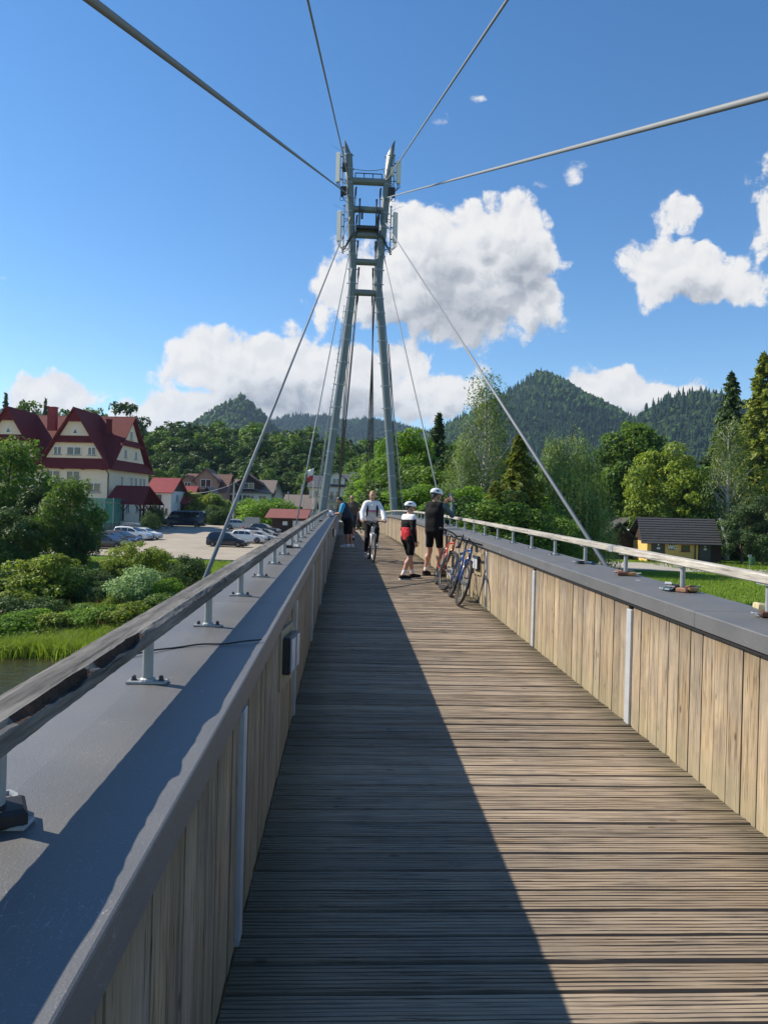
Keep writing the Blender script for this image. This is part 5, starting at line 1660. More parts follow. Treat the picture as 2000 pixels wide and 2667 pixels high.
house('village_house', 'house with orange tiled roof left of the maples', 1555, 1618, 1293, 1328, 118, 9, 'x', 'render_grey', 'roof_orange', [('f', 0.55, -1.3, 1.0, 1.5, 0), ('f', 0.8, -1.3, 1.0, 1.5, 0)], R(6), [(0.62, 2.6, 1.8, 'roof_orange', 'render_grey')])
house('village_house', 'second orange roofed house showing between the maple trunks', 1630, 1690, 1288, 1326, 128, 9, 'x', 'render_grey', 'roof_orange', [], R(6))
# kiosk with lean-to roof and posters
ka = at_y(692, 1345, 112); kb = at_y(802, 1345, 112)
kz = gz(ka.x, ka.y)
kios = thing('kiosk', 'dark timber kiosk with flat reddish metal roof at the car park', 'kiosk', (ka.x, 112, kz), R(-3))
kw = kb.x - ka.x
mb = MB(); mb.box((kw / 2 + 0.4, 2.2, 1.15), (kw - 1.2, 4, 2.3)); mb.build('wall', M['timber_dark'], kios)
mb = MB(); slab(mb, (-0.1, 4.8, 3.7), (kw, 4.8, 3.7), (kw, -0.6, 2.3), (-0.1, -0.6, 2.3), 0.12); mb.build('roof', M['roof_kiosk'], kios)
for x, w, h in ((kw * 0.46, 0.75, 0.6), (kw * 0.72, 1.0, 0.9), (kw * 0.86, 0.9, 0.9)):
    mb = MB(); mb.box((x, 0.17, 1.45), (w, 0.05, h)); mb.build('poster', M['canvas_white'], kios)
mb = MB(); mb.box((0, 0, 0), (2.4, 0.08, 2.1))
bp_ = at_y(657, 1358, 115)
tag(mb.build('notice_board', M['render_grey'], loc=(bp_.x, bp_.y, gz(bp_.x, bp_.y) + 1.1)), 'pale blank panel standing beside the silver car', 'board')

# public toilet with shingled roof
wa = at_y(1684, 1474, 73); wz = gz(wa.x, wa.y) - 0.05
wc = thing('toilet_building', 'low yellow toilet building with dark shingled roof and a WC sign', 'toilet', (wa.x, 73, wz), R(-2))
mb = MB(); mb.box((2.7, 2.1, 1.15), (5.4, 4.2, 2.3)); mb.build('wall', M['render_yellow'], wc)
mb = MB(); mb.box((6.7, 2.1, 1.1), (2.6, 3.6, 2.2)); mb.build('annex_wall', M['timber_dark'], wc)
rfo = bpy.data.objects.new('roof', None); C.objects.link(rfo); rfo.parent = wc
nr = 11
for k in range(nr):
    t0, t1 = k / nr, (k + 1) / nr
    y0, y1 = -0.75 + 2.85 * t0, -0.75 + 2.85 * t1
    z0, z1 = 1.98 + 2.75 * t0, 1.98 + 2.75 * t1
    for sgn in (0, 1):
        mb = MB()
        q = lambda y: y if sgn == 0 else 4.2 - y
        L0, L1 = -0.9 + 0.55 * t0, 7.6 + 0.5 * (t0)
        pts = [(L0, q(y0), z0 + 0.07), (L1, q(y0), z0 + 0.07), (L1 + 0.03, q(y1 + 0.03), z1 + 0.02), (L0 + 0.05, q(y1 + 0.03), z1 + 0.02)]
        mb.poly(pts if sgn == 0 else pts[::-1], (0, 0, -0.075))
        mb.build('shingle_row', M['shingle'], rfo)
for gx_ in (0.0, 7.3):
    mb = MB(); mb.poly([(gx_, 0.0, 2.2), (gx_, 4.2, 2.2), (gx_, 2.1, 4.5)], (0.15, 0, 0)); mb.build('gable', M['timber_dark'], wc)
mb = MB(); slab(mb, (8.05, -0.75, 2.04), (8.25, -0.75, 2.04), (8.75, 2.1, 4.82), (8.55, 2.1, 4.82), 0.1); mb.build('barge_board', M['galv'], wc)
def wc_door(x, w):
    mb = MB(); mb.box((x, -0.03, 1.05), (w, 0.08, 2.1)); d = mb.build('door', M['dark_metal'], wc)
    mb = MB(); mb.box((x, -0.085, 1.5), (0.34, 0.03, 0.2)); mb.box((x, -0.085, 1.85), (0.16, 0.03, 0.16)); mb.build('door_sign', M['canvas_white'], d)
    mb = MB(); mb.box((x - w / 2 - 0.08, -0.04, 1.08), (0.16, 0.12, 2.16)); mb.box((x + w / 2 + 0.08, -0.04, 1.08), (0.16, 0.12, 2.16)); mb.build('door_frame', M['timber_brown'], d)
wc_door(1.15, 1.1)
mb = MB(); mb.box((6.2, 0.22, 1.05), (1.2, 0.12, 2.1)); d_ = mb.build('door', M['dark_metal'], wc)
mb = MB(); mb.box((6.2, 0.14, 1.5), (0.3, 0.03, 0.2)); mb.box((6.2, 0.14, 1.8), (0.14, 0.03, 0.16)); mb.build('door_sign', M['canvas_white'], d_)
window(wc, face(4.05, -0.03, 1.55, 0), 0.85, 0.62, 0, 'timber_brown')
mb = MB(); mb.tube([(4.95, -0.35, 2.0), (5.05, -0.12, 1.85), (5.05, -0.12, 0)], 0.06, 8); mb.build('drainpipe', M['pipe_brown'], wc)
mb = MB(); mb.box((0.28, -0.06, 0.55), (0.5, 0.14, 1.1)); mb.box((1.95, -0.04, 0.2), (1.4, 0.1, 0.5)); mb.build('plinth', M['timber_brown'], wc)
mb = MB(); mb.box((2.62, -0.05, 1.62), (0.72, 0.06, 0.56)); sg = mb.build('sign_plate', pm('sign_grey', (0.16, 0.17, 0.19), 0.6), wc)
def text_obj(body, size, mat, parent, Mx, name='lettering', extrude=0.01, bold=0.0):
    cu_ = bpy.data.curves.new(name, 'FONT'); cu_.body = body; cu_.size = size; cu_.align_x = 'CENTER'; cu_.align_y = 'CENTER'; cu_.extrude = extrude; cu_.offset = bold
    t = bpy.data.objects.new(name, cu_)
    me = bpy.data.meshes.new_from_object(t)
    bpy.data.objects.remove(t)
    o = mobj(name, me, mat, parent)
    o.matrix_local = Mx
    return o
text_obj('WC', 0.56, M['white_paint'], sg, face(2.62, -0.1, 1.62, 0) @ Matrix.Rotation(R(90), 4, 'X'), bold=0.025)

# market huts and white awnings
def hut(label, uL, uR, vr, ve, d, depth, rot, wall='timber_dark', roof='shingle'):
    root, w, he, hr = house('market_hut', label, uL, uR, vr, ve, d, depth, 'y', wall, roof, (), rot, cat='hut', over=0.6, timber='timber_dark')
    return root
hut('dark timber market hut with steep grey roof left of the toilet building', 1560, 1655, 1359, 1405, 77, 6, R(0))
hut('second market hut roof peeking over the first hut', 1600, 1672, 1348, 1378, 88, 6, R(0))
for (u, v, d, w, lb) in ((1634, 1402, 82, 2.2, 'white awning under the gable of the market hut'), (1652, 1386, 84, 2.2, 'white awning between the hut and the toilet building')):
    p = at_y(u, v, d)
    root = thing('awning', lb, 'awning', (p.x, p.y, gz(p.x, p.y)))
    h = p.z - gz(p.x, p.y)
    mb = MB()
    for s in (-1, 1):
        slab(mb, (-w / 2, 0, h + 0.35), (w / 2, 0, h + 0.35), (w / 2, s * 1.3, h - 0.25), (-w / 2, s * 1.3, h - 0.25), 0.04)
    mb.build('canvas', M['canvas_white'], root)
    for x in (-w / 2 + 0.1, w / 2 - 0.1):
        for y in (-1.2, 1.2):
            mb = MB(); mb.tube([(x, y, 0), (x, y, h - 0.25)], 0.03, 6); mb.build('pole', M['galv'], root)
# crowd barrier and bin
p = at_y(1577, 1478, 62); q = at_y(1612, 1478, 62)
bar = thing('crowd_barrier', 'low galvanised barrier railing below the thick stay cable', 'barrier', (p.x, 62, gz(p.x, 62)))
w = q.x - p.x
mb = MB(); mb.tube([(0, 0, 0), (0, 0, 0.95), (0.08, 0, 1.05), (w - 0.08, 0, 1.05), (w, 0, 0.95), (w, 0, 0)], 0.025, 6); mb.tube([(0, 0, 0.2), (w, 0, 0.2)], 0.02, 6); mb.build('frame', M['galv'], bar)
for k in range(1, 8):
    mb = MB(); mb.tube([(w * k / 8, 0, 0.2), (w * k / 8, 0, 1.05)], 0.012, 5); mb.build('bar', M['galv'], bar)
pm('bin_green', (0.03, 0.10, 0.045), 0.5, 0.15, 5)
p = at_y(1957, 1486, 66)
bn = thing('litter_bin', 'green litter bin on a post under the pines', 'bin', (p.x, 66, gz(p.x, 66)))
mb = MB(); mb.lathe([(0.2, 0.35), (0.26, 0.4), (0.28, 1.05), (0.24, 1.08)], 14); mb.build('body', M['bin_green'], bn)
mb = MB(); mb.box((0, 0.3, 0.6), (0.08, 0.08, 1.3)); mb.box((0, 0.3, 1.2), (0.34, 0.04, 0.25)); mb.build('post', M['galv'], bn)

# green ball-catching net by the hotel, dark fence
def net_mat():
    m = bpy.data.materials.new('green_net'); m.use_nodes = True
    T = NT(m.node_tree); m.node_tree.nodes.clear()
    out = T.n('ShaderNodeOutputMaterial')
    b = T.n('ShaderNodeBsdfDiffuse', ins={'Color': (0.06, 0.26, 0.20, 1)})
    tr = T.n('ShaderNodeBsdfTransparent')
    tc = T.n('ShaderNodeTexCoord').outputs['Object']
    f = T.math('ADD', 0.42, T.math('MULTIPLY', T.noise(tc, 0.6, 3, 0.5), 0.2))
    T.link(T.n('ShaderNodeMixShader', ins={0: f, 1: tr.outputs[0], 2: b.outputs[0]}).outputs[0], out.inputs[0])
    MATS['green_net'] = m
net_mat()
p = at_y(222, 1384, 104); q = at_y(294, 1384, 104)
nt = thing('ball_net', 'tall translucent green netting screen on poles before the hotel wall', 'net', (p.x, 104, gz(p.x, 104)))
w = q.x - p.x; h = at_y(250, 1297, 104).z - gz(p.x, 104)
mb = MB(); mb.box((w / 2, 0, h / 2), (w, 0.02, h)); mb.box((w, 2.0, h / 2), (0.02, 4.0, h)); mb.build('netting', M['green_net'], nt)
for k in range(4):
    mb = MB(); mb.tube([(w * k / 3, -0.03, 0), (w * k / 3, -0.03, h + 0.1)], 0.05, 6); mb.build('pole', M['galv'], nt)
p = at_y(248, 1384, 101); q = at_y(300, 1384, 101)
fe = thing('wire_fence', 'dark wire fence between the net and the parked cars', 'fence', (p.x, 101, gz(p.x, 101)))
w = q.x - p.x
for k in range(7):
    mb = MB(); mb.box((w * k / 6, 0, 0.75), (0.07, 0.07, 1.5)); mb.build('post', M['dark_metal'], fe)
for k in range(6):
    mb = MB()
    for j in range(9): mb.box((w * (k + (j + 0.5) / 9) / 6, 0, 0.75), (0.02, 0.02, 1.4))
    for z in (0.15, 0.75, 1.4): mb.box((w * (k + 0.5) / 6, 0.015, z), (w / 6, 0.02, 0.03))
    mb.build('panel', M['dark_metal'], fe)

# poles, wires, flag
def upole(label, u, vt, d, lampost=False):
    p = at_y(u, vt, d); z = gz(p.x, p.y)
    root = thing('utility_pole', label, 'pole', (p.x, p.y, z))
    h = p.z - z
    mb = MB(); mb.tube([(0, 0, 0), (0, 0, h)], [0.16, 0.10], 8); mb.build('mast', M['render_grey'], root)
    mb = MB(); mb.box((0, 0, h - 0.35), (1.3, 0.08, 0.1)); mb.build('crossarm', M['dark_metal'], root)
    return Vector((p.x, p.y, p.z - 0.3))
a1 = upole('concrete utility pole in front of the wide white house', 610, 1254, 123)
a2 = upole('utility pole rising behind the kiosk roof', 751, 1280, 132)
a3 = upole('thin distant pole left of the flag', 786, 1260, 150)
for lb, A, B in (('overhead wire from the utility pole to the white house with pinkish roof', a1, at_y(497, 1285, 137)), ('overhead wire from the utility pole towards the kiosk pole', a1, a2)):
    pts = []
    for k in range(9):
        t = k / 8; v = A.lerp(B, t); v.z -= 0.9 * 4 * t * (1 - t) * 0.5; pts.append(v)
    mb = MB(); mb.tube(pts, 0.03, 4)
    tag(mb.build('overhead_wire', M['galv']), lb, 'wire')
pm('flag_white', (0.75, 0.74, 0.72), 0.8, 0.05, 4); pm('flag_red', (0.42, 0.05, 0.04), 0.8, 0.1, 4)
p = at_y(817, 1218, 118); z = gz(p.x, p.y)
fl = thing('flagpole', 'white flagpole with limp white and red flag beside the left pylon leg', 'flagpole', (p.x, p.y, z))
h = p.z - z
mb = MB(); mb.tube([(0, 0, 0), (0, 0, h)], [0.06, 0.03], 8); mb.build('mast', M['white_paint'], fl)
mb = MB(); mb.box((0, 0, 1.6), (0.9, 0.5, 3.2)); mb.build('plinth', M['render_white'], fl)
def cloth(x0, z0, z1, wd, seed):
    def f(u, v):
        x = -u * wd
        y = 0.12 * math.sin(u * 9 + seed) * (0.4 + u) + 0.06 * math.sin(v * 6)
        return (x * (0.75 + 0.25 * v), y, z0 + (z1 - z0) * v - 0.55 * u * (1 - 0.2 * v))
    return loft(f, 10, 6)
for nm, z0, z1 in (('flag_white', h - 1.15, h - 0.1), ('flag_red', h - 2.0, h - 1.15)):
    v_, f_ = cloth(0, z0, z1, 1.15, 1.0); o = mk('flag', v_, f_, M[nm], fl, smooth=True)
    o.modifiers.new('t', 'SOLIDIFY').thickness = 0.015
# ------------------------------------------------------------------ vehicles
def paint(name, col, rough=0.25): return pm(name, col, rough, 0.04, 3, coat=0.6)
paint('paint_black', (0.012, 0.013, 0.017)); paint('paint_navy', (0.012, 0.016, 0.035)); paint('paint_plum', (0.018, 0.012, 0.020)); paint('paint_grey', (0.05, 0.052, 0.058)); paint('paint_silver', (0.42, 0.43, 0.44)); paint('paint_white', (0.72, 0.72, 0.72))
pm('tyre', (0.018, 0.018, 0.018), 0.85); pm('rim', (0.42, 0.43, 0.44), 0.3, 0.1, 8, 0.8); pm('lamp_clear', (0.6, 0.62, 0.64), 0.1); pm('lamp_red', (0.30, 0.01, 0.01), 0.2); pm('roofbox_grey', (0.22, 0.24, 0.25), 0.4); pm('car_trim', (0.02, 0.02, 0.022), 0.6)
glass('car_glass', (0.012, 0.015, 0.018), 0.04)
CARS = {
 # silhouette (fraction of length from the rear, height), belt, length, width, wheel radius, side windows, windscreen span, rear window span
 'estate': dict(top=[(0, .62), (.012, .95), (.05, 1.05), (.13, 1.42), (.22, 1.47), (.42, 1.46), (.53, 1.36), (.68, 1.0), (.75, .93), (.93, .80), (.985, .66), (1, .48)], belt=.92, L=4.7, W=1.8, r=.32, win=[(.10, .25), (.265, .42), (.435, .60)], ws=(.53, .685), rw=(.055, .125)),
 'suv': dict(top=[(0, .7), (.012, 1.05), (.04, 1.15), (.12, 1.58), (.22, 1.66), (.45, 1.65), (.56, 1.52), (.68, 1.12), (.76, 1.06), (.93, .95), (.985, .78), (1, .5)], belt=1.05, L=4.5, W=1.84, r=.35, win=[(.11, .25), (.265, .43), (.445, .61)], ws=(.555, .685), rw=(.045, .115)),
 'minivan': dict(top=[(0, .6), (.01, 1.0), (.025, 1.1), (.07, 1.58), (.16, 1.68), (.42, 1.69), (.56, 1.55), (.73, 1.08), (.80, .98), (.94, .82), (.985, .66), (1, .46)], belt=1.0, L=4.65, W=1.82, r=.32, win=[(.07, .24), (.255, .43), (.445, .66)], ws=(.56, .74), rw=(.028, .068)),
 'hatch': dict(top=[(0, .6), (.012, .95), (.04, 1.02), (.14, 1.42), (.25, 1.48), (.45, 1.47), (.56, 1.36), (.71, 1.0), (.78, .93), (.94, .80), (.985, .66), (1, .48)], belt=.93, L=4.15, W=1.76, r=.31, win=[(.13, .26), (.275, .44), (.455, .63)], ws=(.56, .715), rw=(.045, .135)),
 'van': dict(top=[(0, .6), (.004, 1.4), (.012, 2.4), (.04, 2.62), (.5, 2.66), (.74, 2.62), (.80, 2.4), (.875, 1.55), (.90, 1.30), (.97, 1.06), (.99, .85), (1, .5)], belt=1.42, L=7.0, W=2.05, r=.36, win=[(.10, .30), (.31, .50), (.51, .70), (.715, .86)], ws=(.80, .875), rw=(.006, .012)),
}
def car(kind, col, label, u, v, z, heading, roofbox=False, name='parked_car', group='parked cars', cat='car'):
    c = CARS[kind]
    p = at_z(u, v, z)
    zz = gz(p.x, p.y) + 0.035
    p = at_z(u, v, zz)
    root = thing(name, label, cat, (p.x, p.y, gz(p.x, p.y) + 0.035), heading, group)
    L, Wd, belt, r = c['L'], c['W'], c['belt'], c['r']
    tx = np.array([t[0] for t in c['top']]); tz = np.array([t[1] for t in c['top']])
    top = lambda f: float(np.interp(f, tx, tz))
    hw = lambda f: Wd / 2 * (1 - 0.10 * max(0, (f - 0.86) / 0.14) ** 2 - 0.07 * max(0, (0.1 - f) / 0.1) ** 2)
    def sec(f):
        zt = top(f); w = hw(f); zb = min(zt - 0.03, belt)
        k = max(0, min(1, (zt - zb) / (0.7 if kind != 'van' else 1.5)))
        wt = w * (1 - (0.20 if kind != 'van' else 0.12) * k)
        return [(w * 0.93, 0.20), (w * 0.99, 0.34), (w, 0.55 if zb > 0.6 else zb * 0.8), (w * 0.985, zb - 0.06), (w * 0.965, zb), (wt * 1.0, max(zb + 0.005, zt - 0.10 * k - 0.015)), (wt * 0.93, zt - 0.02 * k - 0.004), (wt * 0.6, zt + 0.002), (0, zt + 0.012 * k)]
    fs = sorted(set(list(tx) + list(np.linspace(0, 1, 34))))
    secs = [sec(f) for f in fs]
    m = len(secs[0])
    vs = []; fcs = []
    for f, s in zip(fs, secs):
        x = (f - 0.5) * L
        vs += [(x, -y_, z_) for y_, z_ in s] + [(x, y_, z_) for y_, z_ in s[::-1][1:]]
    n2 = 2 * m - 1
    for i in range(len(fs) - 1):
        for j in range(n2 - 1):
            fcs.append((i * n2 + j, (i + 1) * n2 + j, (i + 1) * n2 + j + 1, i * n2 + j + 1))
        fcs.append((i * n2 + n2 - 1, (i + 1) * n2 + n2 - 1, (i + 1) * n2, i * n2))
    fcs.append(tuple(range(n2))); fcs.append(tuple((len(fs) - 1) * n2 + j for j in range(n2 - 1, -1, -1)))
    mk('body', vs, fcs, M[col], root, smooth=True)
    def spt(f, t, off):   # point on the side glass plane
        s = sec(f); (y0, z0), (y1, z1) = s[4], s[5]
        return ((f - 0.5) * L, y0 + (y1 - y0) * t + off, z0 + (z1 - z0) * t + off * 0.3)
    for sd in (-1, 1):
        for (a, b) in c['win']:
            g_ = [spt(a + (b - a) * i / 5, t, 0.012) for t in (0.1, 0.88) for i in range(6)]
            V_ = [(x, sd * y_, z_) for x, y_, z_ in g_]
            F_ = [(i, i + 1, i + 7, i + 6) if sd < 0 else (i + 6, i + 7, i + 1, i) for i in range(5)]
            mk('side_window', V_, F_, M['car_glass'], root, smooth=True)
    for nm, (a, b), sg in (('windscreen', c['ws'], 1), ('rear_window', c['rw'], -1)):
        V_ = []
        for t in (0.06, 0.35, 0.65, 0.94):
            f = a + (b - a) * t
            s = sec(f); z_ = top(f)
            nx_, nz_ = 0.012 * sg, 0.016
            for q in (-1, -0.5, 0, 0.5, 1):
                V_.append(((f - 0.5) * L + nx_, q * s[6][0] * 0.96, (z_ + nz_ - 0.012 * abs(q)) if abs(q) < 1 else s[6][1] + nz_))
        F_ = [(i * 5 + j, i * 5 + j + 1, i * 5 + j + 6, i * 5 + j + 5) for i in range(3) for j in range(4)]
        mk(nm, V_, F_ if sg > 0 else [f[::-1] for f in F_], M['car_glass'], root, smooth=True)
    for fx in ((0.17, 0.805) if kind != 'van' else (0.19, 0.86)):
        for sd in (-1, 1):
            x = (fx - 0.5) * L; y_ = sd * (Wd / 2 - 0.09)
            mt = Matrix.Translation((x, y_, r)) @ Matrix.Rotation(R(90) * sd, 4, 'X')
            mb = MB(); mb.lathe([(r * 0.62, -0.11), (r * 0.93, -0.11), (r, -0.07), (r, 0.07), (r * 0.93, 0.105), (r * 0.66, 0.11), (r * 0.62, 0.06)], 20, mt)
            wh = mb.build('wheel', M['tyre'], root, smooth=True)
            mb = MB(); mb.lathe([(r * 0.64, -0.09), (r * 0.64, -0.10), (r * 0.5, -0.075), (r * 0.15, -0.09), (0.01, -0.1)], 16, mt)
            for k in range(5):
                a_ = k * 1.2566
                mb.box((r * 0.36 * math.cos(a_), r * 0.36 * math.sin(a_), -0.1), (r * 0.5, r * 0.13, 0.03), rz=a_, M=mt)
            mb.build('rim', M['rim'], wh)
            mb = MB()
            arc = [(x + (r + 0.045) * math.cos(t), y_ + sd * 0.06, r + (r + 0.045) * math.sin(t)) for t in np.linspace(-0.15, math.pi + 0.15, 14)]
            mb.tube(arc, 0.045, 6); mb.build('wheel_arch', M['car_trim'], root)
    for sd in (-1, 1):
        xf = L / 2
        mb = MB(); mb.ell((xf - 0.13, sd * Wd * 0.375, top(0.97) - 0.09), (0.17, 0.18, 0.075), 12, 6); mb.build('headlight', M['lamp_clear'], root, smooth=True)
        mb = MB(); mb.ell((-xf + 0.05, sd * Wd * 0.40, belt - 0.05), (0.07, 0.13, 0.16), 10, 6); mb.build('tail_light', M['lamp_red'], root, smooth=True)
        fm = c['ws'][1] - 0.035
        mb = MB(); mb.ell(((fm - 0.5) * L, sd * (Wd / 2 + 0.09), belt + 0.06), (0.09, 0.12, 0.085), 10, 6); mb.build('mirror', M[col], root, smooth=True)
    mb = MB(); mb.box((L / 2 - 0.02, 0, top(0.985) * 0.62), (0.05, Wd * 0.55, 0.14)); mb.build('grille', M['car_trim'], root)
    mb = MB(); mb.box((L / 2 - 0.005, 0, 0.36), (0.05, 0.52, 0.11)); mb.build('number_plate', M['white_paint'], root)
    mb = MB(); mb.box((0, 0, 0.2), (L * 0.94, Wd * 0.9, 0.12)); mb.build('underbody', M['car_trim'], root)
    if roofbox:
        v_, f_ = [], []
        mb = MB(); zt = max(tz)
        prof = [(-1.05, 0.02), (-1.0, 0.25), (-0.5, 0.34), (0.6, 0.30), (1.0, 0.14), (1.1, 0.03)]
        mb.poly([(x - 0.2, -0.38, zt + 0.12 + z_) for x, z_ in prof], (0, 0.76, 0)); mb.build('roof_box', M['roofbox_grey'], root)
        mb = MB()
        for x in (-0.7, 0.4): mb.box((x - 0.2, 0, zt + 0.08), (0.06, 1.2, 0.06))
        mb.build('roof_bar', M['car_trim'], root)
    else:
        mb = MB()
        for sd in (-1, 1): mb.tube([((0.2 - 0.5) * L, sd * Wd * 0.36, max(tz) + 0.0), ((0.3 - 0.5) * L, sd * Wd * 0.365, max(tz) + 0.03), ((0.45 - 0.5) * L, sd * Wd * 0.36, max(tz) + 0.01)], 0.018, 5)
        mb.build('roof_rail', M['car_trim'], root)
    return root
car('estate', 'paint_plum', 'dark plum estate car, nearest of the left row of parked cars', 283, 1429, -2.9, R(-14))
car('estate', 'paint_navy', 'dark blue estate car, second nearest of the left row', 296, 1420, -2.9, R(-14))
car('estate', 'paint_grey', 'dark grey estate car next to the white car with roof box', 318, 1415, -2.9, R(-14))
car('minivan', 'paint_white', 'white car carrying a grey roof box', 346, 1404, -2.9, R(-12), True)
car('hatch', 'paint_white', 'white hatchback just behind the car with the roof box', 378, 1399, -2.9, R(-12))
car('minivan', 'paint_navy', 'black minivan alone at the front of the car park', 594, 1424, -2.9, R(-8))
car('suv', 'paint_white', 'white family car behind the black minivan', 648, 1413, -2.9, R(-12))
car('hatch', 'paint_silver', 'pale hatchback hidden beyond the white family car', 678, 1408, -2.9, R(-12))
car('suv', 'paint_black', 'black off-road car right behind the white family car', 672, 1400, -2.8, R(-14))
car('estate', 'paint_navy', 'dark estate car between the two black off-road cars', 696, 1393, -2.8, R(-14))
car('suv', 'paint_black', 'black off-road car closest to the kiosk', 690, 1384, -2.7, R(-14))
car('suv', 'paint_silver', 'silver car parked by the pale panel', 626, 1371, -2.4, R(-4))
car('van', 'paint_navy', 'long black passenger van parked side on in front of the hedge', 481, 1371, -1.9, R(176), name='passenger_van', group=None, cat='van')
# red and white drum by the silver car
p = at_y(633, 1376, 110); z = gz(p.x, p.y)
dr = thing('road_drum', 'small red and white traffic drum beside the silver car', 'drum', (p.x, p.y, z))
for k, c_ in enumerate(('flag_red', 'flag_white', 'flag_red')):
    mb = MB(); mb.lathe([(0.30 - 0.06 * k, 0.30 * k), (0.27 - 0.06 * k, 0.30 * k + 0.3)], 14); mb.build('band', M[c_], dr)
# ------------------------------------------------------------------ people: continuous bodies from blended solids
def surface_net(f, org, h):
    ins = f < 0
    nx, ny, nz = f.shape
    cnt = np.zeros((nx - 1, ny - 1, nz - 1), np.int8)
    corners = [(a, b, c) for a in (0, 1) for b in (0, 1) for c in (0, 1)]
    for a, b, c in corners: cnt += ins[a:nx - 1 + a, b:ny - 1 + b, c:nz - 1 + c]
    act = (cnt > 0) & (cnt < 8)
    I = np.argwhere(act)
    idx = -np.ones(act.shape, np.int64); idx[act] = np.arange(len(I))
    S = np.zeros((len(I), 3)); N = np.zeros(len(I))
    for (a, b, c) in corners:
        for ax in range(3):
            if (a, b, c)[ax]: continue
            d = [a, b, c]; d[ax] = 1
            v0 = f[I[:, 0] + a, I[:, 1] + b, I[:, 2] + c]; v1 = f[I[:, 0] + d[0], I[:, 1] + d[1], I[:, 2] + d[2]]
            m = (v0 < 0) != (v1 < 0)
            t = np.where(m, v0 / np.where(m, v0 - v1, 1), 0)
            p = np.tile(np.array([a, b, c], float), (len(I), 1)); p[:, ax] += t
            S[m] += p[m]; N[m] += 1
    V = (I + S / np.maximum(N, 1)[:, None]) * h + org
    F = []
    for ax in range(3):
        sl0 = [slice(1, -1)] * 3; sl1 = [slice(1, -1)] * 3
        sl0[ax] = slice(0, -1); sl1[ax] = slice(1, None)
        m = ins[tuple(sl0)] != ins[tuple(sl1)]
        q = np.argwhere(m)
        if not len(q): continue
        o = q + 1; o[:, ax] -= 1
        s = ins[o[:, 0], o[:, 1], o[:, 2]]
        b, c = (ax + 1) % 3, (ax + 2) % 3
        def cell(db, dc):
            k = o.copy(); k[:, b] += db; k[:, c] += dc
            return idx[k[:, 0], k[:, 1], k[:, 2]]
        Q = np.stack([cell(-1, -1), cell(0, -1), cell(0, 0), cell(-1, 0)], -1)
        Q[~s] = Q[~s][:, ::-1]
        F.append(Q)
    F = np.concatenate(F)
    return V, F[(F >= 0).all(1)]
def solid(name, prims, mat, parent, res=0.012, cuts=(), grow=0.0, k0=0.03):
    """prims: ('c', a, b, ra, rb[, k]) tapered capsule | ('e', centre, radii[, k[, euler]]) ellipsoid; cuts: (point, normal) keeps the side the normal points away from"""
    lo = np.full(3, 9e9); hi = -lo
    for p in prims:
        if p[0] == 'c':
            r = max(p[3], p[4]) + grow
            lo = np.minimum(lo, np.minimum(p[1], p[2]) - r); hi = np.maximum(hi, np.maximum(p[1], p[2]) + r)
        else:
            r = max(p[2]) + grow
            lo = np.minimum(lo, np.array(p[1]) - r); hi = np.maximum(hi, np.array(p[1]) + r)
    lo -= 3 * res; hi += 3 * res
    n = np.ceil((hi - lo) / res).astype(int) + 1
    D = np.full(n, 1e3, np.float32)
    ax = [lo[i] + np.arange(n[i]) * res for i in range(3)]
    for p in prims:
        k = (p[5] if len(p) > 5 else k0) if p[0] == 'c' else (p[3] if len(p) > 3 else k0)
        if p[0] == 'c':
            a, b = np.array(p[1], float), np.array(p[2], float); r = max(p[3], p[4]) + grow
            l_, h_ = np.minimum(a, b) - r, np.maximum(a, b) + r
        else:
            c = np.array(p[1], float); r = max(p[2]) + grow
            l_, h_ = c - r, c + r
        mg = k + 2 * res
        i0 = np.maximum(0, ((l_ - mg - lo) / res).astype(int)); i1 = np.minimum(n, ((h_ + mg - lo) / res).astype(int) + 2)
        X, Y, Z = np.meshgrid(ax[0][i0[0]:i1[0]], ax[1][i0[1]:i1[1]], ax[2][i0[2]:i1[2]], indexing='ij')
        P = np.stack([X, Y, Z], -1)
        if p[0] == 'c':
            ab = b - a; L2 = max(1e-9, ab @ ab)
            t = np.clip(((P - a) @ ab) / L2, 0, 1)
            d = np.linalg.norm(P - a - t[..., None] * ab, axis=-1) - (p[3] + (p[4] - p[3]) * t) - grow
        else:
            q = P - c
            if len(p) > 4:
                Rm = np.array(Matrix.Rotation(p[4][2], 3, 'Z') @ Matrix.Rotation(p[4][1], 3, 'Y') @ Matrix.Rotation(p[4][0], 3, 'X'))
                q = q @ Rm
            rr = np.array(p[2]) + grow
            k1 = np.linalg.norm(q / rr, axis=-1); k2 = np.linalg.norm(q / rr ** 2, axis=-1)
            d = k1 * (k1 - 1) / np.maximum(k2, 1e-6)
        s = D[i0[0]:i1[0], i0[1]:i1[1], i0[2]:i1[2]]
        hh = np.maximum(k - np.abs(s - d), 0) / max(k, 1e-6)
        D[i0[0]:i1[0], i0[1]:i1[1], i0[2]:i1[2]] = np.minimum(s, d) - hh * hh * k * 0.25
    if cuts:
        X, Y, Z = np.meshgrid(*ax, indexing='ij')
        for (pt, nm) in cuts:
            nm = np.array(nm, float); nm /= np.linalg.norm(nm)
            D = np.maximum(D, (X - pt[0]) * nm[0] + (Y - pt[1]) * nm[1] + (Z - pt[2]) * nm[2])
    V, F = surface_net(D, lo, res)
    return mobj(name, np_mesh(name, V, F, smooth=True), mat, parent)
def A3(*p): return np.array(p, float)
def mid(a, b, t=0.5): return np.array(a) + (np.array(b) - np.array(a)) * t
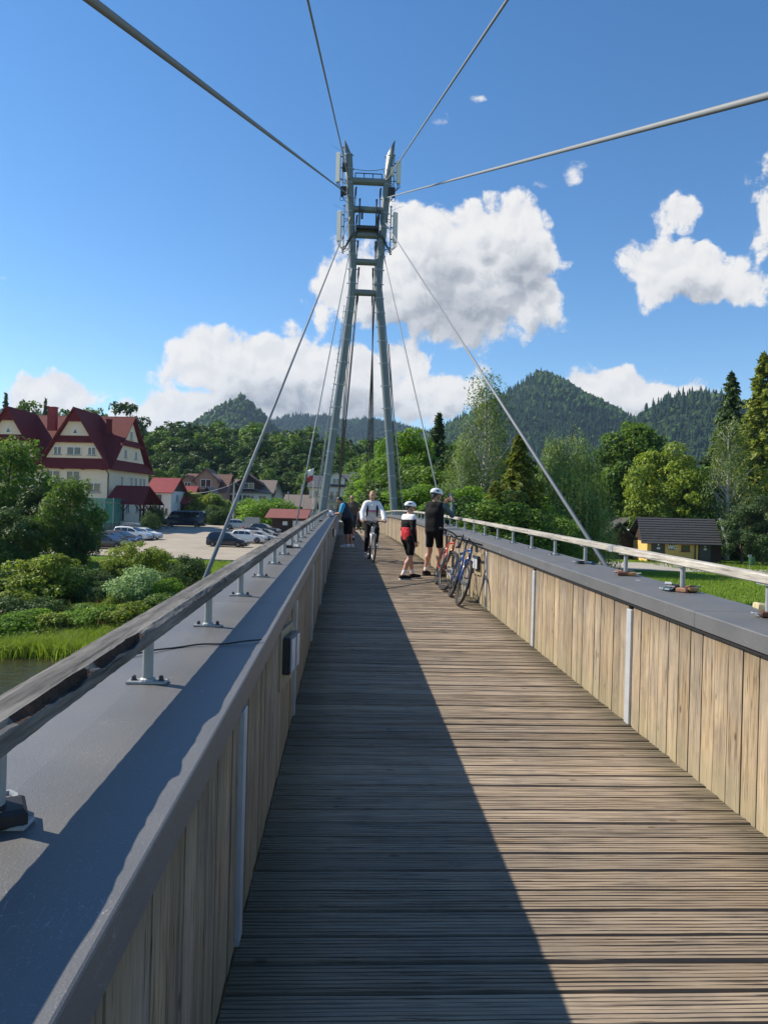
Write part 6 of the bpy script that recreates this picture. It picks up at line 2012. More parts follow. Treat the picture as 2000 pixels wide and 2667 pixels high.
def hand_prims(w, d, n, side, s, curl):
    """palm, four fingers and a thumb; w wrist, d hand direction, n palm normal, side = direction of the thumb"""
    d = d / np.linalg.norm(d); n = n - d * (n @ d); n /= np.linalg.norm(n); x = np.cross(d, n)
    x = x if x @ side > 0 else -x
    pr = []
    kn = w + d * 0.085 * s
    for i, off in enumerate((0.030, 0.010, -0.010, -0.029)):
        pr.append(('c', w + x * off * 0.55 * s, kn + x * off * s, 0.017 * s, 0.014 * s, 0.02))
    for i, (off, ln) in enumerate(((0.031, 0.070), (0.0105, 0.078), (-0.0105, 0.072), (-0.030, 0.056))):
        p = kn + x * off * s; dd = d.copy()
        for j, (f, r) in enumerate(((0.45, 0.0098), (0.32, 0.0088), (0.25, 0.0078))):
            a = curl * (0.7 if j == 0 else 1.0)
            dd = dd * math.cos(a) + n * math.sin(a); dd /= np.linalg.norm(dd)
            q = p + dd * ln * f * s
            pr.append(('c', p, q, r * s, r * 0.92 * s, 0.004)); p = q
    p = w + d * 0.022 * s + x * 0.028 * s; dd = d * 0.6 + x * 0.75 + n * 0.2
    for f, r in ((0.035, 0.0125), (0.03, 0.011), (0.024, 0.0095)):
        dd /= np.linalg.norm(dd); q = p + dd * f * s
        pr.append(('c', p, q, r * s, r * 0.92 * s, 0.006)); p = q
        dd = dd + d * 0.35 + n * (0.35 * curl)
    return pr
pm('skin', (0.50, 0.28, 0.19), 0.55, 0.06, 20, spec=0.35); pm('skin_tan', (0.40, 0.21, 0.14), 0.55, 0.06, 20, spec=0.35)
pm('cloth_black', (0.008, 0.008, 0.009), 0.85, 0.25, 14, spec=0.2); pm('cloth_navy', (0.014, 0.017, 0.030), 0.85, 0.2, 14, bump=0.9, bscale=16); pm('cloth_red', (0.55, 0.012, 0.020), 0.75, 0.12, 12, bump=0.9, bscale=16); pm('cloth_white', (0.70, 0.69, 0.70), 0.85, 0.06, 12, bump=0.9, bscale=16)
pm('cloth_teal', (0.055, 0.095, 0.11), 0.8, 0.12, 12, bump=0.9, bscale=16); pm('cloth_blue', (0.03, 0.30, 0.52), 0.75, 0.12, 12, bump=0.9, bscale=16); pm('cloth_brown', (0.075, 0.05, 0.035), 0.85, 0.15, 12, bump=0.9, bscale=16); pm('cloth_cream', (0.62, 0.58, 0.53), 0.9, 0.08, 12, bump=0.9, bscale=16); pm('cloth_khaki', (0.06, 0.055, 0.045), 0.85, 0.15, 12, bump=0.9, bscale=16)
pm('hair_dark', (0.012, 0.010, 0.009), 0.5, 0.3, 60); pm('hair_blond', (0.42, 0.22, 0.09), 0.5, 0.25, 60); pm('hair_grey', (0.28, 0.25, 0.23), 0.6, 0.2, 60)
pm('helmet_white', (0.72, 0.74, 0.76), 0.3, 0.04, 8); pm('eye_dark', (0.02, 0.015, 0.012), 0.2); pm('lip', (0.32, 0.10, 0.08), 0.5); pm('pink_print', (0.60, 0.10, 0.22), 0.8)

STAND = dict(hipL=(-.095, 0, .92), hipR=(.095, 0, .92), kneeL=(-.10, .02, .49), kneeR=(.10, .02, .49), ankL=(-.10, -.02, .09), ankR=(.10, -.02, .09), toeL=(-.12, .17, .035), toeR=(.12, .17, .035),
             waist=(0, 0, 1.06), chest=(0, -.01, 1.28), neck=(0, -.015, 1.46), head=(0, .02, 1.63), shL=(-.185, -.01, 1.41), shR=(.185, -.01, 1.41), elL=(-.23, -.02, 1.13), elR=(.23, -.02, 1.13), wrL=(-.24, .06, .89), wrR=(.24, .06, .89))
def person(label, loc, rotz, H, pose, spec):
    s = H / 1.75
    J = {k: np.array(v, float) * s for k, v in {**STAND, **pose}.items()}
    root = thing('person', label, 'person', loc, rotz, spec.get('group'))
    bulk = spec.get('bulk', 1.0) * s
    face_d = np.array(spec.get('face', (0, 1, 0)), float); face_d /= np.linalg.norm(face_d)
    up = J['head'] - J['neck']; up /= np.linalg.norm(up)
    fd = face_d - up * (face_d @ up) * 0.6; fd /= np.linalg.norm(fd)
    sd = np.cross(fd, up); sd /= np.linalg.norm(sd)
    hip = mid(J['hipL'], J['hipR'])
    ax_ = (J['hipR'] - J['hipL']); ax_ /= np.linalg.norm(ax_)
    sa = (J['shR'] - J['shL']); sa /= np.linalg.norm(sa)
    torso = []
    for q in (-1, 1):
        torso.append(('c', hip + ax_ * q * .065 * bulk, J['waist'] + ax_ * q * .06 * bulk, .115 * bulk, .105 * bulk, .06))
        torso.append(('c', J['waist'] + ax_ * q * .06 * bulk, J['chest'] + sa * q * .075 * bulk, .105 * bulk, .112 * bulk, .06))
    torso.append(('c', J['shL'] * .82 + J['shR'] * .18, J['shR'] * .82 + J['shL'] * .18, .07 * bulk, .07 * bulk, .06))
    torso.append(('c', J['chest'], mid(J['chest'], J['neck'], .8), .11 * bulk, .06 * bulk, .06))
    for q in 'LR': torso.append(('c', J['neck'] - up * .035 * s, mid(J['neck'], J['sh' + q], .72), .045 * s, .052 * s, .05))
    if spec.get('belly'): torso.append(('e', J['waist'] + A3(0, spec['belly'], -.02), (.15 * bulk, .13 * bulk, .16 * bulk), .06))
    neck = [('c', mid(J['chest'], J['neck'], .75), J['neck'] + up * .06 * s, .058 * s, .052 * s, .03)]
    hc = J['head']
    eu = Matrix((tuple(sd), tuple(fd), tuple(up))).transposed().to_euler()
    head = [('e', hc + up * .02 * s, (.074 * s, .094 * s, .100 * s), .02, eu), ('e', hc - up * .045 * s + fd * .022 * s, (.058 * s, .066 * s, .072 * s), .03, eu), ('c', hc + fd * .088 * s + up * .012 * s, hc + fd * .104 * s - up * .016 * s, .009 * s, .014 * s, .012), ('e', hc - up * .10 * s + fd * .058 * s, (.024 * s, .020 * s, .018 * s), .02, eu), ('c', hc + fd * .082 * s - up * .052 * s - sd * .016 * s, hc + fd * .082 * s - up * .052 * s + sd * .016 * s, .009 * s, .009 * s, .008)]
    for q in (-1, 1): head.append(('e', hc + sd * q * .076 * s - fd * .004 * s, (.011 * s, .021 * s, .032 * s), .006, eu))
    arms = {}
    for q in 'LR':
        arms[q] = [('c', J['sh' + q], J['el' + q], .052 * bulk, .041 * s, .03), ('c', J['el' + q], J['wr' + q], .041 * s, .028 * s, .02)]
    legs = {}
    for q in 'LR':
        h_, k_, a_ = J['hip' + q], J['knee' + q], J['ank' + q]
        calf = mid(k_, a_, .32); back = np.array([0, -.018 * s, 0])
        legs[q] = [('c', h_, k_, .088 * bulk, .058 * s, .04), ('c', k_, calf + back, .056 * s, .060 * s, .03), ('c', calf + back, a_, .060 * s, .038 * s, .03)]
    feet = {q: [('c', J['ank' + q] + A3(0, -.02, -.03) * s, J['toe' + q], .045 * s, .032 * s, .03), ('c', J['ank' + q], J['ank' + q] + A3(0, -.035, -.045) * s, .04 * s, .038 * s, .03)] for q in 'LR'}
    hands = []
    for q in 'LR':
        dv = spec.get('hand' + q, J['wr' + q] - J['el' + q]); nv = spec.get('palm' + q, (-1 if q == 'R' else 1, 0.2, 0)); sv = spec.get('thumb' + q, (0, 1, .4))
        hands += hand_prims(J['wr' + q], np.array(dv, float), np.array(nv, float), np.array(sv, float), s, spec.get('curl', 0.35))
    B = torso + neck + head + arms['L'] + arms['R'] + legs['L'] + legs['R'] + feet['L'] + feet['R'] + hands
    solid('body', B, M[spec.get('skin', 'skin')], root, 0.0085)
    tdir = J['neck'] - hip; tdir /= np.linalg.norm(tdir)
    def sleeve(q, part):
        pr = arms[q]
        if part >= 2: return list(pr)
        if part > 1:
            return [pr[0], ('c', J['el' + q], mid(J['el' + q], J['wr' + q], part - 1), .043 * s, .038 * s, .02)]
        return [('c', J['sh' + q], mid(J['sh' + q], J['el' + q], part), .054 * bulk, .050 * s, .03)]
    for (nm, mat, kind, arg) in spec['clothes']:
        if kind == 'top':      # arg: sleeve length, grow, hem above hip, neckline
            pr = torso + (sleeve('L', arg[0]) + sleeve('R', arg[0]) if arg[0] > 0 else [])
            solid(nm, pr, M[mat], root, 0.011, [(hip + tdir * arg[2] * s, -tdir), (J['neck'] + up * .05 * s, up)] + list(arg[3] if len(arg) > 3 else []), arg[1])
        elif kind == 'band':   # slice of a garment between two heights along the trunk
            pr = torso + (sleeve('L', arg[0]) + sleeve('R', arg[0]) if arg[0] > 0 else [])
            solid(nm, pr, M[mat], root, 0.011, [(hip + tdir * arg[2] * s, -tdir), (hip + tdir * arg[3] * s, tdir)], arg[1])
        elif kind == 'shorts':   # arg: fraction of the thigh (over 1: of the shin), grow, waist above hip
            for q in ('L', 'R'):
                pass
            pr = []
            for q in 'LR':
                if arg[0] <= 1: pr.append(('c', J['hip' + q], mid(J['hip' + q], J['knee' + q], arg[0]), .088 * bulk, .066 * bulk, .03))
                else: pr += [legs[q][0], legs[q][1], ('c', legs[q][2][1], mid(legs[q][2][1], J['ank' + q], .96), .060 * s, .040 * s, .03)]
            pr += [t for t in torso[:4]]
            solid(nm, pr, M[mat], root, 0.011, [(hip + tdir * arg[2] * s, tdir)], arg[1])
        elif kind == 'arm':    # separate sleeves
            for q in 'LR': solid(nm, sleeve(q, arg[0]), M[mat], root, 0.010, [], arg[1])
        elif kind == 'shoe':
            for q in 'LR':
                o = solid(nm, feet[q], M[mat], root, 0.009, [((0, 0, J['toe' + q][2] - .024 * s), (0, 0, -1)), ((0, 0, J['ank' + q][2] + .012), (0, 0, 1))], 0.010)
                a, b = J['ank' + q] + A3(0, -.05, 0) * s, J['toe' + q]
                sole = solid('sole', [('c', (a[0], a[1], b[2] - .028 * s), (b[0], b[1] + .01, b[2] - .028 * s), .046 * s, .044 * s)], M[arg], o, 0.009, [((0, 0, b[2] - .012 * s), (0, 0, 1)), ((0, 0, b[2] - .036 * s), (0, 0, -1))])
        elif kind == 'sock':
            for q in 'LR': solid(nm, [('c', mid(J['knee' + q], J['ank' + q], arg), J['ank' + q], .046 * s, .040 * s, .02)], M[mat], root, 0.010, [], 0.006)
        elif kind == 'hair':
            solid(nm, [('e', hc + up * .03 * s - fd * .012 * s, (.084 * s, .102 * s, .104 * s), .02, eu)] + ([('e', hc - up * .03 * s - fd * .06 * s, (.07 * s, .05 * s, .09 * s), .03, eu)]), M[mat], root, 0.009, [(hc + fd * arg * s + up * .03 * s, fd * .8 - up * .55)])
        elif kind == 'helmet':
            hh = solid(nm, [('e', hc + up * .062 * s - fd * .008 * s, (.102 * s, .142 * s, .098 * s), .02, eu), ('e', hc + up * .05 * s - fd * .06 * s, (.088 * s, .085 * s, .078 * s), .03, eu)], M[mat], root, 0.009, [(hc + up * .040 * s + fd * .0, -up + fd * .10)])
            for t_, w_ in ((-.045, .016), (0, .02), (.045, .016)):
                solid('vent', [('e', hc + up * (.128 - abs(t_) * .5) * s + sd * t_ * s + fd * .05 * s, (w_ * s, .055 * s, .022 * s), .01, eu)], M['black_plastic'], hh, 0.008)
            for q in (-1, 1):
                solid('vent', [('e', hc + up * .085 * s + sd * q * .088 * s - fd * .05 * s, (.014 * s, .05 * s, .024 * s), .01, eu)], M['black_plastic'], hh, 0.008)
                mb = MB(); c1 = hc + up * .03 * s + sd * q * .082 * s
                mb.tube([tuple(c1 + fd * .03 * s), tuple(hc - up * .07 * s + sd * q * .068 * s + fd * .02 * s), tuple(hc - up * .118 * s + fd * .04 * s)], 0.006, 5)
                mb.tube([tuple(c1 - fd * .05 * s), tuple(hc - up * .06 * s + sd * q * .072 * s + fd * .01 * s)], 0.006, 5); mb.build('strap', M['black_plastic'], hh)
            solid('rim_pad', [('e', hc + up * .045 * s - fd * .005 * s, (.098 * s, .136 * s, .035 * s), .02, eu)], M['black_plastic'], hh, 0.009, [(hc + up * .035 * s, up), (hc + up * .015 * s, -up)])
            if arg:
                solid('visor', [('e', hc + up * .055 * s + fd * .13 * s, (.075 * s, .06 * s, .008 * s), .01, eu)], M['black_plastic'], hh, 0.008)
    for q in (-1, 1):
        if spec.get('glasses'): continue
        mb = MB(); c1 = hc + up * .022 * s + sd * q * .032 * s + fd * .084 * s
        mb.ell(tuple(c1), (.012 * s, .010 * s, .008 * s), 8, 5); mb.build('eye', M['eye_dark'], root, smooth=True)
    if spec.get('glasses'):
        mb = MB()
        for q in (-1, 1):
            mb.ell(tuple(hc + up * .022 * s + sd * q * .034 * s + fd * .088 * s), (.028 * s, .016 * s, .018 * s), 10, 6)
            mb.tube([tuple(hc + up * .026 * s + sd * q * .058 * s + fd * .08 * s), tuple(hc + up * .03 * s + sd * q * .08 * s - fd * .01 * s)], 0.004, 5)
        mb.build('sunglasses', M['black_plastic'], root)
    mb = MB(); mb.ell(tuple(hc - up * .052 * s + fd * .088 * s), (.022 * s, .006 * s, .007 * s), 8, 5); mb.build('mouth', M['lip'], root, smooth=True)
    J['fd'], J['up'], J['sd'] = fd, up, sd
    return root, J
def on_deck(x, y): return (x, y, zdeck(y) + 0.002)

# man taking a picture with a phone
mp_, mj = person('man in black cycling vest and white helmet holding up a phone', on_deck(1.80, 14.6), R(-42), 1.78,
    dict(hipL=(-.10, 0, .93), hipR=(.10, 0, .93), kneeL=(-.13, .03, .50), kneeR=(.12, .05, .50), ankL=(-.15, -.05, .09), ankR=(.13, -.02, .09), toeL=(-.20, .13, .035), toeR=(.19, .16, .035),
         shL=(-.19, .02, 1.42), shR=(.19, .02, 1.42), elL=(-.20, .24, 1.28), elR=(.25, .26, 1.24), wrL=(-.02, .40, 1.47), wrR=(.14, .42, 1.49), head=(0.01, .03, 1.63)),
    dict(face=(.35, 1, -.05), handL=(.35, .25, 1), palmL=(.9, -.1, 0), thumbL=(.2, -1, .3), handR=(-.1, .2, 1), palmR=(-.9, .1, 0), thumbR=(-.4, -1, .3), curl=0.45, group='people on the footbridge',
         clothes=[('sleeve', 'cloth_teal', 'arm', (2.0, 0.010)), ('vest', 'cloth_black', 'top', (0.0, 0.022, -.04)), ('shorts', 'cloth_black', 'shorts', (0.72, 0.010, 0.12)), ('sock', 'cloth_white', 'sock', 0.52), ('shoe', 'cloth_black', 'shoe', 'black_rubber'), ('helmet', 'helmet_white', 'helmet', 0), ('hair', 'hair_dark', 'hair', -0.02)]))
ph = thing('phone', 'dark phone held up in both hands of the man in black', 'phone', (0, 0, 0))
pw = Matrix.Translation(on_deck(1.80, 14.6)) @ Matrix.Rotation(R(-42), 4, 'Z') @ Matrix.Translation(((mj['wrL'] + mj['wrR']) / 2 + A3(.0, .06, .15)).tolist())
ph.matrix_world = pw
mb = MB(); mb.box((0, 0, 0), (0.078, 0.010, 0.155), bev=0.004); pb_ = mb.build('case', M['black_plastic'], ph)
mb = MB(); mb.box((0, -0.0065, 0), (0.070, 0.003, 0.146)); mb.build('screen', pm('phone_screen', (0.03, 0.06, 0.13), 0.1, 0.3, 20), pb_)
# boy in red, white and black jersey
bo, bj = person('boy in red, white and black cycling jersey and white helmet with visor', on_deck(1.22, 13.95), R(-62), 1.50,
    dict(hipL=(-.10, -.02, .93), hipR=(.10, .02, .93), kneeL=(-.11, .12, .50), kneeR=(.11, -.02, .50), ankL=(-.11, .20, .09), ankR=(.12, -.22, .09), toeL=(-.12, .39, .035), toeR=(.15, -.05, .035),
         elR=(.25, -.06, 1.13), wrR=(.25, .02, .88), elL=(-.23, -.02, 1.13), wrL=(-.22, .10, .90)),
    dict(face=(.25, 1, -.05), glasses=True, curl=0.4, group='people on the footbridge',
         clothes=[('jersey_red', 'cloth_red', 'band', (0.0, 0.016, -.04, .26)), ('jersey_black', 'cloth_black', 'band', (0.55, 0.014, .255, .46)), ('jersey_white', 'cloth_white', 'band', (0.22, 0.0165, .43, .56)), ('sleeve', 'cloth_black', 'arm', (2.0, 0.012)), ('shorts', 'cloth_black', 'shorts', (0.78, 0.012, 0.10)), ('sock', 'cloth_white', 'sock', 0.72), ('shoe', 'cloth_black', 'shoe', 'white_paint'), ('helmet', 'helmet_white', 'helmet', 1), ('hair', 'hair_dark', 'hair', -0.03)]))
# stout man leaning on the left parapet
lm, lj = person('stout man in blue shirt and navy vest bending over a helmet on the left parapet', on_deck(-0.02, 23.0), R(80), 1.70,
    dict(hipL=(-.11, -.06, .90), hipR=(.11, -.06, .90), kneeL=(-.11, -.02, .48), kneeR=(.11, -.08, .48), ankL=(-.12, -.06, .09), ankR=(.12, -.16, .09), toeL=(-.14, .13, .035), toeR=(.14, .03, .035),
         waist=(0, -.01, 1.06), chest=(0, .07, 1.26), neck=(0, .14, 1.42), head=(0, .25, 1.545), shL=(-.20, .10, 1.38), shR=(.20, .10, 1.38), elL=(-.27, .17, 1.13), elR=(.26, .17, 1.13), wrL=(-.13, .38, 1.10), wrR=(.12, .38, 1.10)),
    dict(face=(0, .75, -.75), bulk=1.20, belly=.05, curl=0.5, handL=(.2, 1, 0), handR=(-.2, 1, 0), palmL=(.6, 0, -1), palmR=(-.6, 0, -1), group='people on the footbridge', skin='skin_tan',
         clothes=[('shirt', 'cloth_blue', 'top', (0.85, 0.016, -.04)), ('vest', 'cloth_navy', 'top', (0.0, 0.030, -.10)), ('shorts', 'cloth_black', 'shorts', (0.92, 0.022, 0.08)), ('shoe', 'cloth_white', 'shoe', 'white_paint'), ('hair', 'hair_dark', 'hair', 0.01)]))
# man behind him in brown
bm2, bj2 = person('grey haired man in brown shirt and dark shorts walking behind the stout man', on_deck(0.17, 27.5), R(165), 1.74,
    dict(kneeL=(-.10, .10, .50), ankL=(-.10, .12, .09), toeL=(-.12, .31, .035), kneeR=(.10, -.02, .49), ankR=(.10, -.16, .10), toeR=(.12, .02, .035), elR=(.25, .02, 1.14), wrR=(.12, .22, 1.12)),
    dict(face=(-.2, 1, -.1), glasses=True, group='people on the footbridge', skin='skin_tan', curl=0.5,
         clothes=[('shirt', 'cloth_brown', 'top', (0.8, 0.018, -.08)), ('shorts', 'cloth_navy', 'shorts', (0.9, 0.018, 0.06)), ('sock', 'cloth_white', 'sock', 0.85), ('shoe', 'cloth_black', 'shoe', 'black_rubber'), ('hair', 'hair_grey', 'hair', -0.03)]))

# ------------------------------------------------------------------ bicycles
def bike(label, loc, rotz, frame, lean=0.0, R_=0.345, drop=False, fork=None, rimcol='rim', tyrecol='tyre', steer=0.0, sh=0.98, group=None, basic=False, tw=0.021):
    """local: +y forward, x right; wheels on z=0"""
    root = thing('bicycle', label, 'bicycle', loc, rotz, group)
    root.rotation_euler = (0, lean, rotz)
    root.rotation_mode = 'XYZ'
    wb = 1.04
    yr, yf = -0.44, wb - 0.44
    bb = (0, 0.0, 0.29); st = (0, -0.17, 0.80); ht = (0, 0.44, 0.86); hb = (0, 0.485, 0.73)
    def wheel(y, M_):
        mb = MB()
        mb.tube([(0, y + (R_ - tw) * math.cos(a), R_ + (R_ - tw) * math.sin(a)) for a in np.linspace(0, 2 * math.pi, 37)[:-1]], tw, 8, closed=True, M=M_)
        w = mb.build('wheel', M[tyrecol], root, smooth=True)
        mb = MB()
        mb.tube([(0, y + (R_ - tw * 2.3) * math.cos(a), R_ + (R_ - tw * 2.3) * math.sin(a)) for a in np.linspace(0, 2 * math.pi, 37)[:-1]], tw * 0.55, 6, closed=True, M=M_)
        mb.build('rim', M[rimcol], w, smooth=True)
        mb = MB()
        for k in range(16 if not basic else 8):
            a = k * 2 * math.pi / (16 if not basic else 8)
            mb.tube([(0.02 * (-1) ** k, y, R_), (0, y + (R_ - tw * 2.4) * math.cos(a), R_ + (R_ - tw * 2.4) * math.sin(a))], 0.0016, 4, M=M_)
        mb.lathe([(0.022, -0.035), (0.028, -0.02), (0.018, 0), (0.028, 0.02), (0.022, 0.035)], 10, (M_ or Matrix.Identity(4)) @ Matrix.Translation((0, y, R_)) @ Matrix.Rotation(R(90), 4, 'Y'))
        mb.build('spokes', M['galv'], w)
    piv = Vector(ht); axd = (Vector(ht) - Vector(hb)).normalized()
    S = Matrix.Translation(piv) @ Matrix.Rotation(steer, 4, axd) @ Matrix.Translation(-piv)
    wheel(yr, None); wheel(yf, S)
    mb = MB()
    mb.tube([bb, st], 0.017, 10); mb.tube([bb, hb], 0.024, 10); mb.tube([st, (0, 0.43, 0.845)], 0.018, 10); mb.tube([hb, ht], 0.021, 10)
    for s in (-1, 1):
        mb.tube([(0, -0.02, 0.29), (s * 0.05, yr + 0.12, 0.33), (s * 0.062, yr, R_)], 0.010, 8)
        mb.tube([(0, -0.155, 0.76), (s * 0.045, yr + 0.16, 0.55), (s * 0.062, yr, R_)], 0.009, 8)
    mb.build('frame', M[frame], root, smooth=True)
    mb = MB()
    cr = Vector(hb) + Vector((0, 0.01, -0.035))
    for s in (-1, 1):
        mb.tube([(s * 0.0, cr.y, cr.z), (s * 0.05, cr.y + 0.01, cr.z - 0.01), (s * 0.055, yf - 0.045, R_ + 0.12), (s * 0.055, yf, R_)], [0.016, 0.016, 0.013, 0.010], 8, M=S)
    mb.build('fork', M[fork or frame], root, smooth=True)
    mb = MB()
    top = Vector(ht) + axd * 0.09
    hbz = top + Vector((0, 0.06, 0.02))
    mb.tube([tuple(Vector(ht)), tuple(top)], 0.016, 8, M=S); mb.tube([tuple(top), tuple(hbz)], 0.016, 8, M=S)
    grips = MB()
    if drop:
        for s in (-1, 1):
            mb.tube([tuple(hbz), (s * 0.17, hbz.y + 0.01, hbz.z)], 0.014, 8, M=S)
            grips.tube([(s * 0.17, hbz.y + 0.01, hbz.z), (s * 0.205, hbz.y + 0.08, hbz.z), (s * 0.215, hbz.y + 0.13, hbz.z - 0.03), (s * 0.22, hbz.y + 0.12, hbz.z - 0.10), (s * 0.225, hbz.y + 0.03, hbz.z - 0.135), (s * 0.23, hbz.y - 0.03, hbz.z - 0.135)], 0.016, 8, M=S)
            grips.ell((s * 0.212, hbz.y + 0.12, hbz.z + 0.03), (0.018, 0.03, 0.05), 8, 6, M=S)
    else:
        for s in (-1, 1):
            mb.tube([tuple(hbz), (s * 0.10, hbz.y, hbz.z + 0.035), (s * 0.22, hbz.y - 0.03, hbz.z + 0.045)], 0.013, 8, M=S)
            grips.tube([(s * 0.22, hbz.y - 0.03, hbz.z + 0.045), (s * 0.335, hbz.y - 0.06, hbz.z + 0.045)], 0.017, 8, M=S)
            grips.tube([(s * 0.20, hbz.y - 0.02, hbz.z + 0.03), (s * 0.26, hbz.y + 0.06, hbz.z + 0.0)], 0.006, 5, M=S)
    mb.build('handlebar', M['black_plastic'], root, smooth=True)
    grips.build('grips', M['black_rubber'], root, smooth=True)
    mb = MB(); mb.tube([st, (0, -0.2, sh - 0.04)], 0.0135, 8); mb.build('seatpost', M['black_plastic'], root)
    v_, f_ = loft(lambda u, v: ((0.075 * (1 - u) ** 0.7 + 0.02) * math.cos(math.pi * v) if u < 1 else 0.015 * math.cos(math.pi * v), -0.34 + 0.29 * u, sh - 0.035 + 0.045 * math.sin(math.pi * v)), 8, 8)
    sa_ = mk('saddle', v_, f_, M['black_plastic'], root, smooth=True); sa_.modifiers.new('t', 'SOLIDIFY').thickness = 0.012
    mb = MB(); mx = Matrix.Translation(bb) @ Matrix.Rotation(R(90), 4, 'Y')
    mb.lathe([(0.095, 0.040), (0.095, 0.046), (0.03, 0.05)], 18, mx); mb.lathe([(0.028, -0.05), (0.028, 0.05)], 12, mx)
    ck = R(35)
    for s in (-1, 1):
        c_, s_c = math.cos(ck) * s, math.sin(ck) * s
        e = (s * 0.085, 0.17 * c_, 0.29 - 0.17 * s_c)
        mb.tube([(s * 0.06, 0, 0.29), e], 0.011, 6)
    mb.build('crankset', M['dark_metal'], root)
    for s in (-1, 1):
        c_, s_c = math.cos(ck) * s, math.sin(ck) * s
        mb = MB(); e = (s * 0.135, 0.17 * c_, 0.29 - 0.17 * s_c); mb.box(e, (0.095, 0.075, 0.02), bev=0.004); mb.build('pedal', M['black_plastic'], root)
    mb = MB()
    for z0, z1 in ((0.385, R_ + 0.045), (0.195, R_ - 0.045)): mb.tube([(0.045, 0, z0), (0.045, yr, z1)], 0.004, 4)
    mb.lathe([(0.05, 0.035), (0.03, 0.06)], 14, Matrix.Translation((0, yr, R_)) @ Matrix.Rotation(R(90), 4, 'Y'))
    mb.tube([(0.05, yr, R_ - 0.03), (0.055, yr + 0.03, R_ - 0.12)], 0.012, 6)
    mb.build('chain', M['dark_metal'], root)
    mb = MB()
    for s in (-1, 1):
        mb.tube([(s * (0.2 if drop else 0.18), hbz.y + 0.03, hbz.z), (s * 0.1, hbz.y + 0.16, hbz.z - 0.06), (s * 0.03, hbz.y + 0.06, hbz.z - 0.2), (0, ht[1] + 0.05, ht[2] - 0.1)], 0.004, 5, M=S)
    mb.build('brake_cable', M['dark_cable'], root)
    if not basic:
        for y_ in ((yf,) if drop else (yf,)):
            mb = MB(); mb.lathe([(0.08, -0.045), (0.08, -0.043), (0.03, -0.043)], 16, S @ Matrix.Translation((0, y_, R_)) @ Matrix.Rotation(R(90), 4, 'Y')); mb.build('disc_brake', M['galv'], root)
    return root
paint('bike_red', (0.50, 0.055, 0.02)); paint('bike_blue', (0.012, 0.06, 0.22)); paint('bike_white', (0.66, 0.68, 0.70)); pm('tyre_tan', (0.30, 0.20, 0.11), 0.8)
# the two bicycles leaning on the right parapet (fronts towards the camera)
bike('blue drop bar bicycle leaning on the right parapet', on_deck(1.68, 11.05), R(178.5), 'bike_blue', lean=R(-14), R_=0.345, drop=True, steer=R(3), rimcol='car_trim', sh=1.0, group='bicycles leaning on the right parapet')
bike('red mountain bicycle leaning on the right parapet behind the blue one', on_deck(1.68, 12.75), R(180), 'bike_red', lean=R(-13), R_=0.355, fork='car_trim', steer=R(14), rimcol='dark_metal', sh=0.96, group='bicycles leaning on the right parapet', tw=0.028)
# woman riding towards the camera
wy = 18.0; wx = 0.62
bike('white trekking bicycle ridden by the woman in the white hoodie', on_deck(wx, wy), R(184), 'bike_white', R_=0.345, steer=R(2), sh=0.95, tw=0.023)
wp, wj = person('woman in white hoodie and black leggings riding a white bicycle', on_deck(wx, wy), R(184), 1.70,
    dict(hipL=(-.09, -.20, 1.02), hipR=(.09, -.20, 1.02), kneeL=(-.115, .22, .83), kneeR=(.115, .06, .58), ankL=(-.125, .05, .46), ankR=(.125, -.10, .20), toeL=(-.135, .21, .385), toeR=(.14, .08, .135),
         waist=(0, -.15, 1.16), chest=(0, -.07, 1.36), neck=(0, -.02, 1.52), head=(0, .03, 1.69), shL=(-.17, -.03, 1.47), shR=(.17, -.03, 1.47), elL=(-.27, .17, 1.25), elR=(.27, .17, 1.25), wrL=(-.28, .40, 1.06), wrR=(.28, .40, 1.06)),
    dict(face=(.1, 1, .0), curl=0.7, palmL=(.2, 0, -1), palmR=(-.2, 0, -1), handL=(-.1, 1, -.15), handR=(.1, 1, -.15), thumbL=(1, 0, 0), thumbR=(-1, 0, 0), group='people on the footbridge',
         clothes=[('hoodie', 'cloth_white', 'top', (1.92, 0.020, -.14)), ('leggings', 'cloth_black', 'shorts', (1.5, 0.008, 0.05)), ('shoe', 'cloth_cream', 'shoe', 'white_paint'), ('hair', 'hair_blond', 'hair', -0.005)]))
sW = 1.70 / 1.75
solid('hood', [('c', wj['neck'] + A3(-.08, -.03, .0), wj['neck'] + A3(.08, -.03, .0), .05, .05), ('c', wj['neck'] + A3(-.085, -.02, .0), wj['neck'] + A3(0, .085, -.09), .035, .03), ('c', wj['neck'] + A3(.085, -.02, .0), wj['neck'] + A3(0, .085, -.09), .035, .03)], M['cloth_white'], wp, 0.011)
mb = MB()
for q in (-1, 1):
    cc = [wj['neck'] + A3(q * .12, -.06, -.01), wj['neck'] + A3(q * .125, .055, -.05), wj['chest'] + A3(q * .125, .135, .0), wj['chest'] + A3(q * .13, .135, -.16), wj['waist'] + A3(q * .15, .09, -.02)]
    mb.tube([tuple(p) for p in cc], [0.026, 0.028, 0.028, 0.022, 0.012], 8)
mb.build('backpack_strap', M['cloth_navy'], wp, smooth=True)
mb = MB()
base_ = wj['chest'] + A3(0, .138, -.07)
mb.tube([tuple(base_ + A3(.10 - .20 * t, .006 * math.sin(t * 3.1), .018 * math.sin(t * 34) + .008 * math.sin(t * 13))) for t in np.linspace(0, 1, 46)], 0.009, 5)
mb.build('chest_print', M['pink_print'], wp)
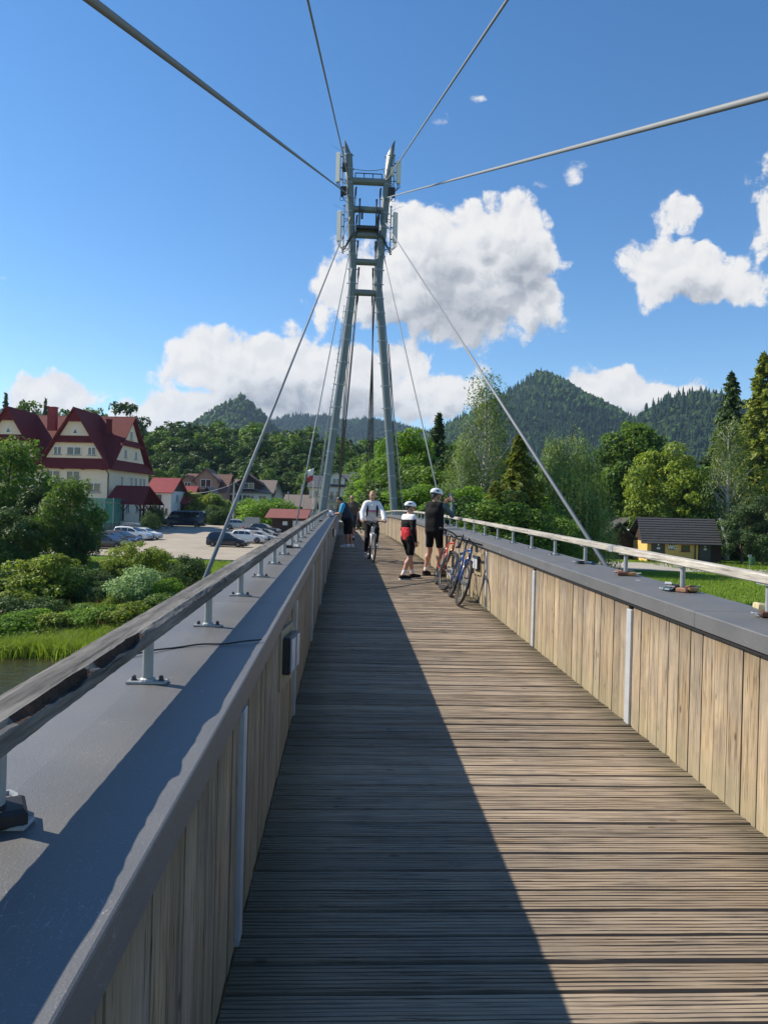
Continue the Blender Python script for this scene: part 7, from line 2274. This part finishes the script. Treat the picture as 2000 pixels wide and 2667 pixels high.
# helmet on the parapet in front of the stout man
hp = (XL - 0.14 + xoff(23.0), 23.0, zcap(23.0) + 0.006)
hm = thing('cycle_helmet', 'white cycle helmet in the hands of the stout man', 'helmet', hp)
solid('shell', [('e', (0, 0, .10), (.105, .145, .10), .02)], M['helmet_white'], hm, 0.009, [((0, 0, .045), (0, 0, -1))])
for t_ in (-.045, 0, .045): solid('vent', [('e', (t_, .02, .19 - abs(t_) * .4), (.014, .06, .02), .01)], M['black_plastic'], hm, 0.008)
mb = MB(); mb.tube([(-.09, 0, .05), (-.03, .02, .0), (.06, .04, .01), (.09, 0, .05)], 0.006, 5); mb.build('strap', M['black_plastic'], hm)
bag = thing('cloth_bag', 'small crumpled pale bag under the helmet on the left parapet', 'bag', (hp[0] + 0.02, 22.75, zcap(22.75) + 0.006))
solid('pouch', [('e', (0, 0, .035), (.12, .09, .045)), ('e', (.05, .05, .05), (.06, .07, .04)), ('e', (-.06, -.03, .05), (.05, .05, .05))], pm('bag_lilac', (0.42, 0.36, 0.40), 0.8, 0.2, 20), bag, 0.009, [((0, 0, 0.002), (0, 0, -1))])
# child on a small bicycle far along the deck, tiny in the picture
cx, cy_ = 0.62, 36.5
bike('small dark bicycle of the child beyond the crest', on_deck(cx, cy_), R(165), 'paint_black', R_=0.28, sh=0.7, basic=True)
person('child in striped top on a small dark bicycle beyond the crest', on_deck(cx, cy_), R(165), 1.25,
    dict(hipL=(-.09, -.26, 1.04), hipR=(.09, -.26, 1.04), kneeL=(-.115, .16, .85), kneeR=(.115, .06, .68), ankL=(-.125, .1, .46), ankR=(.125, -.02, .30), toeL=(-.135, .24, .40), toeR=(.14, .14, .24),
         waist=(0, -.2, 1.18), chest=(0, -.10, 1.38), neck=(0, -.04, 1.54), head=(0, .01, 1.71), shL=(-.17, -.06, 1.49), shR=(.17, -.06, 1.49), elL=(-.27, .2, 1.30), elR=(.27, .2, 1.30), wrL=(-.28, .45, 1.2), wrR=(.28, .45, 1.2)),
    dict(face=(0, 1, 0), group='people on the footbridge', clothes=[('shirt', 'cloth_white', 'top', (0.9, 0.02, -.05)), ('stripe', 'cloth_black', 'band', (0.0, 0.026, .1, .15)), ('stripe', 'cloth_black', 'band', (0.0, 0.026, .22, .27)), ('stripe', 'cloth_black', 'band', (0.0, 0.026, .34, .39)), ('trousers', 'cloth_black', 'shorts', (1.5, 0.012, 0.06)), ('hair', 'hair_blond', 'hair', 0.0)]))
# pedestrian and bicycles in the car park
p = at_z(411, 1369, -1.9)
person('person in pale top standing beside the black van', (p.x, p.y, gz(p.x, p.y) + 0.035), R(30), 1.72, {}, dict(clothes=[('shirt', 'cloth_cream', 'top', (0.8, 0.016, -.05)), ('trousers', 'cloth_khaki', 'shorts', (1.5, 0.02, 0.06)), ('hair', 'hair_dark', 'hair', 0)]))
for u, v, rz, lb in ((426, 1375, 80, 'bicycle standing in the hotel shadow near the pedestrian'), (448, 1377, 95, 'second bicycle standing right of the first in the hotel shadow')):
    q = at_z(u, v, -2.1); q = at_z(u, v, gz(q.x, q.y) + 0.03)
    bike(lb, (q.x, q.y, gz(q.x, q.y) + 0.035), R(rz), 'paint_black', lean=R(5), basic=True)

# ------------------------------------------------------------------ padlocks at the rail posts, lamps, small things on the parapets
for nm, c in (('lock_brass', (0.30, 0.17, 0.06)), ('lock_rust', (0.13, 0.055, 0.03)), ('lock_dark', (0.03, 0.03, 0.035)), ('lock_copper', (0.40, 0.20, 0.12)), ('lock_blue', (0.03, 0.09, 0.15)), ('lock_steel', (0.5, 0.5, 0.5)), ('lock_cream', (0.6, 0.52, 0.30))):
    pm(nm, c, 0.45, 0.3, 40, 0.35)
def padlock(label, x, y, col, s, rx, rz, h=0.0, group='padlocks at the rail posts'):
    z = zcap(y) + 0.007
    root = thing('padlock', label, 'padlock', (x + xoff(y), y, z + h))
    if group: root['group'] = group
    root.rotation_euler = (rx, 0, rz)
    mb = MB(); mb.box((0, 0, 0.011 * s), (0.044 * s, 0.040 * s, 0.020 * s), bev=0.004 * s); mb.build('lock_body', M[col], root)
    mb = MB(); mb.tube([(-0.014 * s, 0.018 * s, 0.011 * s), (-0.015 * s, 0.036 * s, 0.011 * s), (-0.009 * s, 0.047 * s, 0.011 * s), (0.009 * s, 0.047 * s, 0.011 * s), (0.015 * s, 0.036 * s, 0.011 * s), (0.014 * s, 0.018 * s, 0.011 * s)], 0.0035 * s, 6); mb.build('shackle', M['galv'], root)
    return root
cols = {'lock_brass': 'brass', 'lock_rust': 'rusty brown', 'lock_dark': 'black', 'lock_copper': 'copper', 'lock_blue': 'blue', 'lock_steel': 'steel', 'lock_cream': 'cream'}
prr = random.Random(9)
def bunch(where, xp, y, items):
    for i, (col, dx, dy, s, h) in enumerate(items):
        padlock(f'{cols[col]} padlock {where}', xp + dx, y + dy, col, s, prr.uniform(-0.25, 0.25), prr.uniform(-3, 3), h)
bunch('in the large bunch at the near right rail post', 2.392, 4.93, [('lock_copper', -.03, -.055, 1.5, 0), ('lock_dark', -.06, .02, 1.6, .01), ('lock_brass', .05, -.05, 1.5, 0.0), ('lock_rust', .07, .03, 1.6, .005), ('lock_blue', -.10, .0, 1.3, 0), ('lock_steel', -.075, .05, 1.1, .035)])
bunch('in the bunch at the second right rail post', 2.392, 5.96, [('lock_rust', -.05, -.05, 1.6, 0), ('lock_brass', .04, -.05, 1.5, 0), ('lock_dark', .06, .05, 1.5, .005), ('lock_copper', -.04, .05, 1.4, .01)])
bunch('in the small pile at the third right rail post', 2.392, 6.99, [('lock_dark', -.06, -.03, 1.5, 0), ('lock_steel', -.02, .06, 1.3, .0), ('lock_blue', .05, -.04, 1.2, 0)])
bunch('at the right rail post on the picture edge', 2.392, 3.90, [('lock_rust', -.05, -.06, 1.5, 0), ('lock_copper', .02, -.07, 1.5, 0), ('lock_cream', .0, .055, 2.0, .02)])
bunch('in the distant pile near the man with the phone', 2.392, 16.28, [('lock_rust', -.06, -.05, 1.8, 0), ('lock_steel', .0, -.07, 1.8, 0), ('lock_dark', .07, .03, 1.8, 0)])
bunch('lying by a middle post of the left handrail', -0.624, 8.215, [('lock_dark', -.03, -.05, 1.6, 0), ('lock_steel', .06, -.04, 1.5, .004), ('lock_brass', .0, .06, 1.4, 0)])
padlock('big black padlock at the nearest left post', -0.624 + 0.015, 1.32, 'lock_dark', 1.7, 0.1, 0.5, 0.004)
padlock('black padlock far along the left handrail', -0.624, 17.08, 'lock_dark', 1.8, 0.1, 0.5)
# bulkhead deck lamps on the boards
def lamp(label, side, y, z):
    s = 1 if side == 'L' else -1
    x = (XL if side == 'L' else XR) + xoff(y)
    root = thing('deck_lamp', label, 'lamp', (x + s * 0.004, y, zdeck(y) + z), -s * R(6), 'lamps on the parapet boards')
    mb = MB(); mb.box((s * 0.012, 0, -0.02), (0.024, 0.36, 0.34), bev=0.003); mb.build('back_board', M['board_wood'], root)
    mb = MB(); mb.box((s * 0.048, 0, 0), (0.04, 0.27, 0.21), bev=0.006); hs_ = mb.build('housing', M['dark_metal'], root)
    mb = MB(); mb.box((s * 0.071, 0, 0), (0.010, 0.245, 0.185), bev=0.003); mb.build('lens', pm('lamp_lens', (0.52, 0.54, 0.55), 0.25, 0.15, 14), hs_)
    mb = MB(); mb.box((s * 0.079, 0, 0), (0.006, 0.014, 0.20)); mb.build('guard_bar', M['galv'], hs_)
lamp('deck lamp on the shaded left boards near the camera', 'L', 4.15, 0.68)
lamp('deck lamp on the sunlit right boards behind the blue bicycle', 'R', 10.9, 0.62)
lamp('small deck lamp on the right boards left of the boy', 'R', 23.2, 0.66)
lamp('dark deck lamp on the left boards beside the stout man', 'L', 18.6, 0.66)
# thin black cable taped across the left cap
pts = []
for k in range(25):
    t = k / 24
    x = XL - 0.46 + 0.47 * t
    y = 2.62 + 0.42 * t + 0.05 * math.sin(t * 5)
    pts.append((x, y, zcap(y) + 0.010 + 0.004 * math.sin(t * 9) ** 2))
mb = MB(); mb.tube(pts, 0.0035, 6)
tag(mb.build('thin_cable', M['dark_cable']), 'thin black cable lying across the left parapet cap', 'cable')
# ------------------------------------------------------------------ the air: thin even haze over the valley
hzm = bpy.data.materials.new('haze'); hzm.use_nodes = True
hzm.node_tree.nodes.clear()
Hn = NT(hzm.node_tree)
ho = Hn.n('ShaderNodeOutputMaterial')
hv = Hn.n('ShaderNodeVolumePrincipled', ins={'Color': (0.50, 0.70, 1.0, 1), 'Density': 0.00009, 'Anisotropy': 0.25})
Hn.link(hv.outputs[0], ho.inputs['Volume'])
mb = MB(); mb.box((0, 1640, 165), (7400, 3900, 345))
tag(mb.build('haze', hzm), 'thin bluish haze over the valley', 'haze', kind='stuff')
